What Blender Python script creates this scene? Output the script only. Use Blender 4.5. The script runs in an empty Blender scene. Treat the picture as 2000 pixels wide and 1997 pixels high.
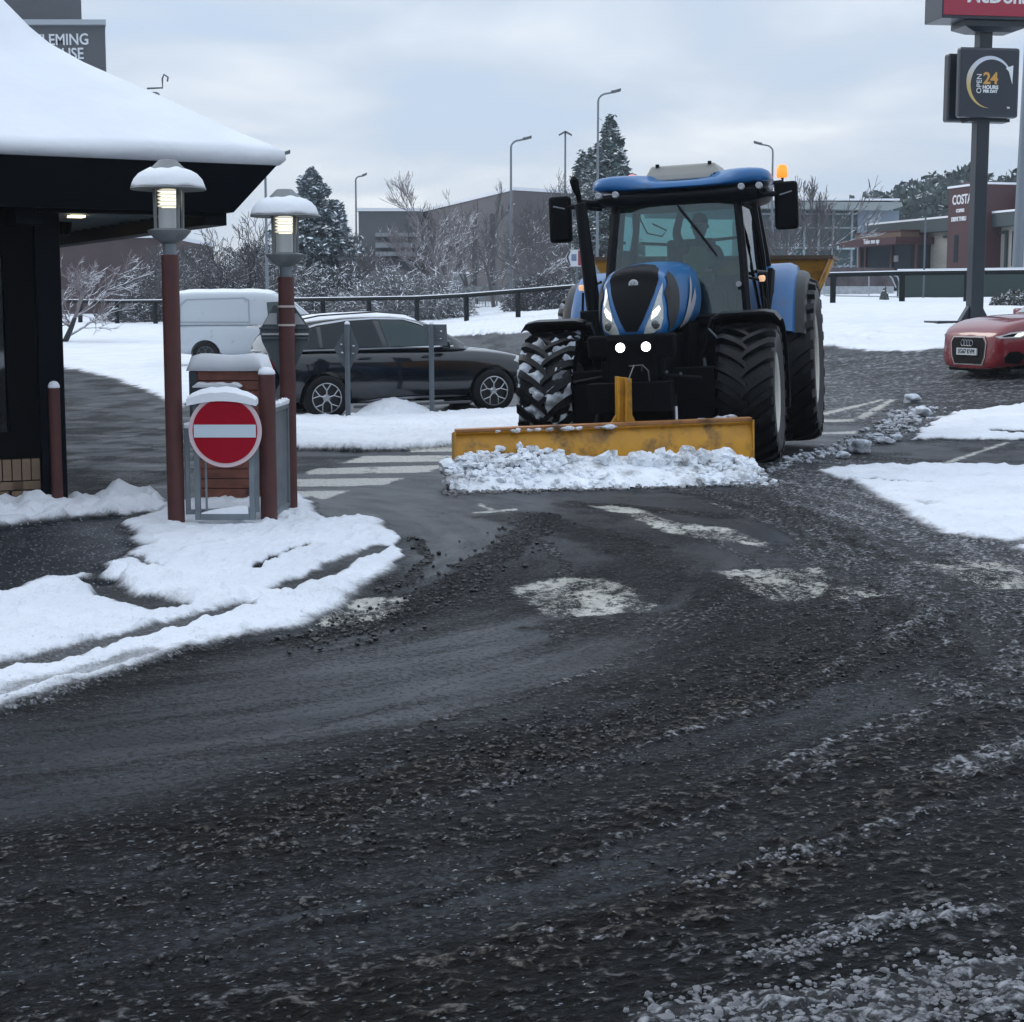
import bpy, bmesh, math, random
import numpy as np
from mathutils import Vector, Matrix
from mathutils.bvhtree import BVHTree
from math import sin, cos, pi, radians as R
random.seed(7); rng = np.random.default_rng(7)
S = bpy.context.scene
C = S.collection

# ------------------------------------------------------------------ camera, sky, sun, exposure
FPX, CH = 3262.0, 1.6                      # focal length in photo pixels (2000 wide), eye height
PIT = math.atan(398.5 / FPX)
cam = bpy.data.cameras.new('camera'); cam.sensor_width = 36; cam.lens = FPX / 2000 * 36
cam.clip_end = 3000; cam.clip_start = 0.05
co = bpy.data.objects.new('camera', cam); C.objects.link(co)
co.location = (0, 0, CH); co.rotation_euler = (pi / 2 - PIT, 0, 0)
S.camera = co
W = bpy.data.worlds.new('World'); S.world = W; W.use_nodes = True
SUN_EL, SUN_ROT = R(28), R(-60)
def build_world():
    nt = W.node_tree; N = nt.nodes; L = nt.links; N.clear()
    out = N.new('ShaderNodeOutputWorld'); bg = N.new('ShaderNodeBackground'); bg2 = N.new('ShaderNodeBackground')
    sky = N.new('ShaderNodeTexSky'); sky.sky_type = 'NISHITA'; sky.sun_disc = False
    sky.sun_elevation = SUN_EL; sky.sun_rotation = SUN_ROT
    bg.inputs[1].default_value = 0.07
    L.new(sky.outputs[0], bg.inputs[0])
    tc = N.new('ShaderNodeTexCoord'); sep = N.new('ShaderNodeSeparateXYZ'); L.new(tc.outputs['Generated'], sep.inputs[0])
    ad = N.new('ShaderNodeMath'); ad.operation = 'ADD'; ad.inputs[1].default_value = 0.16; L.new(sep.outputs[2], ad.inputs[0])
    mx = N.new('ShaderNodeMath'); mx.operation = 'MAXIMUM'; mx.inputs[1].default_value = 0.05; L.new(ad.outputs[0], mx.inputs[0])
    dx = N.new('ShaderNodeMath'); dx.operation = 'DIVIDE'; L.new(sep.outputs[0], dx.inputs[0]); L.new(mx.outputs[0], dx.inputs[1])
    dy = N.new('ShaderNodeMath'); dy.operation = 'DIVIDE'; L.new(sep.outputs[1], dy.inputs[0]); L.new(mx.outputs[0], dy.inputs[1])
    cb = N.new('ShaderNodeCombineXYZ'); L.new(dx.outputs[0], cb.inputs[0]); L.new(dy.outputs[0], cb.inputs[1])
    n1 = N.new('ShaderNodeTexNoise'); n1.inputs['Scale'].default_value = 1.5; n1.inputs['Detail'].default_value = 5
    n1.inputs['Roughness'].default_value = .5; n1.inputs['Distortion'].default_value = .4
    L.new(cb.outputs[0], n1.inputs['Vector'])
    cr = N.new('ShaderNodeValToRGB'); L.new(n1.outputs['Fac'], cr.inputs[0])
    e = cr.color_ramp.elements; e[0].position = .36; e[0].color = (.42, .53, .69, 1)
    e[1].position = .66; e[1].color = (.80, .83, .86, 1)
    m = e.new(.46); m.color = (.50, .575, .68, 1)
    m = e.new(.56); m.color = (.62, .68, .76, 1)
    # zenith a little bluer/brighter, horizon pale
    gr = N.new('ShaderNodeValToRGB'); L.new(sep.outputs[2], gr.inputs[0])
    g = gr.color_ramp.elements; g[0].position = 0; g[0].color = (.66, .68, .715, 1); g[1].position = .22; g[1].color = (.52, .64, .80, 1)
    q = g.new(.9); q.color = (.78, .85, .96, 1)
    mix = N.new('ShaderNodeMix'); mix.data_type = 'RGBA'; mix.inputs[0].default_value = .72
    L.new(gr.outputs[0], mix.inputs[6]); L.new(cr.outputs[0], mix.inputs[7])
    L.new(mix.outputs[2], bg2.inputs[0]); zs = N.new('ShaderNodeMapRange'); zs.interpolation_type = 'SMOOTHSTEP'
    for i_, v_ in enumerate((.20, .62, 1.06, 1.62)): zs.inputs[i_ + 1].default_value = v_
    L.new(sep.outputs[2], zs.inputs[0]); L.new(zs.outputs[0], bg2.inputs[1])
    ms = N.new('ShaderNodeMixShader'); ms.inputs[0].default_value = .88
    L.new(bg.outputs[0], ms.inputs[1]); L.new(bg2.outputs[0], ms.inputs[2]); L.new(ms.outputs[0], out.inputs[0])
build_world()
sun = bpy.data.lights.new('sun', 'SUN'); sun.energy = 0.75; sun.angle = R(25); sun.color = (1, .95, .88)
so = bpy.data.objects.new('sun', sun); C.objects.link(so)
sd = Vector((sin(-SUN_ROT) * cos(SUN_EL) * -1, cos(SUN_ROT) * cos(SUN_EL), sin(SUN_EL)))
so.rotation_euler = sd.to_track_quat('Z', 'Y').to_euler()
S.view_settings.view_transform = 'Standard'; S.view_settings.look = 'None'
S.view_settings.exposure = 0.32; S.view_settings.gamma = 1
S.cycles.max_bounces = 6; S.cycles.transparent_max_bounces = 12
S.cycles.sample_clamp_indirect = 4

# ------------------------------------------------------------------ projection helpers (planning aids: pixel -> real place)
_sp, _cp = sin(PIT), cos(PIT)
def ray(u, v):
    a = (u - 1000) / FPX; b = -(v - 998.5) / FPX
    return (a, _cp + b * _sp, -_sp + b * _cp)
def PY(u, v, Y):
    r = ray(u, v); t = Y / r[1]
    return Vector((r[0] * t, Y, CH + r[2] * t))
# terrain table: flat forecourt, rising to the back and to the right
TX_ = np.array([-60, -18, -3, 2, 8, 14, 60.])
TYs = np.array([-20, 16, 20, 26, 32, 39, 50, 62, 80, 120, 420.])
TZ = np.array([[0, 0, 0, 0, 0, 0, 0], [0, 0, 0, 0, 0, 0, 0], [0, 0, -.04, 0, .08, .16, .3], [-.1, -.1, -.1, .04, .48, .6, .9],
               [0, 0, 0, .2, .83, 1.0, 1.3], [0, 0, .1, .45, 1.13, 1.28, 1.6], [.1, .1, .4, .85, 1.4, 1.55, 2],
               [.4, .4, .8, 1.25, 1.65, 1.8, 2.4], [.8, .85, 1.2, 1.6, 2, 2.2, 3], [1.4, 1.5, 1.9, 2.3, 2.8, 3, 4], [5, 5, 5, 5, 6, 6, 7]])
def tz(x, y):
    x = np.asarray(x, float); y = np.asarray(y, float)
    i = np.clip(np.searchsorted(TX_, x) - 1, 0, len(TX_) - 2); j = np.clip(np.searchsorted(TYs, y) - 1, 0, len(TYs) - 2)
    fx = np.clip((x - TX_[i]) / (TX_[i + 1] - TX_[i]), 0, 1); fy = np.clip((y - TYs[j]) / (TYs[j + 1] - TYs[j]), 0, 1)
    return (TZ[j, i] * (1 - fx) + TZ[j, i + 1] * fx) * (1 - fy) + (TZ[j + 1, i] * (1 - fx) + TZ[j + 1, i + 1] * fx) * fy
def tzf(x, y): return float(tz(x, y))
def G(u, v):
    r = ray(u, v); lo = None
    for k in range(1, 4000):
        Y = 1.5 * 1.004 ** k
        if Y > 400: break
        t = Y / r[1]; x = r[0] * t; z = CH + r[2] * t
        if z <= tzf(x, Y):
            return (x, Y)
    return (x, Y)

# ------------------------------------------------------------------ numpy noise
_perm = np.random.default_rng(3).permutation(512).astype(np.int64); _perm = np.concatenate([_perm, _perm])
_ang = np.random.default_rng(4).random(1024) * 2 * pi
_gx, _gy = np.cos(_ang), np.sin(_ang)
def pn(x, y, s=0):
    xi = np.floor(x).astype(np.int64); yi = np.floor(y).astype(np.int64); xf = x - xi; yf = y - yi
    def g(a, b):
        h = _perm[(_perm[(xi + a + s * 17) & 511] + yi + b) & 511]
        return _gx[h] * (xf - a) + _gy[h] * (yf - b)
    u = xf * xf * xf * (xf * (xf * 6 - 15) + 10); v = yf * yf * yf * (yf * (yf * 6 - 15) + 10)
    a = g(0, 0) * (1 - u) + g(1, 0) * u; b = g(0, 1) * (1 - u) + g(1, 1) * u
    return (a * (1 - v) + b * v) * 1.5
def fbm(x, y, o=4, s=0, gain=.5):
    r = 0; a = 1; t = 0
    for k in range(o):
        r = r + a * pn(x, y, s + k); t += a; a *= gain; x = x * 2.03 + 11.3; y = y * 2.03 - 5.1
    return r / t
def ss(a, b, x): t = np.clip((x - a) / (b - a), 0, 1); return t * t * (3 - 2 * t)

# ------------------------------------------------------------------ materials
MATS = {}
def mat(name, col, rough=.5, metal=0, var=0, vscale=6, bump=0, bscale=30, snow=0, emit=None, estr=0, spec=.5, coat=0, dirt=0, dcol=(.12, .11, .10), trans=0):
    if name in MATS: return MATS[name]
    m = bpy.data.materials.new(name); m.use_nodes = True; MATS[name] = m
    nt = m.node_tree; N = nt.nodes; L = nt.links; b = N['Principled BSDF']
    b.inputs['Base Color'].default_value = (*col, 1); b.inputs['Roughness'].default_value = rough; b.inputs['Metallic'].default_value = metal
    b.inputs['Specular IOR Level'].default_value = spec; b.inputs['Coat Weight'].default_value = coat
    if trans: b.inputs['Transmission Weight'].default_value = trans
    tc = N.new('ShaderNodeTexCoord'); src = None
    if var:
        n = N.new('ShaderNodeTexNoise'); n.inputs['Scale'].default_value = vscale; n.inputs['Detail'].default_value = 6; L.new(tc.outputs['Object'], n.inputs['Vector'])
        r = N.new('ShaderNodeMapRange'); r.inputs[1].default_value = .3; r.inputs[2].default_value = .7; r.inputs[3].default_value = 1 - var; r.inputs[4].default_value = 1 + var
        L.new(n.outputs['Fac'], r.inputs[0])
        mu = N.new('ShaderNodeVectorMath'); mu.operation = 'SCALE'; mu.inputs[0].default_value = col; L.new(r.outputs[0], mu.inputs['Scale']); src = mu.outputs[0]
    if dirt:
        n = N.new('ShaderNodeTexNoise'); n.inputs['Scale'].default_value = 3.5; n.inputs['Detail'].default_value = 9; n.inputs['Roughness'].default_value = .68; L.new(tc.outputs['Object'], n.inputs['Vector'])
        r = N.new('ShaderNodeMapRange'); r.inputs[1].default_value = .62 - dirt * .25; r.inputs[2].default_value = .72 - dirt * .1; L.new(n.outputs['Fac'], r.inputs[0])
        mx = N.new('ShaderNodeMix'); mx.data_type = 'RGBA'; L.new(r.outputs[0], mx.inputs[0])
        if src: L.new(src, mx.inputs[6])
        else: mx.inputs[6].default_value = (*col, 1)
        mx.inputs[7].default_value = (*dcol, 1); src = mx.outputs[2]
    if snow:
        ge = N.new('ShaderNodeNewGeometry'); sx = N.new('ShaderNodeSeparateXYZ'); L.new(ge.outputs['Normal'], sx.inputs[0])
        n = N.new('ShaderNodeTexNoise'); n.inputs['Scale'].default_value = 5; n.inputs['Detail'].default_value = 4; L.new(tc.outputs['Object'], n.inputs['Vector'])
        ad = N.new('ShaderNodeMath'); ad.operation = 'MULTIPLY_ADD'; ad.inputs[1].default_value = 1.6; L.new(n.outputs['Fac'], ad.inputs[0]); L.new(sx.outputs[2], ad.inputs[2])
        r = N.new('ShaderNodeMapRange'); r.inputs[1].default_value = 1.75 - snow; r.inputs[2].default_value = 2.0 - snow; L.new(ad.outputs[0], r.inputs[0])
        mx = N.new('ShaderNodeMix'); mx.data_type = 'RGBA'; L.new(r.outputs[0], mx.inputs[0])
        if src: L.new(src, mx.inputs[6])
        else: mx.inputs[6].default_value = (*col, 1)
        mx.inputs[7].default_value = (.78, .82, .88, 1); src = mx.outputs[2]
    if src: L.new(src, b.inputs['Base Color'])
    if bump:
        n = N.new('ShaderNodeTexNoise'); n.inputs['Scale'].default_value = bscale; n.inputs['Detail'].default_value = 5; L.new(tc.outputs['Object'], n.inputs['Vector'])
        bp = N.new('ShaderNodeBump'); bp.inputs['Strength'].default_value = bump; bp.inputs['Distance'].default_value = .02; L.new(n.outputs['Fac'], bp.inputs['Height']); L.new(bp.outputs[0], b.inputs['Normal'])
    if emit: b.inputs['Emission Color'].default_value = (*emit, 1); b.inputs['Emission Strength'].default_value = estr
    return m
def glass_mat(name, tint, refl=.12, rough=.03):
    if name in MATS: return MATS[name]
    m = bpy.data.materials.new(name); m.use_nodes = True; MATS[name] = m
    N = m.node_tree.nodes; L = m.node_tree.links; N.clear()
    o = N.new('ShaderNodeOutputMaterial'); t = N.new('ShaderNodeBsdfTransparent'); t.inputs[0].default_value = (*tint, 1)
    g = N.new('ShaderNodeBsdfGlossy'); g.inputs['Roughness'].default_value = rough; g.inputs[0].default_value = (.9, .95, 1, 1)
    f = N.new('ShaderNodeFresnel'); f.inputs[0].default_value = 1.45; a = N.new('ShaderNodeMath'); a.operation = 'ADD'; a.inputs[1].default_value = refl; L.new(f.outputs[0], a.inputs[0])
    mx = N.new('ShaderNodeMixShader'); L.new(a.outputs[0], mx.inputs[0]); L.new(t.outputs[0], mx.inputs[1]); L.new(g.outputs[0], mx.inputs[2]); L.new(mx.outputs[0], o.inputs[0])
    return m
def snow_mat():
    m = mat('snow', (.80, .825, .87), .75, bump=.35, bscale=9, var=.04, vscale=2, spec=.3)
    return m
SNOW = snow_mat()
BLACK = mat('black_plastic', (.0012, .0016, .0026), .6, spec=.08, bump=.1)
RUBBER = mat('rubber', (.0025, .003, .004), .4, spec=.22, var=.4, bump=.35, bscale=40, dirt=.2, dcol=(.02, .02, .022))
BLUE = mat('blue_paint', (.0005, .105, .30), .36, coat=.25, dirt=.16, dcol=(.04, .07, .10))
YEL = mat('plough_yellow', (.52, .25, .012), .5, var=.12, bump=.2, bscale=15, dirt=.5, dcol=(.10, .05, .018))
GALV = mat('galvanised_steel', (.19, .22, .24), .45, metal=.5, var=.15, bump=.1)
POSTB = mat('brown_post_paint', (.075, .022, .02), .5, var=.15, bump=.15, dirt=.12, dcol=(.05, .03, .025))
GREYM = mat('grey_metal', (.10, .12, .14), .45, metal=.3, var=.1)
WHITEL = mat('white_lettering', (.75, .78, .8), .5)
RIMW = mat('cream_rim', (.50, .50, .45), .5, dirt=.3, dcol=(.2, .19, .17))
CHROME = mat('chrome', (.42, .44, .47), .3, metal=.8)
NAVY = mat('navy_cladding', (.0008, .0030, .0062), .5, spec=.12, bump=.05)

# ------------------------------------------------------------------ mesh builder
class MB:
    def __init__(s): s.v = []; s.f = []
    def add(s, vs, fs):
        n = len(s.v); s.v += [tuple(p) for p in vs]; s.f += [tuple(i + n for i in f) for f in fs]; return s
    def box(s, c, d, rz=0, rx=0, ry=0, M=None):
        m = M or (Matrix.Translation(c) @ Matrix.Rotation(rz, 4, 'Z') @ Matrix.Rotation(ry, 4, 'Y') @ Matrix.Rotation(rx, 4, 'X'))
        x, y, z = d[0] / 2, d[1] / 2, d[2] / 2
        vs = [m @ Vector(p) for p in ((-x, -y, -z), (x, -y, -z), (x, y, -z), (-x, y, -z), (-x, -y, z), (x, -y, z), (x, y, z), (-x, y, z))]
        return s.add(vs, [(0, 3, 2, 1), (4, 5, 6, 7), (0, 1, 5, 4), (1, 2, 6, 5), (2, 3, 7, 6), (3, 0, 4, 7)])
    def bx(s, x0, x1, y0, y1, z0, z1): return s.box(((x0 + x1) / 2, (y0 + y1) / 2, (z0 + z1) / 2), (x1 - x0, y1 - y0, z1 - z0))
    def tube(s, pts, r, n=8, cap=True):
        pts = [Vector(p) for p in pts]; k = len(pts)
        rs = r if isinstance(r, (list, tuple)) else [r] * k
        d0 = (pts[1] - pts[0]).normalized(); up = Vector((0, 0, 1)) if abs(d0.z) < .9 else Vector((1, 0, 0))
        a = d0.cross(up).normalized(); vs = []
        for i, p in enumerate(pts):
            d = (pts[min(i + 1, k - 1)] - pts[max(i - 1, 0)]).normalized()
            a = (a - d * a.dot(d)).normalized(); b = d.cross(a)
            for j in range(n):
                t = 2 * pi * j / n; vs.append(p + (a * cos(t) + b * sin(t)) * rs[i])
        fs = [(i * n + j, i * n + (j + 1) % n, (i + 1) * n + (j + 1) % n, (i + 1) * n + j) for i in range(k - 1) for j in range(n)]
        if cap: fs += [tuple(range(n - 1, -1, -1)), tuple(range((k - 1) * n, k * n))]
        return s.add(vs, fs)
    def lathe(s, prof, n=24, c=(0, 0, 0), axis='Z', cap=True):
        vs = []
        for r, z in prof:
            for j in range(n):
                t = 2 * pi * j / n
                p = (r * cos(t), r * sin(t), z) if axis == 'Z' else ((z, r * cos(t), r * sin(t)) if axis == 'X' else (r * cos(t), z, r * sin(t)))
                vs.append((p[0] + c[0], p[1] + c[1], p[2] + c[2]))
        k = len(prof)
        fs = [(i * n + j, i * n + (j + 1) % n, (i + 1) * n + (j + 1) % n, (i + 1) * n + j) for i in range(k - 1) for j in range(n)]
        if cap: fs += [tuple(range(n)), tuple(range((k - 1) * n, k * n))]
        return s.add(vs, fs)
    def prism(s, poly, a, b):   # poly of 3D points, extruded from +a to +b (vectors)
        n = len(poly); a = Vector(a); b = Vector(b)
        vs = [Vector(p) + a for p in poly] + [Vector(p) + b for p in poly]
        return s.add(vs, [tuple(range(n - 1, -1, -1)), tuple(range(n, 2 * n))] + [(i, (i + 1) % n, n + (i + 1) % n, n + i) for i in range(n)])
    def loft(s, rings, closed=True, cap=True):
        n = len(rings[0]); vs = [p for r in rings for p in r]; m = n if closed else n - 1
        fs = [(i * n + j, i * n + (j + 1) % n, (i + 1) * n + (j + 1) % n, (i + 1) * n + j) for i in range(len(rings) - 1) for j in range(m)]
        if cap and closed: fs += [tuple(range(n - 1, -1, -1)), tuple(range((len(rings) - 1) * n, len(rings) * n))]
        return s.add(vs, fs)
    def build(s, name, m, parent=None, smooth=False, bevel=0, subs=0, loc=None, fix=True):
        me = bpy.data.meshes.new(name); me.from_pydata(s.v, [], s.f); me.update()
        if fix:
            b = bmesh.new(); b.from_mesh(me); bmesh.ops.recalc_face_normals(b, faces=b.faces); b.to_mesh(me); b.free()
        me.materials.append(m)
        if smooth:
            me.polygons.foreach_set('use_smooth', [True] * len(me.polygons))
            if smooth != 'all':
                try: me.set_sharp_from_angle(angle=R(38))
                except Exception: pass
        o = bpy.data.objects.new(name, me); C.objects.link(o)
        if parent: o.parent = parent
        if loc: o.location = loc
        if subs:
            q = o.modifiers.new('s', 'SUBSURF'); q.levels = q.render_levels = subs
        if bevel:
            q = o.modifiers.new('b', 'BEVEL'); q.width = bevel; q.segments = 2; q.limit_method = 'ANGLE'; q.angle_limit = R(40)
            q.harden_normals = False
        return o
def tag(o, label=None, cat=None, group=None, kind=None):
    if label: o['label'] = label
    if cat: o['category'] = cat
    if group: o['group'] = group
    if kind: o['kind'] = kind
    return o
def empty(name, loc=(0, 0, 0), rz=0, **k):
    o = bpy.data.objects.new(name, None); C.objects.link(o); o.location = loc; o.rotation_euler = (0, 0, rz); o.empty_display_size = .1
    return tag(o, **k)
def children(o): return [c for c in bpy.data.objects if c.parent == o]
def copy_tree(o, parent=None):
    c = o.copy(); C.objects.link(c); c.parent = parent
    for k in ['label', 'group']:
        pass
    for ch in children(o): copy_tree(ch, c)
    return c
def text_mb(body, size, depth=.01, align='CENTER', bold=0, sx=1, bend=None):
    cu = bpy.data.curves.new('t', 'FONT'); cu.body = body; cu.size = size; cu.extrude = depth / 2; cu.offset = bold; cu.align_x = align; cu.align_y = 'CENTER'; cu.resolution_u = 3
    o = bpy.data.objects.new('t', cu); C.objects.link(o); bpy.context.view_layer.update()
    me = o.evaluated_get(bpy.context.evaluated_depsgraph_get()).to_mesh()
    vs = [(v.co.x * sx, v.co.y, v.co.z) for v in me.vertices]; fs = [tuple(p.vertices) for p in me.polygons]
    m = MB(); m.add(vs, fs)
    bpy.data.objects.remove(o); bpy.data.curves.remove(cu)
    return m
def xf(m, M): m.v = [tuple(M @ Vector(p)) for p in m.v]; return m
def apply_mods(o):
    me = bpy.data.meshes.new_from_object(o.evaluated_get(bpy.context.evaluated_depsgraph_get()))
    o.modifiers.clear(); old = o.data; o.data = me; me.name = o.name
    return o
def bvh_of(o):
    me = o.data
    return BVHTree.FromPolygons([v.co for v in me.vertices], [tuple(p.vertices) for p in me.polygons])
def patch(name, poly, axis, sgn, bvh, m, parent, off=.004, cuts=3, thick=0, maxhit=None):
    """2D polygon draped on a surface; axis 'x': poly in (y,z) cast along x; 'y': poly in (x,z). sgn: side the ray comes from."""
    b = bmesh.new(); vs = [b.verts.new((p[0], p[1], 0)) for p in poly]; b.faces.new(vs)
    bmesh.ops.triangulate(b, faces=b.faces)
    for _ in range(cuts):
        L = [e for e in b.edges if e.calc_length() > .06]
        if not L: break
        bmesh.ops.subdivide_edges(b, edges=L, cuts=1, use_grid_fill=True); bmesh.ops.triangulate(b, faces=b.faces)
    bad = []
    for v in b.verts:
        p, q = v.co.x, v.co.y
        if axis == 'x': o = Vector((sgn * 10, p, q)); d = Vector((-sgn, 0, 0))
        else: o = Vector((p, sgn * 10, q)); d = Vector((0, -sgn, 0))
        h = bvh.ray_cast(o, d)
        if h[0] is None: bad.append(v); continue
        nn = h[1] if h[1].dot(d) < 0 else -h[1]
        v.co = h[0] - d * off * .5 + nn * off
    bmesh.ops.delete(b, geom=bad, context='VERTS')
    me = bpy.data.meshes.new(name); b.to_mesh(me); b.free(); me.materials.append(m)
    me.polygons.foreach_set('use_smooth', [True] * len(me.polygons))
    o = bpy.data.objects.new(name, me); C.objects.link(o); o.parent = parent
    if thick:
        q = o.modifiers.new('t', 'SOLIDIFY'); q.thickness = thick; q.offset = 1
    return o
def ico_lumps(items, sub=2, seed=0, rough=.35):
    """items: (x,y,z,r,squash). deformed lumps merged in one mesh"""
    b = bmesh.new(); bmesh.ops.create_icosphere(b, subdivisions=sub, radius=1)
    V = np.array([v.co[:] for v in b.verts]); Fc = np.array([[v.index for v in f.verts] for f in b.faces]); b.free()
    rg = np.random.default_rng(seed); vs = []; fs = []; n = 0
    for (x, y, z, r, sq) in items:
        d = V.copy(); k = rg.normal(size=(5, 3)) * 1.6; ph = rg.random(5) * 6
        a = sum(np.sin(V @ k[i] * (1 + i * .6) + ph[i]) / (1 + i * .5) for i in range(5))
        d = d * (1 + rough * .45 * a)[:, None] * (1 + rough * .25 * (rg.random(len(V)) - .5))[:, None]
        th = rg.random() * 6.28; c_, s_ = cos(th), sin(th)
        d = d * np.array([r * (.8 + .5 * rg.random()), r * (.7 + .4 * rg.random()), r * sq])
        d = np.stack([d[:, 0] * c_ - d[:, 1] * s_, d[:, 0] * s_ + d[:, 1] * c_, d[:, 2]], 1) + np.array([x, y, z])
        vs.append(d); fs.append(Fc + n); n += len(V)
    m = MB(); m.v = [tuple(p) for p in np.concatenate(vs)]; m.f = [tuple(int(i) for i in q) for q in np.concatenate(fs)]
    return m

# ------------------------------------------------------------------ ground: one height field, split into road / snow / pavement
def poly_sd(px, py, poly):
    """signed distance (positive inside)"""
    P = np.array(poly); n = len(P); x0, y0 = P.min(0) - 1.0; x1, y1 = P.max(0) + 1.0
    out = np.full(px.shape, -1.0); m = (px > x0) & (px < x1) & (py > y0) & (py < y1)
    X, Y = px[m], py[m]
    if len(X) == 0: return out
    ins = np.zeros(len(X), bool); d = np.full(len(X), 1e9)
    for i in range(n):
        ax, ay = P[i]; bx, by = P[(i + 1) % n]
        dx, dy = bx - ax, by - ay
        t = np.clip(((X - ax) * dx + (Y - ay) * dy) / (dx * dx + dy * dy + 1e-12), 0, 1)
        d = np.minimum(d, np.hypot(X - ax - t * dx, Y - ay - t * dy))
        c = ((ay > Y) != (by > Y)) & (X < (bx - ax) * (Y - ay) / ((by - ay) if by != ay else 1e-9) + ax)
        ins ^= c
    out[m] = np.where(ins, d, -d)
    return out
def line_d(px, py, pts, w):
    """0..1 closeness to a polyline of half-width w (world metres); also returns nothing else"""
    P = np.array(pts); x0, y0 = P.min(0) - w * 3; x1, y1 = P.max(0) + w * 3
    out = np.full(px.shape, 9.0); m = (px > x0) & (px < x1) & (py > y0) & (py < y1)
    X, Y = px[m], py[m]; d = np.full(len(X), 9.0)
    for i in range(len(P) - 1):
        ax, ay = P[i]; bx, by = P[i + 1]; dx, dy = bx - ax, by - ay
        t = np.clip(((X - ax) * dx + (Y - ay) * dy) / (dx * dx + dy * dy + 1e-12), 0, 1)
        d = np.minimum(d, np.hypot(X - ax - t * dx, Y - ay - t * dy))
    out[m] = d / w
    return out
def GP(L): return [G(u, v) for u, v in L]

def ground():
    xs = [0.0]
    while xs[-1] < 220:
        x = xs[-1]; xs.append(x + (.012 if x < 1.9 else (.012 + .011 * (x - 1.9) if x < 11 else .11 + .09 * (x - 11))))
    xs = np.array(xs); xs = np.concatenate([-xs[:0:-1], xs])
    ys = [3.3]
    while ys[-1] < 420:
        y = ys[-1]; ys.append(y + (.011 if y < 4.6 else (.011 + .0039 * (y - 4.6) if y < 32 else .118 + .08 * (y - 32))))
    ys = np.concatenate([np.linspace(-12, 3.2, 14), np.array(ys)])
    X, Y = np.meshgrid(xs, ys); sh = X.shape; x = X.ravel(); y = Y.ravel()
    Z = tz(x, y)
    # ragged warp for outlines
    wa = np.clip(.012 * y, .05, .5)
    wx = x + wa * (.5 * fbm(x * 2.2, y * 2.2, 3, 5) + .22 * fbm(x * 9, y * 9, 3, 8)); wy = y + wa * (.9 * fbm(x * 2.2 + 40, y * 2.2, 3, 6) + .5 * fbm(x * 9 + 9, y * 9, 3, 9))
    snow = np.zeros(len(x)); cls = np.zeros(len(x), int)
    def poly(L, soft=.07): return ss(-soft, soft, poly_sd(wx, wy, GP(L) if isinstance(L[0][0], int) else L))
    isl = [(-300, 1180), (0, 1167), (88, 1136), (172, 1132), (186, 1155), (205, 1141), (205, 1104), (242, 1097), (258, 1085), (284, 1073), (254, 1062), (277, 1050), (236, 1027), (289, 1010), (326, 992), (420, 975), (600, 975), (617, 1012), (640, 1020), (700, 1014), (745, 1022), (755, 1040), (790, 1062), (796, 1092), (770, 1120), (700, 1155), (690, 1168), (660, 1200), (582, 1232), (512, 1239), (450, 1253), (363, 1275), (280, 1304), (140, 1345), (0, 1388), (-300, 1490)]
    s_isl = poly(isl, .11)
    s_wall = poly([(-300, 950), (0, 960), (110, 962), (128, 985), (310, 978), (330, 998), (248, 1012), (124, 1018), (0, 1036), (-300, 1050)], .09)
    s_mid = poly([(470, 800), (574, 806), (628, 820), (678, 823), (708, 816), (760, 808), (806, 808), (851, 816), (993, 806), (1120, 800), (1120, 862), (1010, 870), (900, 876), (794, 882), (719, 884), (628, 882), (560, 880), (470, 884)], .08)
    s_r7 = poly([(1593, 926), (1620, 917), (1700, 914), (1835, 913), (2000, 915), (2400, 918), (2400, 1200), (2000, 1085), (1928, 1061), (1835, 1049), (1788, 1024), (1742, 990), (1680, 952)], .12)
    s_r6 = poly([(1775, 862), (1824, 826), (1863, 812), (1941, 799), (2050, 786), (2300, 770), (2300, 862), (2000, 863)], .08)
    far = GP([(-700, 705), (-200, 712), (100, 716), (155, 725), (217, 739), (317, 780), (350, 800), (420, 760), (520, 705), (800, 662), (1000, 652), (1200, 650), (1450, 660), (1598, 675), (1700, 688), (1800, 688), (1860, 682), (2100, 690), (2600, 700)])
    far = [(-210.0, far[0][1])] + far + [(210.0, far[-1][1]), (210.0, 415.0), (-210.0, 415.0)]
    s_far = poly([tuple(p) for p in far], .25)
    snow = np.maximum.reduce([s_isl, s_wall, s_mid, s_r7, s_r6, s_far])
    # dark grooves cut through the snow
    gro = 0
    for L, w, k in [([(-60, 1330), (0, 1313), (93, 1298), (210, 1262), (326, 1236), (419, 1208), (470, 1200)], .08, .62), ([(550, 1160), (652, 1118), (727, 1082), (752, 1074)], .075, .68),
                    ([(186, 1150), (230, 1180), (290, 1183), (320, 1192)], .10, .7), ([(175, 1140), (215, 1150)], .05, 1), ([(-60, 1385), (0, 1363), (140, 1325), (300, 1280)], .06, .45),
                    ([(785, 1046), (800, 1080), (790, 1105)], .05, .7), ([(500, 1118), (540, 1098), (596, 1070)], .022, 1.1), ([(258, 1093), (310, 1120)], .03, .6)]:
        gro = np.maximum(gro, k * (1 - ss(.4, 1.0, line_d(wx, wy, GP(L), w * 1.6))))
    kerbcut = 1 - ss(.6, 1.0, line_d(x + .02 * pn(x * 20, y * 20, 3), y, GP([(1950, 846), (2050, 850)]), .14))
    kerb2 = 1 - ss(.5, 1.0, line_d(wx, wy, GP([(1672, 941), (1700, 944)]), .09)); kerb3 = 1 - ss(.5, 1.0, line_d(wx, wy, GP([(1730, 946), (1790, 950), (1840, 952)]), .07))
    gro = np.maximum.reduce([gro, kerbcut, kerb2, kerb3])
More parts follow.
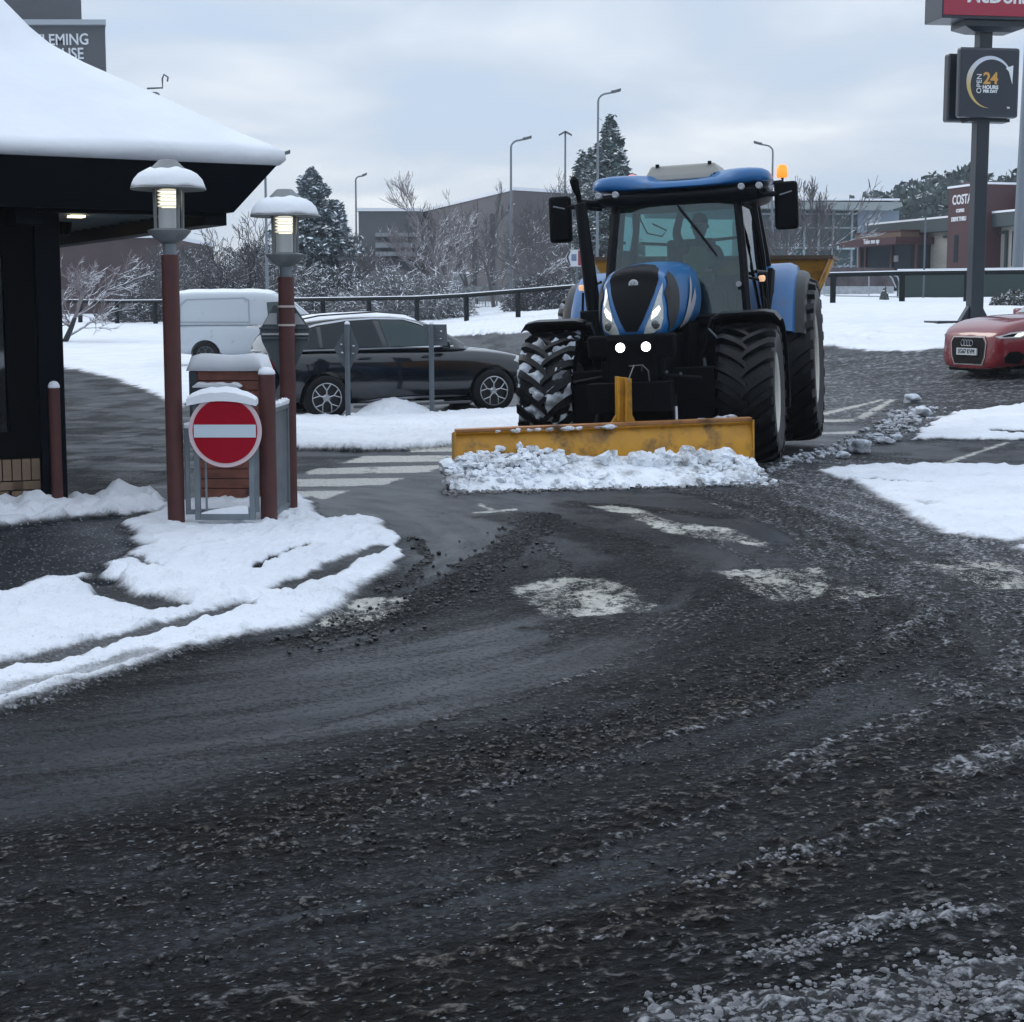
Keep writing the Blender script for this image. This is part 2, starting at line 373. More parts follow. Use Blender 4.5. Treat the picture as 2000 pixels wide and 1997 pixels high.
    # patchy thinning on the far and right snow
    th = fbm(x * .8, y * .35, 4, 21)
    rag = ss(.1, .4, fbm(x * 1.1 + .4 * y, y * 1.3, 4, 33)) * (ss(0, 1, line_d(x, y, GP([(1600, 935), (1700, 975), (1800, 1040), (1950, 1080), (2100, 1120)]), .9) * -1 + 1))
    snow0 = snow.copy()
    snow = snow * (1 - np.clip(gro, 0, 1)) * (1 - .85 * rag)
    # ----- paint
    paint = np.zeros(len(x))
    for L in [[(799, 874), (1000, 871), (1000, 882), (801, 884)], [(667, 906), (706, 892), (960, 889), (960, 900), (719, 904)], [(594, 924), (619, 916), (879, 909), (833, 924), (606, 928)],
              [(430, 938), (792, 934), (753, 947), (697, 951), (430, 953)], [(430, 963), (685, 959), (635, 976), (430, 981)],
              [(995, 1150), (1070, 1132), (1184, 1130), (1246, 1154), (1250, 1185), (1202, 1202), (1070, 1210), (1039, 1185)], [(1240, 1170), (1300, 1185), (1285, 1196), (1230, 1200)],
              [(1387, 1117), (1466, 1112), (1598, 1108), (1625, 1128), (1605, 1167), (1554, 1180), (1488, 1172), (1444, 1145)], [(1612, 1150), (1690, 1145), (1730, 1165), (1640, 1180)],
              [(1149, 990), (1200, 990), (1246, 996), (1321, 1022), (1422, 1031), (1501, 1062), (1506, 1072), (1378, 1055), (1290, 1040), (1240, 1012)],
              [(1763, 1095), (1804, 1098), (2010, 1132), (2010, 1152), (1928, 1155), (1850, 1126)], [(1844, 1088), (2010, 1108), (2010, 1126), (1900, 1110)],
              [(1604, 807), (1722, 780), (1730, 783), (1604, 813)], [(1664, 819), (1736, 781), (1752, 781), (1690, 819)], [(1598, 820), (1668, 819), (1668, 825), (1598, 826)], [(1600, 845), (1675, 843), (1675, 848), (1600, 850)],
              [(1813, 914), (1876, 893), (1962, 864), (1974, 865), (1890, 894), (1830, 915)], [(929, 985), (936, 984), (966, 997), (958, 999)], [(922, 1002), (1005, 994), (1012, 997), (924, 1007)],
              [(590, 1238), (700, 1172), (760, 1165), (800, 1168), (790, 1190), (745, 1213)]]:
        soft = .02 + .002 * GP([L[0]])[0][1]
        paint = np.maximum(paint, ss(-soft, soft, poly_sd(x + .05 * fbm(x * 8, y * 8, 2, 7), y + .05 * fbm(x * 8, y * 8 + 4, 2, 6), GP(L))))
    # ----- slush
    ph = np.arctan2(y - 11.4, x + 3.9); fy = np.hypot(x + 3.9, y - 11.4); fx = ph * 6.5   # arcs of the turning traffic
    streak = fbm(fx * .45, fy * 4.5, 5, 57, .6)
    base = .55 + .8 * fbm(fx * .5, fy * 2.2, 4, 51) + .5 * streak
    near = 1 - ss(9.5, 11.5, y)
    slush = np.clip(.25 + base * .8, 0, 1) * near
    clean = np.zeros(len(x))
    for L, k in [([(-200, 1470), (0, 1410), (300, 1320), (560, 1262), (900, 1205), (1330, 1190), (1260, 1300), (1000, 1380), (700, 1470), (350, 1560), (-200, 1640)], .85),
                 ([(430, 960), (900, 880), (1100, 985), (980, 1050), (930, 1100), (850, 1150), (800, 1160), (780, 1020), (640, 1000)], 1), ([(1390, 1060), (1530, 1075), (1590, 1110), (1400, 1120), (1300, 1090)], .9),
                 ([(1250, 1000), (1500, 1020), (1560, 1060), (1420, 1030), (1300, 1020)], .6), ([(1540, 700), (1760, 780), (1560, 900), (1380, 940), (1380, 850)], .9), ([(560, 790), (1000, 770), (1120, 800), (480, 830)], .9)]:
        clean = np.maximum(clean, k * ss(-.25, .25, poly_sd(wx + .3 * fbm(x * .9, y * .9, 2, 77), wy, GP(L))))
    clean = clean * (.55 + .45 * ss(-.25, .2, streak)); slush = slush * (1 - .9 * clean)
    slush = np.maximum(slush, .45 * ss(9, 11, y) * (1 - clean) * ss(-.2, .3, fbm(x * 1.2, y * 1.2, 4, 61)))
    brown = np.zeros(len(x)); white = np.zeros(len(x)); clump = np.zeros(len(x))
    def stroke(L, w, s=.9, b=0, wh=0, cl=0, jag=.5):
        nonlocal slush, brown, white, clump
        ld = line_d(wx, wy, GP(L), w); g = (1 - ss(.35, 1.25, ld + jag * fbm(x * 5 + b * 3, y * 5, 3, 91)))
        slush = np.maximum(slush, s * g); brown = np.maximum(brown, b * g); white = np.maximum(white, wh * g); clump = np.maximum(clump, cl * g)
    stroke([(450, 1640), (700, 1560), (980, 1480), (1250, 1420), (1500, 1350), (1700, 1270), (1800, 1200)], .27, 1, 1, 0, .8)
    stroke([(700, 1985), (1000, 1880), (1300, 1790), (1560, 1690), (1800, 1560), (2000, 1480)], .2, .9, .9, 0, .8)
    stroke([(1000, 1700), (1200, 1620), (1420, 1560), (1650, 1500), (1900, 1420), (2050, 1350)], .14, .8, .8, 0, .7)
    stroke([(1250, 1350), (1450, 1290), (1600, 1220), (1680, 1150), (1690, 1080)], .3, .9, .8, 0, .4)
    stroke([(560, 1262), (700, 1228), (830, 1180), (930, 1115), (1010, 1060), (1060, 1010)], .16, 1, .3, 0, 1)
    stroke([(820, 1060), (835, 1090), (800, 1140), (740, 1160)], .05, .8, .3, 0, .9)
    stroke([(1480, 1872), (1600, 1845), (1720, 1810), (1930, 1780)], .045, 1, .1, .8, 1)
    stroke([(1300, 2000), (1560, 1970), (1800, 1935), (2050, 1890)], .10, 1, .1, .85, 1)
    stroke([(1600, 1995), (2050, 1960)], .1, 1, 0, .8, 1)
    stroke([(1340, 1735), (1480, 1690), (1620, 1660)], .035, 1, .3, .45, 1)
    stroke([(1400, 1870), (1100, 1830), (1050, 1840)], .02, .8, .2, .4, 1)
    stroke([(1870, 1510), (2050, 1450)], .12, 1, .2, .6, .8)
    stroke([(1800, 1330), (2050, 1400)], .14, .9, .1, .5, .8)
    stroke([(1790, 1130), (1850, 1165), (1920, 1200), (1975, 1275)], .10, .9, .35, .5, .5)
    stroke([(1690, 1262), (1760, 1235), (1850, 1185)], .07, .9, .3, .45, .4)
    stroke([(1545, 945), (1590, 1000), (1650, 1080)], .22, .75, .9, .15, .1, .2)
    stroke([(1500, 985), (1620, 1000), (1760, 1050), (1900, 1090), (2100, 1180)], .55, .75, .55, .22, .3)
    stroke([(1500, 925), (1620, 945), (1720, 985), (1900, 1045), (2100, 1100)], 1.0, 1, .3, .85, .2, .7)
    stroke([(1600, 1080), (1750, 1130), (1900, 1180), (2100, 1240)], .45, 1, .55, .45, .2, .8)
    stroke([(1350, 960), (1480, 980), (1600, 1040)], .3, .9, .45, .35, .2, .8)
    stroke([(1150, 1230), (1400, 1210), (1650, 1190), (1900, 1290)], .35, .9, .75, .18, .3, .8)
    stroke([(1560, 900), (1680, 905), (1760, 912)], .3, .95, .1, .7, .1, .9)
    stroke([(1500, 940), (1600, 935), (1720, 985), (1850, 1050), (2020, 1110)], .30, .7, .4, .35, .3)
    stroke([(1560, 1080), (1700, 1110), (1850, 1160), (2050, 1200)], .25, .6, .5, .1, .3)
    stroke([(1000, 1010), (1150, 1040), (1300, 1100), (1450, 1200), (1500, 1300)], .35, .6, .25, 0, .3)
    stroke([(1120, 985), (1300, 1000), (1420, 1010)], .2, .7, .2, .15, .4)
    stroke([(1150, 1040), (1240, 1060), (1270, 1100)], .12, .7, 1, .05, 0)
    stroke([(-60, 1415), (0, 1395), (140, 1350), (363, 1278), (480, 1245)], .07, .9, .3, .55, .5)
    stroke([(1480, 930), (1560, 905), (1650, 880), (1760, 850)], .25, .8, .2, .5, .6)
    stroke([(1560, 905), (1700, 895), (1850, 905)], .3, .6, .2, .3, .4)
    stroke([(400, 1480), (700, 1400), (1000, 1300), (1250, 1250)], .03, .35, 0, 0, .6)
    stroke([(0, 1560), (300, 1490), (500, 1440)], .03, .4, 0, 0, .6)
    stroke([(100, 1880), (400, 1760), (760, 1660)], .06, .5, .2, 0, .9); stroke([(0, 1760), (260, 1690)], .05, .5, .2, 0, .9)
    stroke([(0, 1990), (300, 1900), (640, 1800), (900, 1740)], .07, .6, .2, .1, .9)
    for L_, w_, wh_ in [([(1530, 1010), (1600, 1050), (1700, 1092), (1800, 1170), (1850, 1260)], .07, .5), ([(1690, 1060), (1790, 1092), (1860, 1150), (1930, 1240), (1985, 1330)], .09, .55),
                     ([(1400, 985), (1500, 1020), (1600, 1075), (1660, 1130), (1680, 1200)], .06, .45), ([(1250, 1003), (1400, 1062), (1500, 1115), (1560, 1180)], .05, .4), ([(1000, 1015), (1100, 1100), (1130, 1180), (1080, 1260)], .05, .35),
                     ([(600, 1480), (900, 1400), (1150, 1320), (1350, 1230), (1450, 1160)], .03, .3), ([(900, 1560), (1200, 1480), (1500, 1380), (1700, 1270)], .03, .38), ([(1100, 1685), (1400, 1585), (1700, 1462), (1900, 1340)], .025, .4),
                     ([(300, 1700), (700, 1600), (1000, 1530)], .02, .3), ([(1500, 1500), (1750, 1400), (2050, 1300)], .04, .45), ([(1620, 1650), (1850, 1580), (2050, 1540)], .04, .45), ([(1650, 985), (1800, 1040), (2050, 1110)], .12, .75), ([(1560, 960), (1700, 1010), (1850, 1075)], .10, .6)]:
        stroke(L_, w_, .95, .35, wh_, .2, .9)
    for L_, w_ in [([(1480, 960), (1560, 1020), (1640, 1110), (1690, 1220), (1700, 1340)], .08), ([(1740, 1060), (1840, 1120), (1900, 1210), (1950, 1330)], .08), ([(560, 1420), (900, 1340), (1150, 1260), (1330, 1170), (1380, 1090)], .05), ([(650, 1535), (1000, 1445), (1300, 1350), (1520, 1250)], .035),
                   ([(1050, 1620), (1350, 1530), (1650, 1410), (1850, 1290)], .03), ([(200, 1640), (600, 1540), (800, 1490)], .03), ([(1250, 1760), (1500, 1670), (1800, 1540)], .025), ([(900, 1830), (1300, 1720)], .02)]:
        ld = line_d(wx, wy, GP(L_), w_); g = (1 - ss(.3, 1.3, ld + .8 * fbm(x * 5, y * 5, 3, 95))) * ss(-.35, .1, fbm(x * .9, y * .9, 2, 96)); slush = slush * (1 - .42 * g); white = white * (1 - .5 * g); clump = clump * (1 - g)
    # far slushy road on the right and behind the black car
    farr = ss(-.5, .8, poly_sd(x, y, [(3.9, 21.5), (12, 20), (30, 24), (40, 34), (20, 33.5), (7, 32.5), (-6, 52), (-12, 50), (-1, 37), (3, 27)]))
    st = fbm(x * .55, y * 2.4, 4, 71)
    slush = np.maximum(slush, farr * (.7 + .3 * ss(-.1, .35, st))); white = np.maximum(white, farr * (.45 + .6 * ss(-.02, .32, st))); brown = np.maximum(brown, farr * .45 * ss(-.35, .1, -st))
    lane = ss(-.3, .3, poly_sd(x, y, GP([(110, 716), (155, 725), (217, 739), (317, 780), (400, 850), (330, 992), (128, 985), (100, 900)])))
    st2 = fbm(x * 1.3, y * 1.1, 4, 73); slush = np.maximum(slush, lane * .75 * ss(-.15, .2, fbm(x * .9, y * .55, 5, 75, .6))); white = np.maximum(white, lane * .30 * ss(0, .4, st2)); clean = np.maximum(clean, lane * ss(0, .3, st2))
    pav = ss(-.05, .05, poly_sd(x, y, GP([(-300, 1040), (0, 1030), (250, 1005), (300, 1030), (300, 1080), (220, 1160), (0, 1180), (-300, 1200)])))
    slush = slush * (1 - .8 * pav); slush *= (1 - snow); brown = np.maximum(brown, .35 * near * ss(-.3, .3, fbm(fx * .4 + 9, fy * 1.6, 3, 58)))
    # worn paint: slush hides it in spots
    wear = ss(-.12, .14, fbm(x * 3.2, y * 2.2, 4, 101) + .35 - .45 * (y < 13) * 1.0)
    fine = ss(-.16, .1, fbm(x * 14, y * 9, 3, 103) + .12)
    paint = paint * np.clip(.55 + .45 * wear, 0, 1) * np.where(y < 13, .55 + .45 * fine, 1.0)
    paint *= (1 - .35 * np.clip(brown, 0, 1)); slush *= (1 - .6 * paint)
    # ----- heights
    amp = 1 - ss(14, 30, y)
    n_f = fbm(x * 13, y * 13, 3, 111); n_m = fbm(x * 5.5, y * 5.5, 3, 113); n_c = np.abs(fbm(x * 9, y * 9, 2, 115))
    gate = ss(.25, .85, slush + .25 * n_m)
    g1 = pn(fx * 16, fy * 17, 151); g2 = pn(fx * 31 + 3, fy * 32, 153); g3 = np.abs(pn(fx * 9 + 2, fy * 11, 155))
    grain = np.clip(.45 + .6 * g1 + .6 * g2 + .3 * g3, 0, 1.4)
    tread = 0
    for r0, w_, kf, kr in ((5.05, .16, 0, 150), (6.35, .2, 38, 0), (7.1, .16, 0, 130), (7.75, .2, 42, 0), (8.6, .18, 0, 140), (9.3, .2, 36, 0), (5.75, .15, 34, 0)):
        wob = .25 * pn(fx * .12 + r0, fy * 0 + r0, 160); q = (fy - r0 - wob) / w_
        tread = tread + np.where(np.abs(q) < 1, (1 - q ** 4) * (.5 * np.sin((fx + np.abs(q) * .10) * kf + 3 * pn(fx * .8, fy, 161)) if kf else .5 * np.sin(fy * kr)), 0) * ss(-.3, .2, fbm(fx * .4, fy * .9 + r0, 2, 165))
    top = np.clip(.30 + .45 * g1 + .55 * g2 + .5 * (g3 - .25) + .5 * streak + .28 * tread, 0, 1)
    h = gate * (.0078 * grain + .003 * np.clip(n_m + .3, 0, 1)) * (.9 + .7 * clump) * (1 - .5 * clean) + gate * near * .0022 * tread + near * .004 * streak
    h += clump * gate * .007 * ss(-.05, .5, n_m + .3 * g1) + white * gate * (y < 9) * .009 * grain
    # tyre imprint ridges in the brown track on the right
    pA, pB = G(1545, 945), G(1650, 1080); dv = np.array(pB) - np.array(pA); dv /= np.hypot(*dv)
    ac = (x - pA[0]) * -dv[1] + (y - pA[1]) * dv[0]; ld = line_d(x, y, [pA, pB], .26)
    h += .006 * np.sin(ac * 60) * (ld < 1)
    sn_n = fbm(x * 2.4, y * 2.4, 4, 121); sn_c = fbm(x * 7, y * 7, 3, 123)
    dep = .04 * snow + snow * (.028 * sn_n + .026 * sn_c + .009 * g1 * (y < 16) + .02 * np.abs(sn_c))
    berm = s_isl * (1 - ss(0, 1, line_d(wx, wy, GP([(0, 1200), (180, 1165), (240, 1130), (300, 1160), (480, 1190), (600, 1180)]), .35)))
    dep += snow * berm * (.07 * np.clip(sn_n + .3, 0, 1) + .04 * np.clip(sn_c, 0, 1))
    dep += snow * s_wall * (.12 * np.clip(sn_n + .35, 0, 1) + .05 * sn_c)
    mound = np.exp(-(((x - G(765, 812)[0]) / .45) ** 2 + ((y - (G(765, 812)[1] - .3)) / .5) ** 2)) * .20 + np.exp(-(((x - G(590, 815)[0]) / .5) ** 2 + ((y - 23.4) / .5) ** 2)) * .08
    dep += snow * (mound + s_mid * .05)
    tr = ss(.1, .35, fbm(x * .35, y * 2.2, 3, 131)); dep -= snow * s_far * .03 * tr
    for (u0, v0, u1, v1) in [(1560, 690, 1660, 655), (1600, 672, 1720, 650), (100, 680, 330, 676), (1650, 668, 1850, 664), (880, 655, 1010, 648)]:
        dep -= .08 * snow * (1 - ss(.3, 1, line_d(wx, wy, GP([(u0, v0), (u1, v1)]), .22)))
    Zt = Z + np.where(snow > .02, dep * (1 - ss(150, 200, y) * .5), 0) + h * amp + .003 * fbm(x * 1.5, y * 1.5, 2, 140)
    # hollow where the blade scrapes, keep clear under vehicles
    # ----- faces, classes
    ny, nx = sh; idx = np.arange(ny * nx).reshape(sh)
    F = np.stack([idx[:-1, :-1], idx[:-1, 1:], idx[1:, 1:], idx[1:, :-1]], -1).reshape(-1, 4)
    def fm(a): return a[F].mean(1)
    fs_ = fm(snow); fc = np.zeros(len(F), int)
    reg = np.argmax(np.stack([s_isl + s_wall, s_mid, s_r7 + s_r6, s_far]), 0)
    reg_f = reg[F[:, 0]]
    fc[(fs_ > .35)] = 2
    fpav = fm(pav) > .5; fc[(fc == 0) & fpav] = 1
    m = bpy.data.materials['ground_mix']
    names = {0: 'road', 1: 'pavement', 20: 'snow_bank', 21: 'snow_verge', 22: 'snow_drift', 23: 'snow_field'}
    code = np.where(fc == 2, 20 + reg_f, fc)
    co_ = np.stack([x, y, Zt], 1)
    for k, nm in names.items():
        ff = F[code == k]
        if len(ff) == 0: continue
        used = np.unique(ff); mp = np.full(len(x), -1); mp[used] = np.arange(len(used)); ff = mp[ff]
        me = bpy.data.meshes.new(nm); me.vertices.add(len(used)); me.vertices.foreach_set('co', co_[used].ravel())
        me.loops.add(ff.size); me.loops.foreach_set('vertex_index', ff.ravel().astype(np.int32)); me.polygons.add(len(ff))
        me.polygons.foreach_set('loop_start', np.arange(0, ff.size, 4, dtype=np.int32)); me.polygons.foreach_set('use_smooth', np.ones(len(ff), bool))
        me.update(calc_edges=True)
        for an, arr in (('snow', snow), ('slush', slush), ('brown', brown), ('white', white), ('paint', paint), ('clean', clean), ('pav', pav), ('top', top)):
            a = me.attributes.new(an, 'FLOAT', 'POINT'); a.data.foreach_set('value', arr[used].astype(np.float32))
        fl = me.attributes.new('flow', 'FLOAT_VECTOR', 'POINT'); fl.data.foreach_set('vector', np.stack([fx[used], fy[used], 0 * fx[used]], 1).astype(np.float32).ravel())
        me.materials.append(m); o = bpy.data.objects.new(nm, me); C.objects.link(o); o['kind'] = 'structure'

def ground_material():
    m = bpy.data.materials.new('ground_mix'); m.use_nodes = True; N = m.node_tree.nodes; L = m.node_tree.links; b = N['Principled BSDF']
    tc = N.new('ShaderNodeTexCoord')
    def at(n): a = N.new('ShaderNodeAttribute'); a.attribute_name = n; return a.outputs['Fac']
    def noise(s, d=5, r=.55, sc=None, dist=0):
        n = N.new('ShaderNodeTexNoise'); n.inputs['Scale'].default_value = s; n.inputs['Detail'].default_value = d; n.inputs['Roughness'].default_value = r; n.inputs['Distortion'].default_value = dist
        if sc:
            mp = N.new('ShaderNodeMapping'); mp.inputs['Scale'].default_value = sc; mp.inputs['Rotation'].default_value = (0, 0, -.9); L.new(tc.outputs['Object'], mp.inputs[0]); L.new(mp.outputs[0], n.inputs['Vector'])
        else: L.new(tc.outputs['Object'], n.inputs['Vector'])
        return n.outputs['Fac']
    def rng_(v, a, b_, c=0, d=1):
        r = N.new('ShaderNodeMapRange'); r.interpolation_type = 'SMOOTHSTEP'
        for i, k in enumerate((a, b_, c, d)): r.inputs[i + 1].default_value = k
        L.new(v, r.inputs[0]); return r.outputs[0]
    def mixc(f, a, b_):
        x = N.new('ShaderNodeMix'); x.data_type = 'RGBA'
        for s_, i in ((f, 0), (a, 6), (b_, 7)):
            if isinstance(s_, tuple): x.inputs[i].default_value = (*s_, 1)
            elif isinstance(s_, (int, float)): x.inputs[i].default_value = s_
            else: L.new(s_, x.inputs[i])
        return x.outputs[2]
    def mth(op, a, b_):
        x = N.new('ShaderNodeMath'); x.operation = op
        for i, s_ in enumerate((a, b_)):
            if isinstance(s_, (int, float)): x.inputs[i].default_value = s_
            else: L.new(s_, x.inputs[i])
        return x.outputs[0]
    fa = N.new('ShaderNodeAttribute'); fa.attribute_name = 'flow'
    def fnoise(sc, d=4, r=.6, dist=0):
        n = N.new('ShaderNodeTexNoise'); n.inputs['Scale'].default_value = 1; n.inputs['Detail'].default_value = d; n.inputs['Roughness'].default_value = r; n.inputs['Distortion'].default_value = dist
        mp = N.new('ShaderNodeMapping'); mp.inputs['Scale'].default_value = sc; L.new(fa.outputs['Vector'], mp.inputs[0]); L.new(mp.outputs[0], n.inputs['Vector']); return n.outputs['Fac']
    grit = noise(170, 3, .6); mid = fnoise((34, 29, 1), 6, .70, .3); big = noise(2.2, 4); strk = fnoise((.9, 7, 1), 6, .65); fine = fnoise((80, 74, 1), 4, .6)
    asph = mixc(rng_(grit, .38, .68), (.006, .0078, .010), (.022, .026, .031))
    asph = mixc(rng_(strk, .40, .66), asph, (.021, .024, .029))
    vc = N.new('ShaderNodeTexVoronoi'); vc.inputs['Scale'].default_value = 1; vc.inputs['Randomness'].default_value = 1
    wv = N.new('ShaderNodeVectorMath'); wv.operation = 'MULTIPLY_ADD'; wn = N.new('ShaderNodeTexNoise'); wn.inputs['Scale'].default_value = 22; wn.inputs['Detail'].default_value = 3; L.new(fa.outputs['Vector'], wn.inputs['Vector'])
    L.new(wn.outputs['Color'], wv.inputs[0]); wv.inputs[1].default_value = (.06, .05, 0); L.new(fa.outputs['Vector'], wv.inputs[2])
    mp2 = N.new('ShaderNodeMapping'); mp2.inputs['Scale'].default_value = (40, 34, 1); L.new(wv.outputs[0], mp2.inputs[0]); L.new(mp2.outputs[0], vc.inputs['Vector'])
    clod = rng_(vc.outputs['Distance'], .62, .12)
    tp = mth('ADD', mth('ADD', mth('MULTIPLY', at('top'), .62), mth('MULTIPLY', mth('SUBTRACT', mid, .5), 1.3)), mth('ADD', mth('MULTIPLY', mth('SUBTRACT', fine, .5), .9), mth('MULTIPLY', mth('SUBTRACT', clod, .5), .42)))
    sl = mixc(rng_(tp, .16, .86), (.0022, .0025, .003), (.150, .152, .157))  # hollows darkened in the colour: wet gaps plus painted occlusion shade
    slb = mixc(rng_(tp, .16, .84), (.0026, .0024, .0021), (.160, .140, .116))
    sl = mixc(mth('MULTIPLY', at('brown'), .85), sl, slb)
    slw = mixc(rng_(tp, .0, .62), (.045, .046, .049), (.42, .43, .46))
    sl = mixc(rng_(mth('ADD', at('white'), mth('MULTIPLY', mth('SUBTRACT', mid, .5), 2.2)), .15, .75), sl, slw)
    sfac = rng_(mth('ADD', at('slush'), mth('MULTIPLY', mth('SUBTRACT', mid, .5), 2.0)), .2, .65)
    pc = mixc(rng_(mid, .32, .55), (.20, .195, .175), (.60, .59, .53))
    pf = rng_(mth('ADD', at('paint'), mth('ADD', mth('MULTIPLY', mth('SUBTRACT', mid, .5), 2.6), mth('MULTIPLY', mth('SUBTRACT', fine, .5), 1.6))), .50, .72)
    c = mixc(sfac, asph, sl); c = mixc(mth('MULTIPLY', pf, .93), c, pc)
    # pale crystals strewn over the wet slush
    vo = N.new('ShaderNodeTexVoronoi'); vo.inputs['Scale'].default_value = 48; mp = N.new('ShaderNodeMapping'); mp.inputs['Scale'].default_value = (1, 1, 1); L.new(tc.outputs['Object'], mp.inputs[0]); L.new(mp.outputs[0], vo.inputs['Vector'])
    sx = N.new('ShaderNodeSeparateColor'); L.new(vo.outputs['Color'], sx.inputs[0])
    sp = mth('MULTIPLY', rng_(fnoise((38, 62, 1), 2, .5), .645, .70), rng_(mth('ADD', strk, mth('MULTIPLY', sx.outputs[0], .3)), .50, .75))
    sp = mth('MULTIPLY', sp, mth('SUBTRACT', 1.0, mth('MULTIPLY', at('clean'), .75)))
    c = mixc(mth('MULTIPLY', sp, .75), c, (.34, .37, .41))
    sv = N.new('ShaderNodeTexVoronoi'); sv.inputs['Scale'].default_value = 28; L.new(tc.outputs['Object'], sv.inputs['Vector'])
    c = mixc(mth('MULTIPLY', at('pav'), rng_(sv.outputs['Distance'], .25, .12)), c, (.38, .40, .44))
    snc = mixc(rng_(noise(1.3, 6, .6), .3, .75), (.78, .81, .86), (.69, .72, .77))
    snf = rng_(mth('ADD', at('snow'), mth('MULTIPLY', mth('SUBTRACT', mid, .5), .5)), .15, .62)
    snd = mixc(rng_(mth('ADD', at('snow'), mth('MULTIPLY', mth('SUBTRACT', mid, .5), .9)), .2, .92), (.20, .20, .203), snc)
    snd = mixc(mth('MULTIPLY', rng_(noise(5, 8, .75), .60, .72), .35), snd, (.42, .42, .43))
    c = mixc(snf, c, snd)
    L.new(c, b.inputs['Base Color'])
    ro = mth('ADD', mth('ADD', .34, mth('MULTIPLY', sfac, .14)), mth('MULTIPLY', rng_(big, .3, .7), .08)); ro = mth('SUBTRACT', ro, mth('MULTIPLY', at('clean'), .06))
    ro = mth('ADD', ro, mth('MULTIPLY', snf, .45)); L.new(ro, b.inputs['Roughness'])
    b.inputs['IOR'].default_value = 1.35; L.new(mth('ADD', .16, mth('MULTIPLY', mth('MULTIPLY', at('clean'), rng_(strk, .3, .7, .25, 1)), .26)), b.inputs['Specular IOR Level'])
    hh = mth('ADD', mth('MULTIPLY', grit, .22), mth('MULTIPLY', mth('MULTIPLY', tp, sfac), 3.2)); hh = mth('ADD', hh, mth('MULTIPLY', sp, .4)); hh = mth('ADD', hh, mth('MULTIPLY', snf, mth('ADD', mth('MULTIPLY', noise(11, 6, .65), 3.0), mth('MULTIPLY', noise(55, 3, .6), .5))))
    bp = N.new('ShaderNodeBump'); bp.inputs['Strength'].default_value = .8; bp.inputs['Distance'].default_value = .012; L.new(hh, bp.inputs['Height']); L.new(bp.outputs[0], b.inputs['Normal'])
ground_material(); ground()

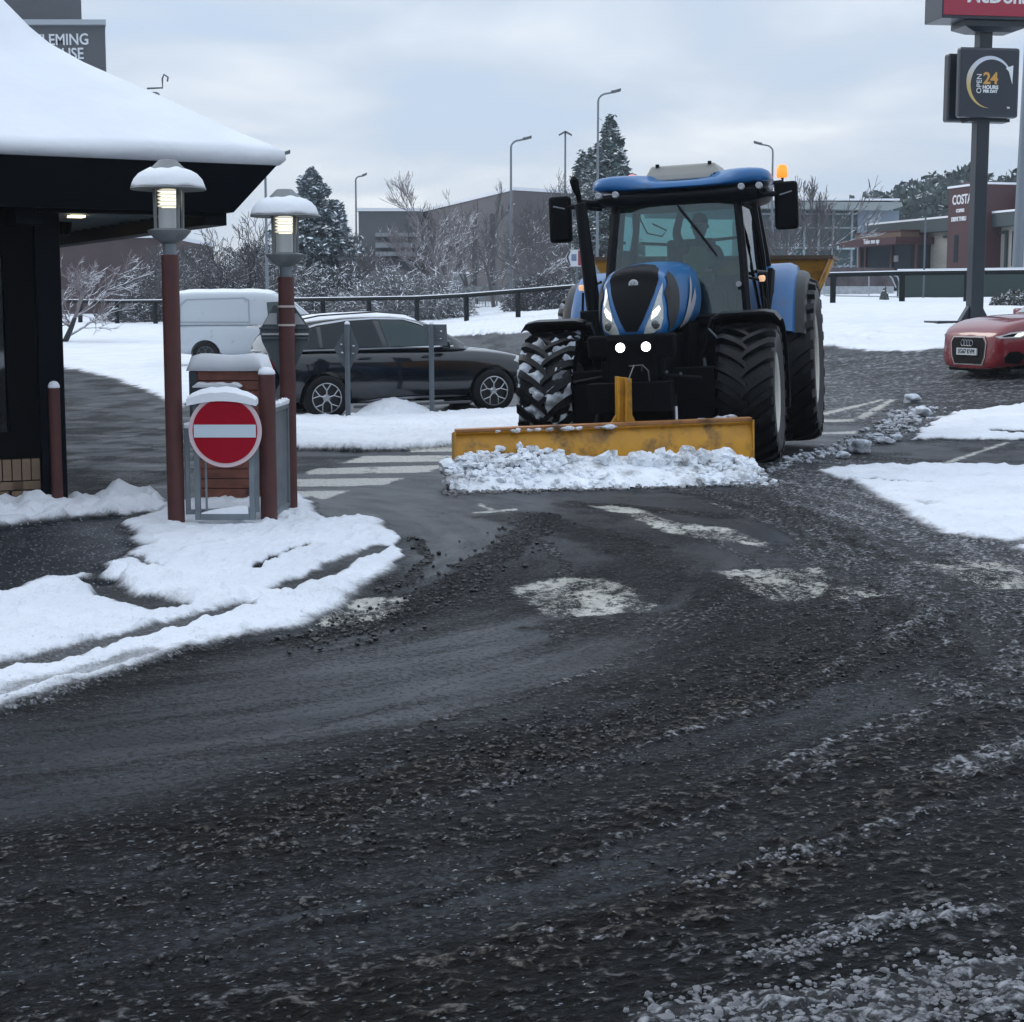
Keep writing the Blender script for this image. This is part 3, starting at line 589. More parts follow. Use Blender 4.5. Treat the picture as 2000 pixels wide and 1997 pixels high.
# ------------------------------------------------------------------ restaurant on the left
GLASSD = glass_mat('dark_window_glass', (.30, .34, .38), .10)
def restaurant():
    A = R(28); u = Vector((cos(A), sin(A), 0)); v = Vector((-sin(A), cos(A), 0)); E = Vector((-1.86, 13.43, 0)); z_ = Vector((0, 0, 1))
    t = empty('restaurant', tuple(E), A, label='low restaurant with deep snow on its hipped roof and dark navy fascia', cat='restaurant')
    # local frame: x along the front (negative = left), y to the back
    Lf, Dp = 14.0, 16.0
    ze, zb, ins = 2.72, 2.35, .27
    def P(s, q, z): return (s, q, z)
    # snow covered roof: profile of height against distance in from the eave
    prof = [(-.02, ze - .01), (-.06, ze + .03), (-.05, ze + .10), (.03, ze + .15), (.25, ze + .27), (.7, ze + .55), (1.2, ze + .86), (1.42, ze + 1.01), (1.55, ze + 1.16), (1.85, ze + 1.58), (2.2, ze + 2.05), (2.6, ze + 2.55), (3.2, ze + 2.9), (3.9, ze + 2.95)]
    m = MB(); rings = []
    nx_, nc = 40, 3
    for i, (d, z) in enumerate(prof):
        loop = []
        def ad(x, y):
            loop.append((x, y, z + .034 * float(fbm(np.array([x * 1.3]), np.array([y * 1.3 + z]), 3, 9)[0]) * (1 if i > 0 else 0)))
        x0, x1, y0, y1 = -Lf + d, -d, d, Dp - d
        for k in range(40): ad(x0 + (x1 - x0) * k / 40 if k else x0, y0)
        for k in range(40): ad(x1, y0 + (y1 - y0) * k / 40)
        for k in range(40): ad(x1 + (x0 - x1) * k / 40, y1)
        for k in range(40): ad(x0, y1 + (y0 - y1) * k / 40)
        rings.append(loop)
    m.loft(rings); m.build('roof', SNOW, t, smooth='all', fix=True)
    # fascia: slopes inward going down
    m = MB(); top = [(-Lf, 0), (0, 0), (0, Dp), (-Lf, Dp)]; bot = [(-Lf + ins, ins), (-ins, ins), (-ins, Dp - ins), (-Lf + ins, Dp - ins)]
    m.loft([[(a, b, ze - .012) for a, b in top], [(a, b, zb) for a, b in bot], [(a + (.06 if a < -5 else -.06), b + (.06 if b < 5 else -.06), zb) for a, b in bot]], cap=False)
    m.add([(a, b, ze - .012) for a, b in top], [(0, 1, 2, 3)]); m.build('fascia', NAVY, t)
    m = MB(); m.bx(-Lf + .3, -.3 - .02, .3, Dp - .3, zb + .03, zb + .06)
    for k in range(26): m.bx(-4.2, -.36, .5 + k * .35, .5 + k * .35 + .03, zb + .012, zb + .03)
    m.build('soffit', mat('soffit_panel', (.20, .26, .28), .4), t)
    m = MB(); m.bx(-1.95, -1.75, .4, Dp - 1, zb - .12, zb + .03); m.bx(-.48, -.30, .36, Dp - .6, zb - .10, zb + .03); m.bx(-1.8, -.3, .36, .46, zb - .03, zb + .03); m.build('soffit_beam', NAVY, t)
    WL = mat('soffit_lamp', (1, .8, .55), .4, emit=(1, .72, .42), estr=3.2)
    for (xq, q) in ((-1.21, 1.5), (-.95, 3.5), (-1.2, 7.0)):
        mm = MB(); mm.bx(xq - .06, xq + .06, q, q + .14, zb - .003, zb + .013); mm.build('ceiling_light', WL, t)
    mm = MB(); mm.lathe([(.0, zb - .1), (.06, zb - .1), (.07, zb), (.07, zb + .02)], 12, (-1.05, 2.7, 0)); mm.build('camera_dome', BLACK, t)
    # walls: corner pier at x=-1.75..; window to its left above a brick plinth
    cx, cy = -1.54, .78                        # outer corner of the wall (local)
    m = MB(); m.bx(cx - .20, cx, cy - .02, cy + .36, -.02, zb + .03); m.build('corner_pier', NAVY, t, bevel=.01)
    m = MB(); m.bx(cx - .12, cx - .02, cy + .36, cy + 12, -.02, zb + .03); m.build('side_wall', NAVY, t)
    bl = mat('tan_brick', (.17, .115, .075), .8, var=.25, vscale=3, bump=.3)
    m = MB()
    mort = MB(); mort.bx(cx - 8, cx - .205, cy + .035, cy + .3, -.05, .405); mort.build('plinth_mortar', mat('mortar', (.03, .027, .025), .9), t)
    for i in range(34):
        x = cx - .21 - i * .235
        for r_, zz in ((0, .005), (1, .08), (2, .155)):
            o = .117 if r_ % 2 else 0; m.bx(x - .225 - o + .1, x - o + .1 if i or not r_ % 2 else x, cy + .01, cy + .1, zz, zz + .065) if not (i == 0) else m.bx(x - .225, x, cy + .01, cy + .1, zz, zz + .065)
    for i in range(100):
        x = cx - .21 - i * .075; m.bx(x - .065, x, cy + .01, cy + .1, .23, .40)
    m.build('brick_plinth', bl, t)
    m = MB(); m.bx(cx - 8, cx - .205, cy, cy + .1, zb - .35, zb + .03); m.bx(cx - 8, cx - .205, cy, cy + .1, .41, .62)
    for k in range(5): m.bx(cx - .44 - k * 1.5, cx - .205 - k * 1.5, cy, cy + .1, .62, zb - .35)
    m.build('window_frame', BLACK, t)
    m = MB(); m.bx(cx - 8, cx - .205, cy + .05, cy + .06, .62, zb - .35); m.build('window_glass', GLASSD, t)
    dk = mat('interior_dark', (.012, .012, .014), .8); md = mat('interior_grey', (.20, .21, .23), .6)
    m = MB(); m.bx(cx - 8, cx - .4, cy + 3.0, cy + 3.05, 0, zb); m.bx(cx - 8, cx - .15, cy + .35, cy + 3, zb - .05, zb - .02); m.bx(cx - 8, cx - .15, cy + .35, cy + 3, 0.0, .03); m.build('interior_wall', dk, t)
    m = MB(); rr = random.Random(2)
    for k in range(20): m.bx(cx - .62, cx - .56, cy + .36 + k * .001, cy + .42, .66 + k * .075, .69 + k * .075)
    m.bx(cx - .72, cx - .70, cy + .38, cy + .40, .65, 1.95); m.bx(cx - .52, cx - .5, cy + .38, cy + .40, .65, 1.95)
    for k in range(3): m.bx(cx - 1.5, cx - .5, cy + .45, cy + .5, .95 + k * .38, .97 + k * .38)
    m.bx(cx - 1.3, cx - .78, cy + .8, cy + .84, 1.62, 1.86); m.bx(cx - 1.3, cx - .85, cy + .9, cy + .94, 1.0, 1.14); m.bx(cx - 1.25, cx - .9, cy + .9, cy + .94, 1.28, 1.4)
    m.build('window_rack', md, t)
restaurant()

# ------------------------------------------------------------------ brown posts, lamps, railing, bin, no entry sign
LAMPG = mat('lamp_grey', (.20, .215, .22), .5, metal=.2, var=.12, vscale=10)
def cap_snow(r, h, c=(0, 0, 0), n=20, seed=0):
    rg = random.Random(seed); m = MB()
    m.lathe([(r * 1.02, c[2]), (r * 1.1, c[2] + h * .15), (r * 1.0, c[2] + h * .5), (r * .7, c[2] + h * .85), (r * .3, c[2] + h), (.001, c[2] + h * 1.02)], n, (c[0], c[1], 0))
    return m
def lamp_post(px, py, toppx, h, label, sh=0):
    t = empty('lamp_post', (px, py, tzf(px, py) - .03), 0, label=label, cat='lamp post', group='mushroom lamps on brown posts')
    H0 = h
    m = MB(); m.tube([(0, 0, 0), (0, 0, H0 - .66)], .062, 20); m.build('post', POSTB, t, smooth=True, bevel=.004)
    m = MB(); m.tube([(0, 0, H0 - .66), (0, 0, H0 - .55)], .047, 16); m.build('collar', GALV, t, smooth=True)
    m = MB(); m.lathe([(.055, H0 - .58), (.11, H0 - .545), (.15, H0 - .50), (.155, H0 - .49), (.10, H0 - .475)], 28); m.build('lamp_base', LAMPG, t, smooth=True)
    for k in range(4):
        a = pi / 4 + k * pi / 2 + sh; m = MB(); m.tube([(.112 * cos(a), .112 * sin(a), H0 - .49), (.118 * cos(a), .118 * sin(a), H0 - .20)], .013, 8); m.build('strut', LAMPG, t, smooth=True)
    m = MB(); m.lathe([(.072, H0 - .475), (.072, H0 - .335)], 24, cap=False)
    m.build('glass_tube', mat('frosted_glass', (.42, .45, .46), .25, emit=(.9, .95, 1), estr=.06), t, smooth=True)
    lo = mat('lit_louvre', (.9, .88, .8), .4, emit=(1, .95, .80), estr=.42)
    for k in range(5):
        z = H0 - .325 + k * .026; m = MB(); m.lathe([(.060, z), (.078, z + .004), (.078, z + .011), (.060, z + .018)], 24); m.build('louvre', lo, t, smooth=True)
    m = MB(); m.lathe([(.001, H0 - .33), (.05, H0 - .33), (.05, H0 - .2)], 16); m.build('bulb', mat('bulb_glow', (1, .95, .8), .4, emit=(1, .93, .75), estr=.8), t, smooth=True)
    m = MB(); m.lathe([(.262, H0 - .205), (.268, H0 - .20), (.262, H0 - .19), (.23, H0 - .13), (.17, H0 - .085), (.13, H0 - .065), (.065, H0), (.055, H0 + .005), (.001, H0 + .006)], 40, cap=False)
    m.lathe([(.262, H0 - .205), (.2, H0 - .19), (.02, H0 - .18)], 40, cap=False)
    m.build('shade', mat('lamp_shade_grey', (.17, .185, .19), .5, var=.1), t, smooth=True, fix=False)
    m = MB(); n = 40; rr = random.Random(int(px * 100)); rings = []
    for (r_, z) in [(.252, -.196), (.262, -.190), (.256, -.170), (.240, -.130), (.206, -.092), (.165, -.069), (.125, -.056), (.112, -.064)]:
        rings.append([(r_ * cos(2 * pi * j / n), r_ * sin(2 * pi * j / n), H0 + z + (.005 * sin(3 * 2 * pi * j / n + px) + .004 * sin(7 * 2 * pi * j / n + 2 * px)) * (1 if z < -.16 or z > -.06 else 0)) for j in range(n)])
    m.loft(rings, cap=False); m.build('snow_cap', SNOW, t, smooth='all', fix=False)
    return t
p1 = G(345, 1033); p2 = G(566, 1002); pb = G(526, 1026); pl = G(113, 993)
lamp_post(p1[0], p1[1], 320, 2.66, 'taller brown lamp post in front of the restaurant fascia, left of the no entry sign')
lamp_post(p2[0], p2[1], 385, 2.52, 'brown lamp post right of the bin with two sign clamps round its pole')
def bollard(p, h, label, r=.062):
    t = empty('bollard', (p[0], p[1], tzf(*p) - .03), 0, label=label, cat='bollard', group='brown snow-capped bollards')
    m = MB(); m.tube([(0, 0, 0), (0, 0, h)], r, 20); m.build('post', POSTB, t, smooth=True, bevel=.005)
    m = cap_snow(r * .95, .055, (0, 0, h)); m.build('snow_cap', SNOW, t, smooth='all')
bollard(pb, 1.14, 'brown bollard with a snow cap just right of the no entry sign')
bollard(pl, .99, 'brown bollard with a snow cap at the corner of the restaurant window', .045)

def railing(a, b, label, z0=.12, z1=.66, infill=True, rail2=None, gap=.07):
    a = Vector((a[0], a[1], 0)); b = Vector((b[0], b[1], 0)); d = (b - a); L = d.length; rz = math.atan2(d.y, d.x)
    t = empty('guard_rail', (a.x, a.y, tzf(a.x, a.y)), rz, label=label, cat='railing', group='galvanised guard rail panels')
    m = MB(); x0, x1 = gap, L - gap
    m.bx(x0, x1, -.02, .02, z1 - .035, z1); m.bx(x0, x1, -.02, .02, z0, z0 + .035); m.bx(x0, x0 + .035, -.02, .02, z0 + .035, z1 - .035); m.bx(x1 - .035, x1, -.02, .02, z0 + .035, z1 - .035)
    m.build('frame', GALV, t, bevel=.004)
    if infill:
        m = MB(); m.bx(x0 + .035, x1 - .035, -.003, .003, z0 + .035, z1 - .035); m.build('perforated_sheet', mat('grey_mesh_sheet', (.16, .18, .20), .5, metal=.3, var=.2), t)
    m = MB(); n = 14; rg = random.Random(3)
    rings = []
    for k in range(n + 1):
        x = x0 + (x1 - x0) * k / n; h = .03 + .025 * rg.random(); rings.append([(x, -.022, z1), (x, -.026, z1 + h * .6), (x, 0, z1 + h), (x, .026, z1 + h * .6), (x, .022, z1)])
    m.loft(rings); m.build('snow_cap', SNOW, t, smooth=True)
    for x in (x0 - .03, x1 + .03): m = MB(); m.tube([(x, 0, z1 - .05), (x + (.03 if x < .2 else -.03), 0, z1 - .05)], .015, 8); m.build('bracket', GALV, t)
    return t
railing((pb[0] + .02, pb[1]), p2, 'grey sheet railing panel seen almost edge on right of the bollard', .06, .86)
lowr = railing(p1, (pb[0], pb[1]), 'low bare railing frame behind the no entry sign', .10, .73, infill=False)

def no_entry():
    Y = p1[1] - .09; c = PY(440, 842, Y)
    t = empty('no_entry_sign', (c.x, Y, tzf(c.x, Y)), 0, label='round red no entry sign on a galvanised frame under a snow ridge', cat='road sign')
    z = c.z
    m = MB(); m.tube([(0, -.012, z), (0, .004, z)], .262, 64); o = m.build('border', mat('sign_border_pale', (.62, .48, .50), .45), t, bevel=.002)
    m = MB(); m.tube([(0, -.016, z), (0, -.010, z)], .232, 64); m.build('red_disc', mat('sign_red', (.30, .001, .014), .5, spec=.15, var=.06), t)
    m = MB(); m.bx(-.222, .222, -.021, -.0165, z - .046, z + .046); m.build('bar', mat('sign_bar_white', (.52, .60, .66), .4), t)
    m = MB(); m.bx(-.216, .216, -.019, -.0162, z - .04, z + .04)
    m = MB(); w0, w1, zb, zt = -.235, .20, .07, z + .225
    m.bx(w0, w0 + .04, .02, .06, zb, zt); m.bx(w1 - .04, w1, .02, .06, zb, zt); m.bx(w0 + .04, w1 - .04, .02, .06, zb, zb + .045); m.bx(w0 + .04, w1 - .04, .02, .06, zt - .04, zt); m.bx(w0 + .075, w0 + .09, .03, .05, zb + .05, zt - .05)
    m.bx(w0 + .04, w1 - .04, .004, .019, z + .12, z + .15); m.bx(w0 + .04, w1 - .04, .004, .019, z - .15, z - .12)
    m.build('frame', GALV, t, bevel=.004)
    m = MB(); rg = random.Random(5); rings = []; 
    for k in range(15):
        a = -.27 + .5 * k / 14; q = k / 14; h = .03 + .04 * sin(pi * q) ** .5 + .012 * rg.random(); zz = zt - .02 + .035 * sin(pi * q)
        rings.append([(a, -.03, zz - .025), (a, -.035, zz + h * .5), (a, .02, zz + h), (a, .07, zz + h * .5), (a, .065, zz - .01)])
    m.loft(rings); m.build('snow_ridge', SNOW, t, smooth=True)
    m = MB(); m.add([], []); rings = []
    for k in range(13):
        a = -.19 + .34 * k / 12; q = k / 12; h = .005 + .055 * (q * 1.1) ** .7 * (1 if q < .95 else .8)
        rings.append([(a, .02, zb + .045), (a, .02, zb + .045 + h), (a, .06, zb + .045 + h), (a, .06, zb + .045)])
    m.loft(rings); m.build('snow_fill', SNOW, t, smooth=True)
no_entry()

def litter_bin():
    Yb = 13.75; a = PY(375, 800, Yb); b = PY(511, 800, Yb); z0 = tzf(a.x, Yb); w = b.x - a.x
    t = empty('timber_bin', (a.x, Yb, z0), 0, label='timber slatted litter bin housing with thick snow on top, behind the no entry sign', cat='bin')
    wood = mat('bin_timber', (.155, .05, .032), .6, var=.35, vscale=8, bump=.5, bscale=22, dirt=.3, dcol=(.04, .018, .014))
    dg = mat('bin_dark_grey', (.035, .042, .048), .5)
    zt = 1.08
    m = MB(); 
    for k in range(13): m.bx(.05, w - .01, 0, .025, .03 + k * .081, .03 + k * .081 + .075)
    for k in range(13): m.bx(w - .012, w + .012, .03, .5, .03 + k * .081, .03 + k * .081 + .075)
    m.build('slats', wood, t, bevel=.004)
    m = MB(); m.bx(-.02, .05, -.01, .5, .7, zt); m.bx(0.0, .048, .03, .5, 0, .7); m.bx(.05, w - .015, .026, .5, 0, zt - .02); m.build('casing', dg, t, bevel=.01)
    m = MB(); m.bx(.04, .41, -.14, -.001, .93, .95); m.build('flap', dg, t, bevel=.006)
    for x in (.12, .30): mm = MB(); mm.bx(x, x + .03, -.03, -.002, .79, .9); mm.bx(x - .02, x + .05, -.035, -.002, .885, .90); mm.build('flap_hinge', GREYM, t)
    mm = MB(); rings = []; rg = random.Random(1)
    for k in range(13):
        x = .035 + .385 * k / 12; h = .028 + .014 * rg.random() * (1 if 0 < k < 12 else .3); h *= (.4 if k in (0, 12) else 1); rings.append([(x, -.145, .95), (x, -.15, .95 + h * .7), (x, -.08, .95 + h), (x, -.004, .95 + h), (x, -.004, .95)])
    mm.loft(rings); mm.build('flap_snow', SNOW, t, smooth=True)
    mm = MB(); rings = []
    for k in range(17):
        q = k / 16; x = -.035 + (w + .06) * q; e = min(q, 1 - q); h = .13 * (min(1, e / .07)) ** .45 + .006 * sin(9 * q)
        rings.append([(x, -.03, zt), (x, -.035, zt + h * .6), (x, 0, zt + h * .93), (x, .25, zt + h), (x, .5, zt + h * .9), (x, .52, zt)])
    mm.loft(rings); mm.build('snow_top', SNOW, t, smooth='all')
litter_bin()

def sign_backs():
    # back of a give way sign clamped to the second lamp post
    Y = p2[1] + .1; f = lambda u_, v_: PY(u_, v_, Y); c = f(556, 650)
    t = empty('give_way_sign', (c.x, Y, c.z), 0, label='grey back of a large triangular sign clamped to the right lamp post', cat='road sign')
    g = mat('sign_back_grey', (.085, .10, .11), .5, metal=.2, var=.12)
    k = lambda L: [tuple(f(a, b) - Vector((c.x, Y, c.z))) for a, b in L]
    m = MB(); m.prism(k([(507, 646), (534, 597), (574, 597), (608, 646), (600, 668), (566, 742), (550, 742), (512, 668)]), (0, -.004, 0), (0, .004, 0)); m.build('plate', g, t)
    for v_, s_ in ((641, .006), (653, .004), (661, .004)):
        m = MB(); a = f(512, v_) - c; b = f(603, v_) - c; m.bx(a.x, b.x, -.022, -.006, a.z - .007, a.z + .007); m.build('channel', GREYM if v_ != 653 else mat('channel_pale', (.5, .5, .5), .5), t)
    for q_ in ([(515, 634), (527, 612), (541, 612), (541, 634)], [(564, 634), (566, 615), (580, 612), (596, 634)]): m = MB(); m.prism(k(q_), (0, -.009, 0), (0, -.005, 0)); m.build('snow_patch', mat('frosty_snow', (.42, .43, .45), .8, dirt=.5, dcol=(.2, .2, .22)), t)
    for v_ in (599, 635):
        a = f(566, v_); m = MB(); m.lathe([(.068, a.z - c.z - .008), (.068, a.z - c.z + .008)], 20, (p2[0] - c.x, -.1, 0), cap=False); m.build('clamp', mat('clamp_pale', (.5, .42, .40), .45), t, smooth=True)
    # two slim posts on the snow verge
    for (u_, vb, vt, L, lab, top) in [(680, 826, 634, [(652, 682), (676, 640), (684, 640), (701, 682), (682, 726), (676, 726)], 'slim grey post with a small diamond sign back before the black car', 1),
                                      (844, 818, 634, [(826, 634), (872, 634), (874, 676), (828, 672)], 'slim grey post with a small square sign back before the black car', 0)]:
        g0 = G(u_, vb); Y = g0[1]; zz = tzf(*g0); b = PY(u_, vb, Y); tp = PY(u_ - 2, vt, Y)
        t = empty('sign_post', (g0[0], Y, zz - .02), 0, label=lab, cat='sign post')
        m = MB(); m.tube([(0, 0, 0), (tp.x - g0[0], 0, tp.z - zz + .02)], .038, 14); m.build('post', mat('post_grey', (.085, .105, .125), .5, var=.12), t, smooth=True)
        o0 = Vector((g0[0], Y, zz - .02)); q = [tuple(PY(a, b_, Y) - o0) for a, b_ in L]
        m = MB(); m.prism(q, (0, -.0+.045, 0), (0, .052, 0)); m.build('plate', g, t)
        m = MB(); w_ = .075; zc = sum(p[2] for p in q) / len(q) + (.0); xs_ = sum(p[0] for p in q) / len(q)
        for dz in (.06, -.06): m = MB(); m.bx(xs_ - .11, xs_ + .11, .02, .044, zc + dz - .012, zc + dz + .012); m.build('bracket', GREYM, t)
        for dx, dz in ((-.09, .07), (.09, .05), (-.08, -.05), (.08, -.06)): ico_lumps([(xs_ + dx, .035, zc + dz, .022, .6)], 1, int(dx * 100 + 50)).build('snow_bit', SNOW, t, smooth=True)
        m = cap_snow(.036, .045, (tp.x - g0[0], 0, tp.z - zz + .02), 12); m.build('snow_cap', SNOW, t, smooth='all')
sign_backs()

# ------------------------------------------------------------------ tractor (local: x = picture right, -y = forward)
TH = R(14.3)
def ring_pts(w, zb, zt, sh=.72, top=.5):
    """half section of the bonnet mirrored: bottom -> side -> rounded shoulder -> crown"""
    h = [(w * .80, zb), (w * .97, zb + (zt - zb) * .22), (w, zb + (zt - zb) * .45), (w * .98, zb + (zt - zb) * .66), (w * .90, zb + (zt - zb) * .83), (w * .72, zb + (zt - zb) * .94), (w * .4, zt - .008), (0, zt)]
    return h
def ag_tyre(name_parent, cx, cy, r, w, lugs, mirror, packed, rimr, rimmat, label=None):
    s = 1 if cx > 0 else -1
    wh = empty('wheel', (cx, cy, r)); wh.parent = name_parent
    if label: wh['label'] = label
    lug = .052; rb = r - lug
    m = MB(); hw = w / 2
    prof = [(rimr, -hw * .72), (rimr + .02, -hw * .86), (rb * .80, -hw * 1.02), (rb * .90, -hw * 1.0), (rb * .965, -hw * .9), (rb * .99, -hw * .6), (rb, -hw * .2), (rb, hw * .2), (rb * .99, hw * .6), (rb * .965, hw * .9), (rb * .90, hw * 1.0), (rb * .80, hw * 1.02), (rimr + .02, hw * .86), (rimr, hw * .72)]
    m.lathe(prof, 64, axis='X', cap=False)
    for side in (-1, 1):
        for k in range(lugs):
            a0 = 2 * pi * (k + (.5 if side > 0 else 0)) / lugs; rings = []
            for i in range(7):
                q = i / 6; x = side * (-.03 + (hw * 1.0 + .03) * q); a = a0 + .36 * (q ** .8)
                rr = (rb * (1 - .035 * q ** 4) + lug * (1.0 if i < 6 else .55)); ri = rb * (.97 if i < 6 else .93); ht = (.030 + .012 * q) / r
                if i == 6: x *= 1.015
                P_ = lambda rad, aa: (x, rad * sin(aa) * 1.0, rad * cos(aa))
                rings.append([P_(ri, a - ht * 1.35), P_(rr, a - ht), P_(rr, a + ht), P_(ri, a + ht * 1.35)])
            m.loft(rings)
    m.build('tyre', RUBBER, wh, smooth=True)
    m = MB(); o = s * hw
    m.lathe([(rimr + .02, o * .9), (rimr - .01, o * .84), (rimr - .03, o * .55), (rimr * .62, o * .40), (rimr * .38, o * .5), (rimr * .30, o * .75), (.001, o * .78)], 40, axis='X', cap=False)
    m.lathe([(rimr, -o * .8), (rimr - .02, -o * .3), (rimr * .6, o * .34)], 40, axis='X', cap=False)
    m.build('rim', rimmat, wh, smooth=True, fix=False)
    m = MB()
    for k in range(8): a = 2 * pi * k / 8; m.tube([(o * .42, rimr * .5 * cos(a), rimr * .5 * sin(a)), (o * .50, rimr * .5 * cos(a), rimr * .5 * sin(a))], .018, 6)
    m.build('hub_bolts', GREYM, wh)
    if packed:
        n1, n2 = 150, 22; vs = []
        for i in range(n1):
            a = 2 * pi * i / n1
            for j in range(n2 + 1):
                x = -hw * .98 + 2 * hw * .98 * j / n2; q = abs(x) / hw
                nz = float(fbm(np.array([a * r * 7]), np.array([x * 7 + 31]), 4, 55 + int(cx * 3))[0])
                rr = rb * (1 - .035 * q ** 4) + packed * .13 * nz + (-.012 + packed * .016)
                vs.append((x, rr * sin(a), rr * cos(a)))
        fs = [(i * (n2 + 1) + j, i * (n2 + 1) + j + 1, ((i + 1) % n1) * (n2 + 1) + j + 1, ((i + 1) % n1) * (n2 + 1) + j) for i in range(n1) for j in range(n2)]
        m = MB(); m.add(vs, fs); m.build('packed_snow', mat('tyre_snow', (.55, .60, .66), .8, var=.25, vscale=14, bump=.5, bscale=25, dirt=.5, dcol=(.10, .10, .11)), wh, smooth='all')
    return wh
def tractor():
    O = (1.465, 16.9)
    t = empty('tractor', (O[0], O[1], 0.0), -TH, label='big blue tractor with lit lamps pushing the yellow snow plough', cat='tractor')
    t.rotation_euler = (0, -R(2.8), -TH); t.location.z = .0 - .0
    T = lambda name, m, mt, par=None, **k: m.build(name, mt, par or t, **k)
    # ---- bonnet
    st = [(-1.10, .16, 1.38, 1.52), (-1.085, .24, 1.32, 1.66), (-1.04, .295, 1.285, 1.78), (-.97, .325, 1.27, 1.87), (-.85, .35, 1.27, 1.94), (-.65, .38, 1.29, 1.985), (-.3, .41, 1.32, 2.02), (.1, .43, 1.36, 2.05), (.5, .445, 1.38, 2.07), (.8, .45, 1.4, 2.08)]
    m = MB(); rings = []
    for y, w, zb, zt in st:
        h = ring_pts(w, zb, zt); rings.append([(x, y + (.0 if y > -.9 else (z - zb) * .22), z) for x, z in h] + [(-x, y + (.0 if y > -.9 else (z - zb) * .22), z) for x, z in h[-2::-1]])
    m.loft(rings); hood = T('bonnet', m, BLUE, smooth='all', subs=2)
    apply_mods(hood); hb = bvh_of(hood)
    gl = mat('bonnet_black', (.0012, .002, .0035), .5, spec=.10)
    g1 = [(-.235, 1.86), (-.21, 1.95), (-.14, 1.995), (0, 2.015), (.14, 1.995), (.21, 1.95), (.235, 1.86), (.205, 1.72), (.155, 1.58), (.10, 1.45), (.055, 1.37), (-.055, 1.37), (-.10, 1.45), (-.155, 1.58), (-.205, 1.72)]
    patch('grille', g1, 'y', -1, hb, gl, t, .008, 4)
    for s in (-1, 1):
        P_ = lambda L: [(s * a, b) for a, b in (L if s > 0 else L[::-1])]
        lens = patch('headlight', P_([(.275, 1.82), (.270, 1.68), (.285, 1.58), (.285, 1.48), (.262, 1.39), (.205, 1.355), (.115, 1.345), (.13, 1.40), (.175, 1.50), (.215, 1.62), (.255, 1.77)]), 'y', -1, hb, mat('headlight_glass', (.42, .44, .42), .12, coat=1, var=.2, vscale=20), t, .010, 4)
        patch('lit_strip', P_([(.198, 1.545), (.250, 1.60), (.262, 1.57), (.235, 1.51), (.185, 1.47)]), 'y', -1, hb, mat('headlight_on', (1, 1, .95), .3, emit=(1, 1, .93), estr=1.1), lens, .014, 3)
        m = MB(); h = hb.ray_cast(Vector((s * .22, -5, 1.425)), Vector((0, 1, 0)))[0]
        m.lathe([(.001, h.y - .026), (.03, h.y - .027), (.040, h.y - .02), (.045, h.y)], 20, (h.x, 0, h.z), axis='Y'); m.build('projector', mat('lens_dark', (.06, .065, .06), .15, coat=1), lens, smooth=True)
        patch('side_vent', [(-.93, 1.50), (-.90, 1.72), (-.78, 1.88), (-.60, 1.93), (-.58, 1.75), (-.62, 1.55), (-.75, 1.40), (-.86, 1.36)], 'x', s, hb, mat('vent_mesh', (.008, .009, .011), .55, bump=.6, bscale=120), t, .009, 4)
        patch('side_decal', [(-.42, 1.40), (-.05, 1.83), (.08, 1.90), (-.12, 1.60), (.16, 1.78), (.18, 1.68), (-.05, 1.48), (-.15, 1.37)], 'x', s, hb, mat('decal_silver', (.38, .38, .42), .4), t, .009, 4)
    h = hb.ray_cast(Vector((0, -5, 1.815)), Vector((0, 1, 0)))[0]
    m = MB(); m.lathe([(.001, h.y - .022), (.043, h.y - .022), (.047, h.y - .016), (.047, h.y + .01)], 28, (0, 0, h.z), axis='Y'); T('emblem', m, mat('emblem_silver', (.55, .58, .6), .35, metal=.4), smooth=True)
    m = MB(); m.tube([(-.020, h.y - .024, h.z - .018), (-.02, h.y - .024, h.z + .016), (-.004, h.y - .024, h.z - .012), (.016, h.y - .024, h.z + .018)], .005, 5); m.tube([(-.026, h.y - .024, h.z - .024), (.022, h.y - .024, h.z - .024)], .004, 5); T('emblem_mark', m, mat('emblem_grey', (.16, .18, .2), .4))
    m = MB(); m.box((-.15, -.86, 1.915), (.03, .01, .004), rz=.5); T('bonnet_chip', m, GREYM)
    # ---- chassis front block, lamps, hitch
    m = MB(); m.bx(-.30, .30, -1.0, .9, .75, 1.34); m.bx(-.24, .24, -1.18, -.95, .62, 1.32); m.bx(-.36, .36, .2, 3.2, .6, 1.45); T('chassis', m, BLACK, bevel=.03)
    m = MB(); m.bx(-.78, .78, -.12, .12, .52, .78); m.bx(-.36, .36, -.5, .5, .45, .8); m.bx(-.85, .85, 2.7, 3.0, .75, 1.1); T('axle', m, BLACK, bevel=.03)
    m = MB(); m.bx(-.42, .42, -1.16, -1.05, 1.12, 1.345); m.bx(-.30, .30, -1.14, -1.0, .9, 1.12); T('lamp_bar', m, BLACK, bevel=.03)
    for x in (-.10, .145):
        m = MB(); m.lathe([(.001, -1.185), (.040, -1.185), (.044, -1.18)], 24, (x, 0, 1.225), axis='Y', cap=False)
        o = T('fog_lamp', m, mat('lamp_white_on', (1, 1, 1), .3, emit=(1, 1, 1), estr=6), smooth=True)
        m = MB(); m.lathe([(.050, -1.188), (.056, -1.17), (.05, -1.12)], 24, (x, 0, 1.225), axis='Y', cap=False); m.build('bezel', BLACK, o, smooth=True)
    m = MB()
    for s in (-1, 1):
        m.tube([(s * .34, -.9, .75), (s * .36, -1.05, .5), (s * .36, -1.1, .34)], .05, 8)
        m.tube([(s * .28, -1.12, .95), (s * .62, -.9, .9)], .025, 6)
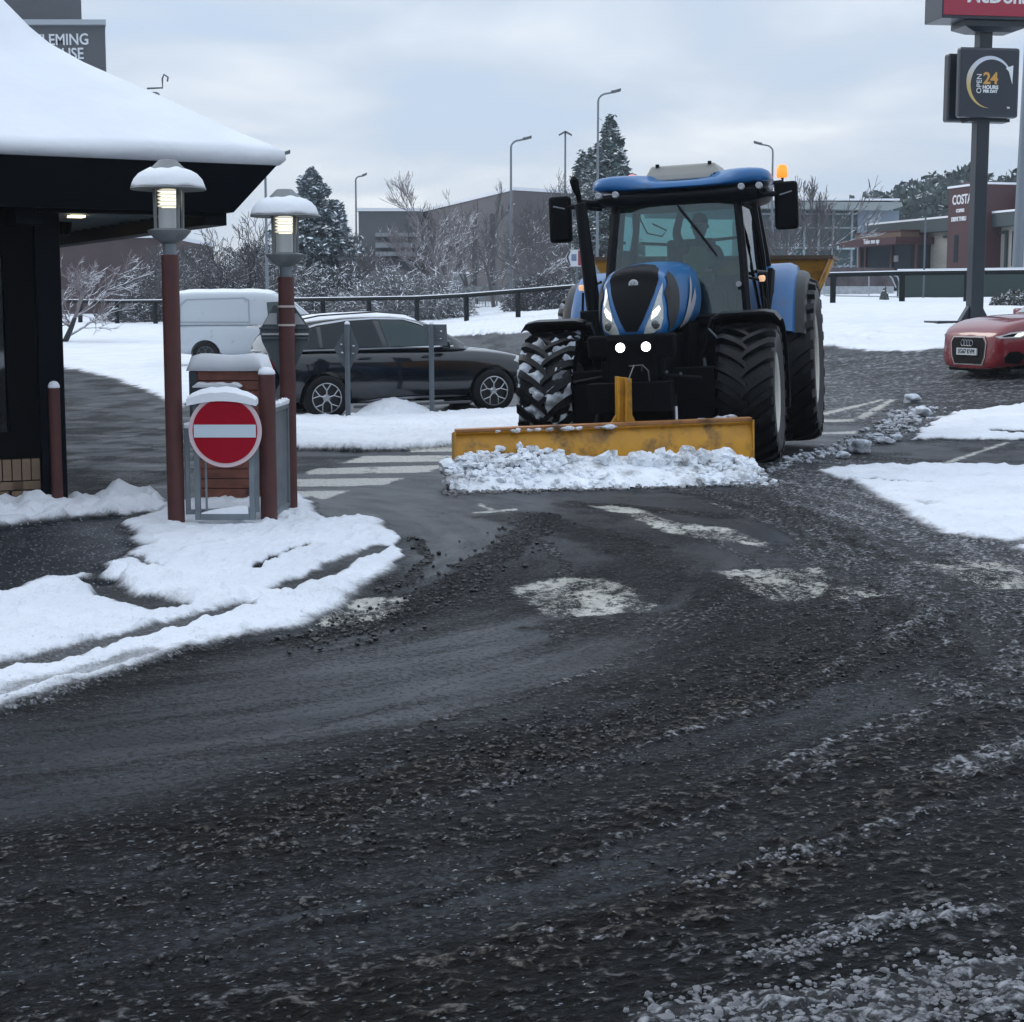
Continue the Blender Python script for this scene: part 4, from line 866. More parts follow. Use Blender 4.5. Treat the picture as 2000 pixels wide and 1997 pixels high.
    m.bx(-.4, .4, -1.35, -1.15, .62, .9); m.bx(-.7, .7, -.6, -.3, .3, 1.0); m.bx(-.66, .66, .75, .85, .25, 1.3)
    T('front_linkage', m, BLACK, smooth=True, bevel=.01)
    m = MB(); m.tube([(.03, -1.2, 1.03), (.05, -1.32, 1.06), (.02, -1.5, .92)], .006, 5); m.tube([(.10, -1.2, 1.0), (.12, -1.28, 1.06), (.17, -1.25, 1.0), (.17, -1.2, .9)], .007, 5); m.tube([(-.02, -1.2, 1.05), (.1, -1.21, 1.055)], .005, 5)
    T('hydraulic_hose', m, mat('hose_worn', (.14, .14, .15), .5), smooth=True)
    for x, z in ((.33, .98), (.33, .88), (.14, .86), (.03, .87), (.46, .96)): m = MB(); m.lathe([(.001, -1.17), (.012, -1.17), (.014, -1.15)], 8, (x, 0, z), axis='Y'); T('bolt', m, GREYM)
    m = MB(); m.tube([(.42, -1.25, .42), (.42, -1.25, .66)], .012, 8); T('reflector_stick', m, mat('stick_white', (.7, .74, .78), .5)); 
    m = MB(); m.tube([(.62, -.3, 1.36), (.70, -.35, 1.28), (.74, -.3, 1.18)], .01, 6); m.tube([(.58, -.4, 1.08), (.59, -.4, .98)], .018, 8); T('side_pipe', m, GREYM, smooth=True)
    # ---- wheels
    ag_tyre(t, -.985, 0, .70, .56, 22, 0, 1.0, .38, RIMW, 'left front wheel packed with snow')
    ag_tyre(t, .985, 0, .70, .56, 22, 0, 0, .38, RIMW, 'right front wheel, dark wet rubber')
    ag_tyre(t, -1.12, 2.85, .94, .68, 24, 0, .8, .50, RIMW); ag_tyre(t, 1.12, 2.85, .94, .68, 24, 0, 0, .50, RIMW)
    # ---- front fenders
    fm = mat('fender_black', (.004, .005, .006), .4, spec=.4, bump=.1)
    for s in (-1, 1):
        rings = []
        for k in range(15):
            a = R(-14 + k * 8.5); r_ = .80; ca, sa = cos(a), sin(a)
            def pt(x, rr, dz=0): return (s * x, rr * sa, .70 + rr * ca + dz)
            rings.append([pt(.66, r_), pt(.74, r_ + .025), pt(1.15, r_ + .03), pt(1.25, r_ + .01), pt(1.31, r_ - .07), pt(1.30, r_ - .075), pt(1.23, r_ - .012), pt(1.15, r_ + .01), pt(.74, r_ + .005), pt(.66, r_ - .015)])
        m = MB(); m.loft(rings); m.tube([(s * .5, .05, 1.1), (s * .62, .02, 1.45), (s * .9, 0, 1.49)], .03, 8); T('front_fender', m, fm, smooth=True)
    # ---- rear fenders: blue inner shell, black outer extension
    for s in (-1, 1):
        rings = []; rb = []
        for k in range(13):
            a = R(-72 + k * 12); ca, sa = cos(a), sin(a); R_ = 1.07
            fl = .05 * abs(sin(a))
            def pt(x, rr): return (s * x, 2.85 + rr * sa, .95 + rr * ca)
            rings.append([pt(.74, R_ - .02), pt(.80, R_ + .03), pt(1.17, R_ + .03), pt(1.25, R_ - .01), pt(1.29, R_ - .12), pt(1.27, R_ - .12), pt(1.22, R_ - .03), pt(.80, R_ - .0), pt(.74, R_ - .05)])
            rb.append([pt(1.24, R_ - .06), pt(1.32, R_ - .065), pt(1.37, R_ - .09), pt(1.39, R_ - .16), pt(1.375, R_ - .16), pt(1.35, R_ - .11), pt(1.30, R_ - .085), pt(1.24, R_ - .085)])
        m = MB(); m.loft(rings)
        m.loft([[(s * .76, 2.85 + rr * sin(R(a_)), .95 + rr * cos(R(a_))) for a_ in range(-75, 76, 15)] for rr in (.55, 1.07)], closed=False)
        f = T('rear_fender', m, BLUE, smooth=True)
        m = MB(); m.loft(rb); m.build('fender_extension', fm, f, smooth=True)
    # ---- cab
    cb = mat('cab_black', (.001, .0018, .003), .45, spec=.15)
    m = MB()
    FB = lambda s: (s * .74, .82, 1.48); FT = lambda s: (s * .64, 1.08, 2.74); BB = lambda s: (s * .84, 1.85, 1.35); BT = lambda s: (s * .72, 1.82, 2.74); RB = lambda s: (s * .80, 2.65, 1.9); RT = lambda s: (s * .68, 2.55, 2.74)
    for s in (-1, 1):
        p = m
        m.tube([FB(s), (s * .70, .93, 2.1), FT(s)], .048, 6); m.tube([BB(s), (s * .80, 1.86, 2.1), BT(s)], .045, 6); m.tube([RB(s), RT(s)], .05, 6)
        m.tube([FB(s), BB(s)], .05, 6); m.tube([BB(s), (s * .86, 2.2, 1.95), RB(s)], .05, 6); m.tube([(s * .5, .6, 1.0), (s * .72, .84, 1.5)], .06, 6)
    m.tube([FB(-1), FB(1)], .035, 6); m.tube([FT(-1), FT(1)], .06, 6); m.tube([RB(-1), RB(1)], .05, 6); m.tube([RT(-1), RT(1)], .06, 6)
    T('cab_frame', m, cb, smooth=True)
    m = MB(); m.bx(-.76, .76, .85, 2.65, 1.05, 1.40); m.bx(-.8, .8, 1.9, 2.7, 1.3, 1.85); T('cab_floor', m, BLACK, bevel=.02)
    gt = glass_mat('cab_glass', (.56, .72, .72), .015, .02)
    def pane(name, q, th=(0, .006, 0)): m = MB(); m.prism(q, (0, 0, 0), th); return T(name, m, gt)
    pane('windscreen', [FB(-1), FB(1), FT(1), FT(-1)])
    pane('rear_window', [RB(-1), RB(1), RT(1), RT(-1)])
    for s in (-1, 1):
        pane('door_glass', [FB(s), BB(s), BT(s), FT(s)], (.006 * s, 0, 0)); pane('rear_side_glass', [BB(s), RB(s), RT(s), BT(s)], (.006 * s, 0, 0))
    # door furniture: curved door frame, rail, handle, steps
    for s in (-1, 1):
        m = MB(); m.tube([(s * .69, 1.14, 2.64), (s * .755, 1.3, 2.60), (s * .80, 1.52, 2.35), (s * .845, 1.66, 1.95), (s * .86, 1.70, 1.5)], .018, 6); m.tube([(s * .80, 1.2, 1.93), (s * .86, 1.7, 1.93)], .02, 6)
        m.tube([(s * .86, 1.3, 1.66), (s * .885, 1.32, 1.62), (s * .885, 1.4, 1.45), (s * .86, 1.42, 1.42)], .012, 6)
        T('door_frame', m, cb, smooth=True)
    m = MB(); m.bx(.62, .95, .9, 1.7, .95, 1.2); m.bx(.66, .98, 1.0, 1.4, .55, .6); m.bx(.66, .98, 1.0, 1.4, .8, .85); m.bx(-.95, -.55, .6, 1.8, .6, 1.35); m.bx(.60, .92, .35, .85, .7, 1.25); T('step_box', m, BLACK, bevel=.02)
    # roof
    m = MB(); rings = []
    ol = [(-.96, 1.0), (-.90, .84), (-.62, .80), (-.47, .98), (0, .94), (.47, .98), (.62, .80), (.90, .84), (.96, 1.0), (.93, 1.6), (.86, 2.3), (.74, 2.72), (0, 2.78), (-.74, 2.72), (-.86, 2.3), (-.93, 1.6)]
    for sc, z in ((.97, 2.83), (1.0, 2.85), (1.0, 2.895), (.97, 2.94), (.88, 2.97), (.5, 2.985)):
        rings.append([(x * sc, 1.75 + (y - 1.75) * sc, z + ((-.045 if abs(x) < .6 else .035) if y < 1.2 and z > 2.85 else (-.02 if abs(x) < .6 and z > 2.9 else 0))) for x, y in ol])
    m.loft(rings); T('roof', m, BLUE, smooth='all', subs=1)
    m = MB(); rings = []
    for sc, z in ((.90, 2.67), (.96, 2.70), (.985, 2.78), (.975, 2.825)): rings.append([(x * sc, 1.75 + (y - 1.75) * sc, z) for x, y in ol])
    m.loft(rings); T('roof_lining', m, cb, smooth='all', subs=1)
    m = MB(); m.loft([[(x * sx, 1.62 + y * sy, z) for x, y in ((-.42, -.38), (.40, -.38), (.40, .38), (-.42, .38))] for sx, sy, z in ((1, 1, 2.94), (.97, .97, 3.0), (.84, .88, 3.10), (.80, .82, 3.105))]); hatch = T('roof_hatch', m, mat('hatch_beige', (.36, .35, .31), .5, dirt=.15, dcol=(.2, .2, .19)), bevel=.02)
    for x, y in ((-.28, 1.28), (.28, 1.28), (-.36, 1.24), (.34, 1.24)): m = MB(); m.bx(x - .018, x + .018, y - .02, y + .02, 3.09 if abs(x) < .3 else 2.96, 3.12 if abs(x) < .3 else 2.99); m.build('latch', cb, hatch)
    for s in (-1, 1):
        for x in (.66, .84):
            m = MB(); m.lathe([(.001, .768), (.028, .766), (.034, .775), (.036, .83)], 18, (s * x, (0.012 if x > .7 else 0), 2.795), axis='Y'); T('work_lamp', m, mat('work_lamp_lens', (.42, .43, .44), .25, coat=.6), smooth=True)
    # mirrors on arms
    for s in (-1, 1):
        m = MB(); m.tube([(s * .74, .98, 2.62), (s * 1.0, .95, 2.66), (s * 1.22, .97, 2.66)], .028, 8); m.tube([(s * .70, 1.02, 2.66), (s * .95, .9, 2.70)], .035, 8); o = T('mirror_arm', m, cb, smooth=True)
        m = MB(); m.bx(s * 1.20 - .12, s * 1.20 + .12, .93, 1.05, 2.29, 2.78); mm = m.build('mirror', BLACK, o, bevel=.035, smooth=True)
        m = MB(); m.box((s * 1.2, .927, 2.66), (.13, .004, .012), ry=-.25 * s); m.build('mirror_scuff', mat('scuff', (.28, .3, .32), .5), mm)
        m = MB(); m.tube([(s * .98, 1.15, 1.55), (s * .96, 1.14, 1.80)], .014, 6); m.tube([(s * .72, .95, 1.9), (s * .98, 1.15, 1.83)], .016, 6); o = T('marker_stalk', m, cb, smooth=True)
        m = MB(); m.lathe([(.001, 1.82), (.025, 1.82), (.036, 1.84), (.036, 1.87), (.022, 1.885)], 16, (s * .97, 1.13, 0)); m.build('indicator', mat('amber_on', (.6, .3, .15), .3, emit=(1, .62, .38), estr=.55), o, smooth=True)
        m = MB(); m.lathe([(.001, .80), (.028, .80), (.03, .83)], 16, (s * .8, 0, 1.80 if s > 0 else 1.74), axis='Y'); T('round_reflector', m, mat('reflector_grey', (.35, .35, .37), .3), smooth=True)
    # exhaust and intake
    m = MB(); m.tube([(-.72, .62, 1.35), (-.77, .62, 1.9), (-.84, .62, 2.72)], [.078, .075, .062], 20); m.bx(-.86, -.56, .45, .8, 1.25, 1.60); ex = T('exhaust', m, cb, smooth=True, bevel=.01)
    m = MB(); m.tube([(-.845, .62, 2.70), (-.855, .61, 2.80), (-.875, .58, 2.87), (-.885, .55, 2.96), (-.885, .56, 2.99)], [.026, .028, .042, .046, .02], 14); m.build('exhaust_tip', BLACK, ex, smooth=True)
    # wiper, hopper behind glass etc.
    m = MB(); m.tube([(.02, 1.045, 2.66), (.22, .98, 2.40), (.38, .93, 2.18)], .012, 6); m.tube([(.04, 1.02, 2.62), (.42, .90, 2.13)], .008, 6); T('wiper', m, cb)
    m = MB(); m.lathe([(.001, 3.0), (.055, 3.0), (.06, 3.02), (.058, 3.10), (.04, 3.135), (.001, 3.14)], 20, (1.02, 1.5, -.09)); bo = T('beacon', m, mat('beacon_orange', (.8, .22, .02), .3, emit=(1, .28, .03), estr=.9), smooth=True)
    m = MB(); m.tube([(.85, 1.5, 2.86), (1.02, 1.5, 2.87), (1.02, 1.5, 2.92)], .02, 8); m.build('beacon_stalk', cb, bo)
    m = MB(); m.lathe([(.001, 2.965), (.055, 2.965), (.055, 3.02), (.03, 3.05)], 16, (-.60, 1.5, 0)); T('beacon', m, mat('beacon_pink', (.6, .2, .2), .3, emit=(1, .35, .4), estr=.6), smooth=True)
    m = MB(); m.tube([(.30, 1.2, 2.95), (.31, 1.3, 2.99)], .01, 5); T('aerial_base', m, cb)
    # interior
    m = MB(); m.bx(-.27, .27, 2.0, 2.15, 1.75, 2.35); m.bx(-.27, .27, 1.55, 2.1, 1.62, 1.76); T('seat', m, mat('seat_fabric', (.03, .035, .04), .8), bevel=.04)
    m = MB(); m.tube([(0, 1.0, 1.4), (0, 1.18, 1.85)], .06, 8)
    n = 20; m.tube([(.19 * cos(2 * pi * k / n), 1.22 + .19 * sin(2 * pi * k / n) * .8, 1.90 + .19 * sin(2 * pi * k / n) * .45) for k in range(n + 1)], .014, 6); T('steering_wheel', m, cb, smooth=True)
    m = MB(); m.bx(.30, .55, 1.5, 2.1, 1.4, 1.8); m.bx(-.5, .5, .9, 1.05, 1.4, 1.75); m.tube([(-.62, 2.5, 2.35), (-.3, 2.52, 2.32), (.5, 2.52, 2.36)], .02, 6); m.tube([(-.45, 1.3, 2.6), (-.36, 1.3, 2.4), (-.2, 1.3, 2.36), (-.15, 1.3, 2.42), (-.3, 1.3, 2.5)], .01, 6); T('console', m, cb, bevel=.01)
    for c in children(t):
        b_ = c.name.split('.')[0]
        if b_ in ('cab_frame', 'windscreen', 'rear_window', 'door_glass', 'rear_side_glass', 'door_frame', 'wiper', 'seat', 'steering_wheel', 'console', 'cab_floor'): c.location.x += .14
        elif b_ in ('roof', 'roof_lining', 'roof_hatch', 'work_lamp', 'aerial_base', 'beacon'): c.location.x += .20
        elif b_ == 'mirror_arm': c.location.x += .10; c.location.z += .05
        elif b_ in ('exhaust', 'marker_stalk'): c.location.x += .04
    return t
TR = tractor()
Mt = TR.matrix_basis.copy()
def tl(p): return Mt @ Vector(p)

# ------------------------------------------------------------------ people by skin modifier
def skin_person(name, joints, edges, m, parent=None, subs=2):
    me = bpy.data.meshes.new(name); me.from_pydata([j[0] for j in joints], edges, []); o = bpy.data.objects.new(name, me); C.objects.link(o)
    sk = o.modifiers.new('skin', 'SKIN'); sk.use_smooth_shade = True; sl = me.skin_vertices[0].data
    for i, j in enumerate(joints): sl[i].radius = (j[1], j[2] if len(j) > 2 else j[1])
    sl[0].use_root = True
    q = o.modifiers.new('s', 'SUBSURF'); q.levels = q.render_levels = subs
    me.materials.append(m)
    apply_mods(o); o.data.materials.clear(); o.data.materials.append(m)
    if parent: o.parent = parent
    return o
def driver():
    M = Mt; skin = mat('skin', (.35, .20, .15), .6); cl = mat('dark_jacket', (.015, .02, .028), .8); hv = mat('hi_vis_green', (.10, .16, .05), .7)
    t = empty('person', tuple(M @ Vector((.27, 1.6, 1.72))), -TH, label='tractor driver in hi vis vest reaching up behind the windscreen', cat='person')
    J = [((0, 0, .08), .13, .11), ((0, .02, .28), .14, .10), ((0, .02, .45), .17, .10), ((0, 0, .56), .06), ((0, -.01, .64), .055),
         ((.19, 0, .50), .06), ((.26, -.14, .34), .05), ((.20, -.36, .26), .04), ((.17, -.44, .26), .035),
         ((-.19, 0, .50), .06), ((-.24, -.12, .66), .05), ((-.17, -.22, .88), .04), ((-.16, -.24, .96), .035),
         ((.10, -.1, .05), .09), ((.13, -.48, .06), .075), ((.13, -.55, -.30), .05), ((-.10, -.1, .05), .09), ((-.13, -.48, .06), .075), ((-.13, -.55, -.30), .05)]
    E_ = [(0, 1), (1, 2), (2, 3), (3, 4), (2, 5), (5, 6), (6, 7), (7, 8), (2, 9), (9, 10), (10, 11), (11, 12), (0, 13), (13, 14), (14, 15), (0, 16), (16, 17), (17, 18)]
    b = skin_person('body', J, E_, cl, t)
    m = MB(); m.lathe([(.001, .61), (.05, .62), (.075, .68), (.085, .75), (.078, .82), (.05, .865), (.001, .875)], 20); m.tube([(0, -.075, .745), (0, -.10, .725), (0, -.08, .715)], .014, 6); m.tube([(-.083, 0, .76), (-.092, .01, .74), (-.083, 0, .72)], .012, 6); m.tube([(.083, 0, .76), (.092, .01, .74), (.083, 0, .72)], .012, 6); m.build('head', skin, t, smooth=True)
    m = MB(); m.lathe([(.088, .775), (.09, .81), (.06, .87), (.001, .89)], 20); m.build('hat', cl, t, smooth=True)
    m = MB()
    for s in (-1, 1): m.tube([(s * .03, -.08, .757), (s * .03, -.086, .757)], .010, 8)
    m.tube([(-.022, -.080, .70), (.022, -.080, .70)], .006, 6); m.build('face_features', mat('face_dark', (.06, .03, .03), .5), t)
    m = MB(); rings = []
    for z, rx, ry in ((.10, .16, .14), (.25, .165, .135), (.40, .185, .13), (.52, .15, .10)): rings.append([(rx * cos(2 * pi * k / 20), .015 + ry * sin(2 * pi * k / 20), z) for k in range(20)])
    m.loft(rings, cap=False); m.build('vest', hv, t, smooth=True)
    for s, base in ((1, (.17, -.44, .26)), (-1, (-.16, -.24, .96))):
        bx_, by_, bz_ = base
        for i in range(5):
            a = (i - 1.5) * .018; up = 1 if s < 0 else 0
            if up: pts = [(bx_ + a, by_, bz_), (bx_ + a * 1.3, by_ - .01, bz_ + .05), (bx_ + a * 1.4, by_ - .035, bz_ + .07 + .006 * (i % 3))]
            else: pts = [(bx_ - a, by_, bz_), (bx_ - a, by_ - .05, bz_ + .005), (bx_ - a, by_ - .065, bz_ - .025)]
            if i == 4: pts = [(bx_ - .03, by_, bz_ - .02), (bx_ - .055, by_ - .01, bz_ + (.02 if up else 0)), (bx_ - .05, by_ - .03, bz_ + (.035 if up else -.02))]
            m = MB(); m.tube(pts, .009, 6); m.build('finger', skin, b, smooth=True)
driver()

# ------------------------------------------------------------------ plough blade, snow in front of it, salt spreader
def plough():
    A = Vector((-.50, 15.02, 0)); B = Vector((2.26, 15.62, 0)); d = (B - A); L = d.length; rz = math.atan2(d.y, d.x)
    t = empty('snow_plough', tuple(A), rz, label='yellow steel snow plough blade with rust scratches on the front of the tractor', cat='snow plough')
    rings = []; n = 30; prof = [(.06, .02), (.02, .10), (.005, .22), (.03, .34), (.09, .44), (.05, .462), (.055, .475), (.11, .46)]
    back = [(.14, .44), (.08, .33), (.05, .22), (.07, .10), (.10, .02)]
    for k in range(n + 1):
        x = L * k / n; s = 1 + .14 * k / n
        wob = .004 * sin(x * 7) + .003 * sin(x * 17)
        rings.append([(x, y + wob, z * s) for y, z in prof + back])
    m = MB(); m.loft(rings); m.build('blade', YEL, t, smooth=True)
    m = MB(); m.loft([[(x, .105, .46 * (1 + .14 * x / L)), (x, .04, .475 * (1 + .14 * x / L)), (x, .03, .50 * (1 + .14 * x / L)), (x, .105, .505 * (1 + .14 * x / L))] for x in (0, L / 3, 2 * L / 3, L)]); m.build('top_lip', mat('worn_orange_steel', (.42, .19, .07), .5, dirt=.5, dcol=(.08, .04, .02), bump=.2), t, bevel=.004)
    for x, s in ((-.008, 1), (L + .008, 1.14)): m = MB(); m.prism([(x, -.02, .0), (x, .16, .0), (x, .16, .46 * s), (x, .02, .485 * s)], (-.008, 0, 0), (.008, 0, 0)); m.build('end_plate', YEL, t)
    m = MB(); m.bx(.02, L - .02, .075, .10, -.005, .10); m.build('cutting_edge', mat('cutting_rubber', (.02, .02, .02), .6), t)
    m = MB()
    for k in range(6): x = .1 + (L - .2) * k / 5; m.bx(x - .012, x + .012, .10, .24, .05, .45)
    m.bx(.05, L - .05, .14, .24, .28, .38); m.build('back_ribs', YEL, t, bevel=.004)
    # mast
    x0 = 1.62; m = MB(); m.prism([(x0 - .17, .2, .44), (x0 + .17, .2, .44), (x0 + .085, .2, .60), (x0 + .075, .2, .94), (x0 - .075, .2, .96), (x0 - .07, .2, .60)], (0, 0, 0), (0, .05, 0)); m.bx(x0 + .0, x0 + .018, .15, .2, .5, .95); m.bx(x0 - .07, x0 - .055, .14, .2, .55, .96); m.build('mast', YEL, t, bevel=.005)
    m = MB(); m.bx(x0 - .45, x0 + .45, .24, .40, .18, .34); m.bx(x0 - .4, x0 - .3, .3, .75, .25, .36); m.bx(x0 + .3, x0 + .4, .3, .75, .25, .36); m.build('mount', BLACK, t, bevel=.01)
    rg = np.random.default_rng(5)
    items = [(x, .03 + .05 * rg.random(), .50 * (1 + .14 * x / L) - .03, .02 + .025 * rg.random(), .5) for x in np.concatenate([rg.uniform(.35, 1.15, 16), rg.uniform(1.3, 1.6, 4)])]
    ico_lumps(items, 2, 4).build('stuck_snow', mat('dirty_snow', (.62, .66, .72), .8, bump=.4, bscale=30, dirt=.6, dcol=(.26, .24, .23)), t, smooth=True)
    DS = bpy.data.materials['dirty_snow']
    c_, s_ = cos(rz), sin(rz)
    def wl(x, y): return A.x + x * c_ - y * s_, A.y + x * s_ + y * c_
    # piled slush pushed by the blade
    it = []
    for k in range(2200):
        x = rg.uniform(-.12, L - .02); y = -abs(rg.normal(0, .30)) * .9 + .03; hmax = .29 * (1 - abs(y) / .62) * (1 - .45 * ss(L - .7, L, x)) + .015
        if y < -.60: continue
        q = rg.random() ** .6; z = hmax * q * (.85 + .3 * sin(x * 3)); r_ = rg.uniform(.012, .045) * (1.6 if rg.random() < .12 else 1)
        if x < .1: y *= .8
        X_, Y_ = wl(x, y - .02); it.append((X_, Y_, max(.01, z), r_ * .9, rg.uniform(.5, 1.1)))
    for k in range(60):
        x = rg.uniform(L * .45, L * .93); X_, Y_ = wl(x, rg.uniform(-.22, -.02)); it.append((X_, Y_, rg.uniform(.12, .24), rg.uniform(.05, .095), .8))
    o = ico_lumps(it, 2, 8, .6).build('ploughed_snow', mat('ploughed_snow', (.80, .84, .89), .8, bump=.5, bscale=28, var=.12, vscale=6, dirt=.5, dcol=(.24, .235, .235)), None)
    tag(o, 'heap of lumpy white and grey snow pushed up along the yellow plough blade', 'snow heap', kind='stuff')
    # clean core under the lumps
    m = MB(); rings = []
    for k in range(60):
        x = -.1 + (L + .08) * k / 59; e = min(1, min(k, (59 - k) * .6) / 5) * (1 - .4 * float(ss(L - .7, L, x))); ring = []
        for j in range(13):
            q = j / 12; yy = .04 - .62 * q; zz = e * .24 * (1 - q) ** .7 + .02 * e + e * .03 * float(fbm(np.array([x * 6]), np.array([q * 4]), 3, 17)[0]) - .01
            X_, Y_ = wl(x, yy); ring.append((X_, Y_, max(zz, -.02)))
        rings.append(ring)
    m.loft(rings, closed=False, cap=False); oo = m.build('heap_core', bpy.data.materials['ploughed_snow'], o, smooth='all')
    # dark crumbs at the foot of the heap
    it = []
    for k in range(420):
        x = rg.uniform(-.25, L + .2); X_, Y_ = wl(x, -.52 - abs(rg.normal(0, .09)) - (.1 if x < .3 else 0) * rg.random()); it.append((X_, Y_, .005, rg.uniform(.008, .028), .7))
    ico_lumps(it, 1, 9).build('crumbs', mat('dirty_crumbs', (.16, .16, .165), .7, var=.5, vscale=12, dirt=.4, dcol=(.02, .02, .02)), o, smooth=True)
    # snow lumps sitting behind the blade on the linkage
    it = [(*wl(L - .05 - q * .55, .22 + .1 * rg.random()), .50 + .10 * (1 - q) * (1 if q > .1 else .6) - .03, .05 + .03 * rg.random(), .6) for q in np.linspace(0, 1, 14)]
    o2 = ico_lumps([(a, b, c - .0, r_, s) for a, b, c, r_, s in it], 2, 12).build('caught_snow', DS, t, smooth=True)
    o2.matrix_parent_inverse = (Matrix.Translation(A) @ Matrix.Rotation(rz, 4, 'Z')).inverted()
    # windrow trailing from the right end
    path = [G(1490, 925), G(1560, 900), G(1640, 878), G(1700, 856), G(1745, 838), G(1775, 815), G(1800, 800)]
    it = []
    for k in range(420):
        q = rg.random() * (len(path) - 1); i = int(q); f = q - i; a, b = path[i], path[min(i + 1, len(path) - 1)]
        X_ = a[0] * (1 - f) + b[0] * f + rg.normal(0, .05 + .03 * q); Y_ = a[1] * (1 - f) + b[1] * f + rg.normal(0, .12); it.append((X_, Y_, tzf(X_, Y_) + .01, rg.uniform(.010, .036) * (1 + .1 * q), .6))
    o = ico_lumps(it, 1, 19).build('slush_windrow', mat('grey_slush_lumps', (.42, .45, .50), .75, bump=.4, var=.3, vscale=3, dirt=.62, dcol=(.12, .12, .125)), None, smooth=True)
    tag(o, 'ragged line of grey slush lumps trailing from the right end of the plough blade', 'slush', kind='stuff')
    for i, (u_, v_, r_, lab) in enumerate([(1677, 885, .15, 'largest rounded lump of dirty snow in the line right of the tractor'), (1646, 896, .07, 'small bright white snow lump beside the largest dirty one'), (1725, 868, .10, 'dark topped snow lump behind the largest one in the slush line'), (1750, 862, .09, 'twin lump of grey snow next to the dark topped one'), (1783, 788, .14, 'highest white snow lump at the far end of the slush line'), (1800, 815, .13, 'broad grey snow lump below the farthest white one')]):
        g = G(u_, v_); o = ico_lumps([(0, 0, 0, r_, .85)], 3, 30 + i, .5).build('snow_lump', mat('lump_snow_' + 'ab'[i % 2], (.52, .56, .62) if i % 2 == 0 else (.6, .65, .72), .8, bump=.6, bscale=22, dirt=.5, dcol=(.13, .13, .13)), None, smooth='all')
        o.location = (g[0], g[1], tzf(*g) + r_ * .35); o.scale = (.85, .85, .7); tag(o, lab, 'snow lump', 'snow lumps along the slush line')
plough()
def spreader():
    t = empty('salt_spreader', tuple(tl((0, 4.2, 1.2))), -TH, label='orange yellow salt spreader hopper mounted behind the tractor', cat='spreader')
    m = MB(); top = [(-1.48, 0), (1.48, 0), (1.48, 1.3), (-1.48, 1.3)]; bot = [(-.5, .45), (.5, .45), (.5, .85), (-.5, .85)]
    z1, z0 = 1.02, .42
    m.loft([[(x, y, z1) for x, y in top], [(x, y, z0) for x, y in [(-1.2, .2), (1.22, .2), (1.22, 1.1), (-1.2, 1.1)]], [(x, y, 0) for x, y in bot]]); m.build('hopper', mat('hopper_yellow', (.42, .19, .012), .45, dirt=.3, dcol=(.12, .06, .02)), t, bevel=.01)
    m = MB(); m.bx(-1.48, 1.48, -.03, -.001, z1 - .035, z1 + .01); m.bx(1.481, 1.52, -.03, 1.33, z1 - .035, z1 + .01); m.bx(-1.52, -1.481, -.03, 1.33, z1 - .035, z1 + .01); m.build('rim', mat('rim_dark', (.08, .05, .03), .5), t)
    m = MB(); m.prism([(1.50, -.02, z1 - .04), (1.50, .14, z1 - .04), (1.25, .24, z0 - .10), (1.22, .05, z0 - .10)], (-.015, 0, 0), (.015, 0, 0)); m.build('end_brace', YEL, t)
    m = MB(); m.bx(-.45, .45, -.7, .7, -.5, 0.0); m.build('mount_frame', BLACK, t, bevel=.02)
spreader()

# ------------------------------------------------------------------ cars
TINT = mat('tinted_glass', (.004, .010, .014), .08, spec=.35)
def road_wheel(parent, x, y, z, r, w, side, spokes=5, rimc=CHROME, rf=.66, style='y'):
    wh = empty('wheel', (x, y, z)); wh.parent = parent
    m = MB(); hw = w / 2; rr = r * rf
    m.lathe([(rr, -hw * .9), (r * .86, -hw), (r * .97, -hw * .82), (r, -hw * .5), (r, hw * .5), (r * .97, hw * .82), (r * .86, hw), (rr, hw * .9), (rr * .97, hw * .3)], 40, axis='Y', cap=False); m.build('tyre', RUBBER, wh, smooth=True)
    m = MB(); o = side * hw
    m.lathe([(rr * 1.01, o * .93), (rr * .96, o * .96), (rr * .93, o * .80)], 40, axis='Y', cap=False)
    for k in range(spokes):
        a = 2 * pi * k / spokes + .3
        def p(rad, aa, yy): return (rad * cos(aa), yy, rad * sin(aa))
        m.tube([p(rr * .12, a, o * .75), p(rr * .52, a, o * .88)], [.015, .010], 6)
        for d_ in (-.30, .30): m.tube([p(rr * .5, a, o * .88), p(rr * .95, a + d_, o * .9)], [.009, .009], 6)
    m.lathe([(.001, o * .9), (.04, o * .88), (.06, o * .7)], 16, axis='Y', cap=False); rim = m.build('rim', rimc, wh, smooth=True, fix=False)
    m = MB(); m.lathe([(rr * .95, o * .2), (.001, o * .2)], 30, axis='Y', cap=False); m.build('brake_disc', mat('disc_dark', (.012, .012, .014), .5), wh)
    return wh
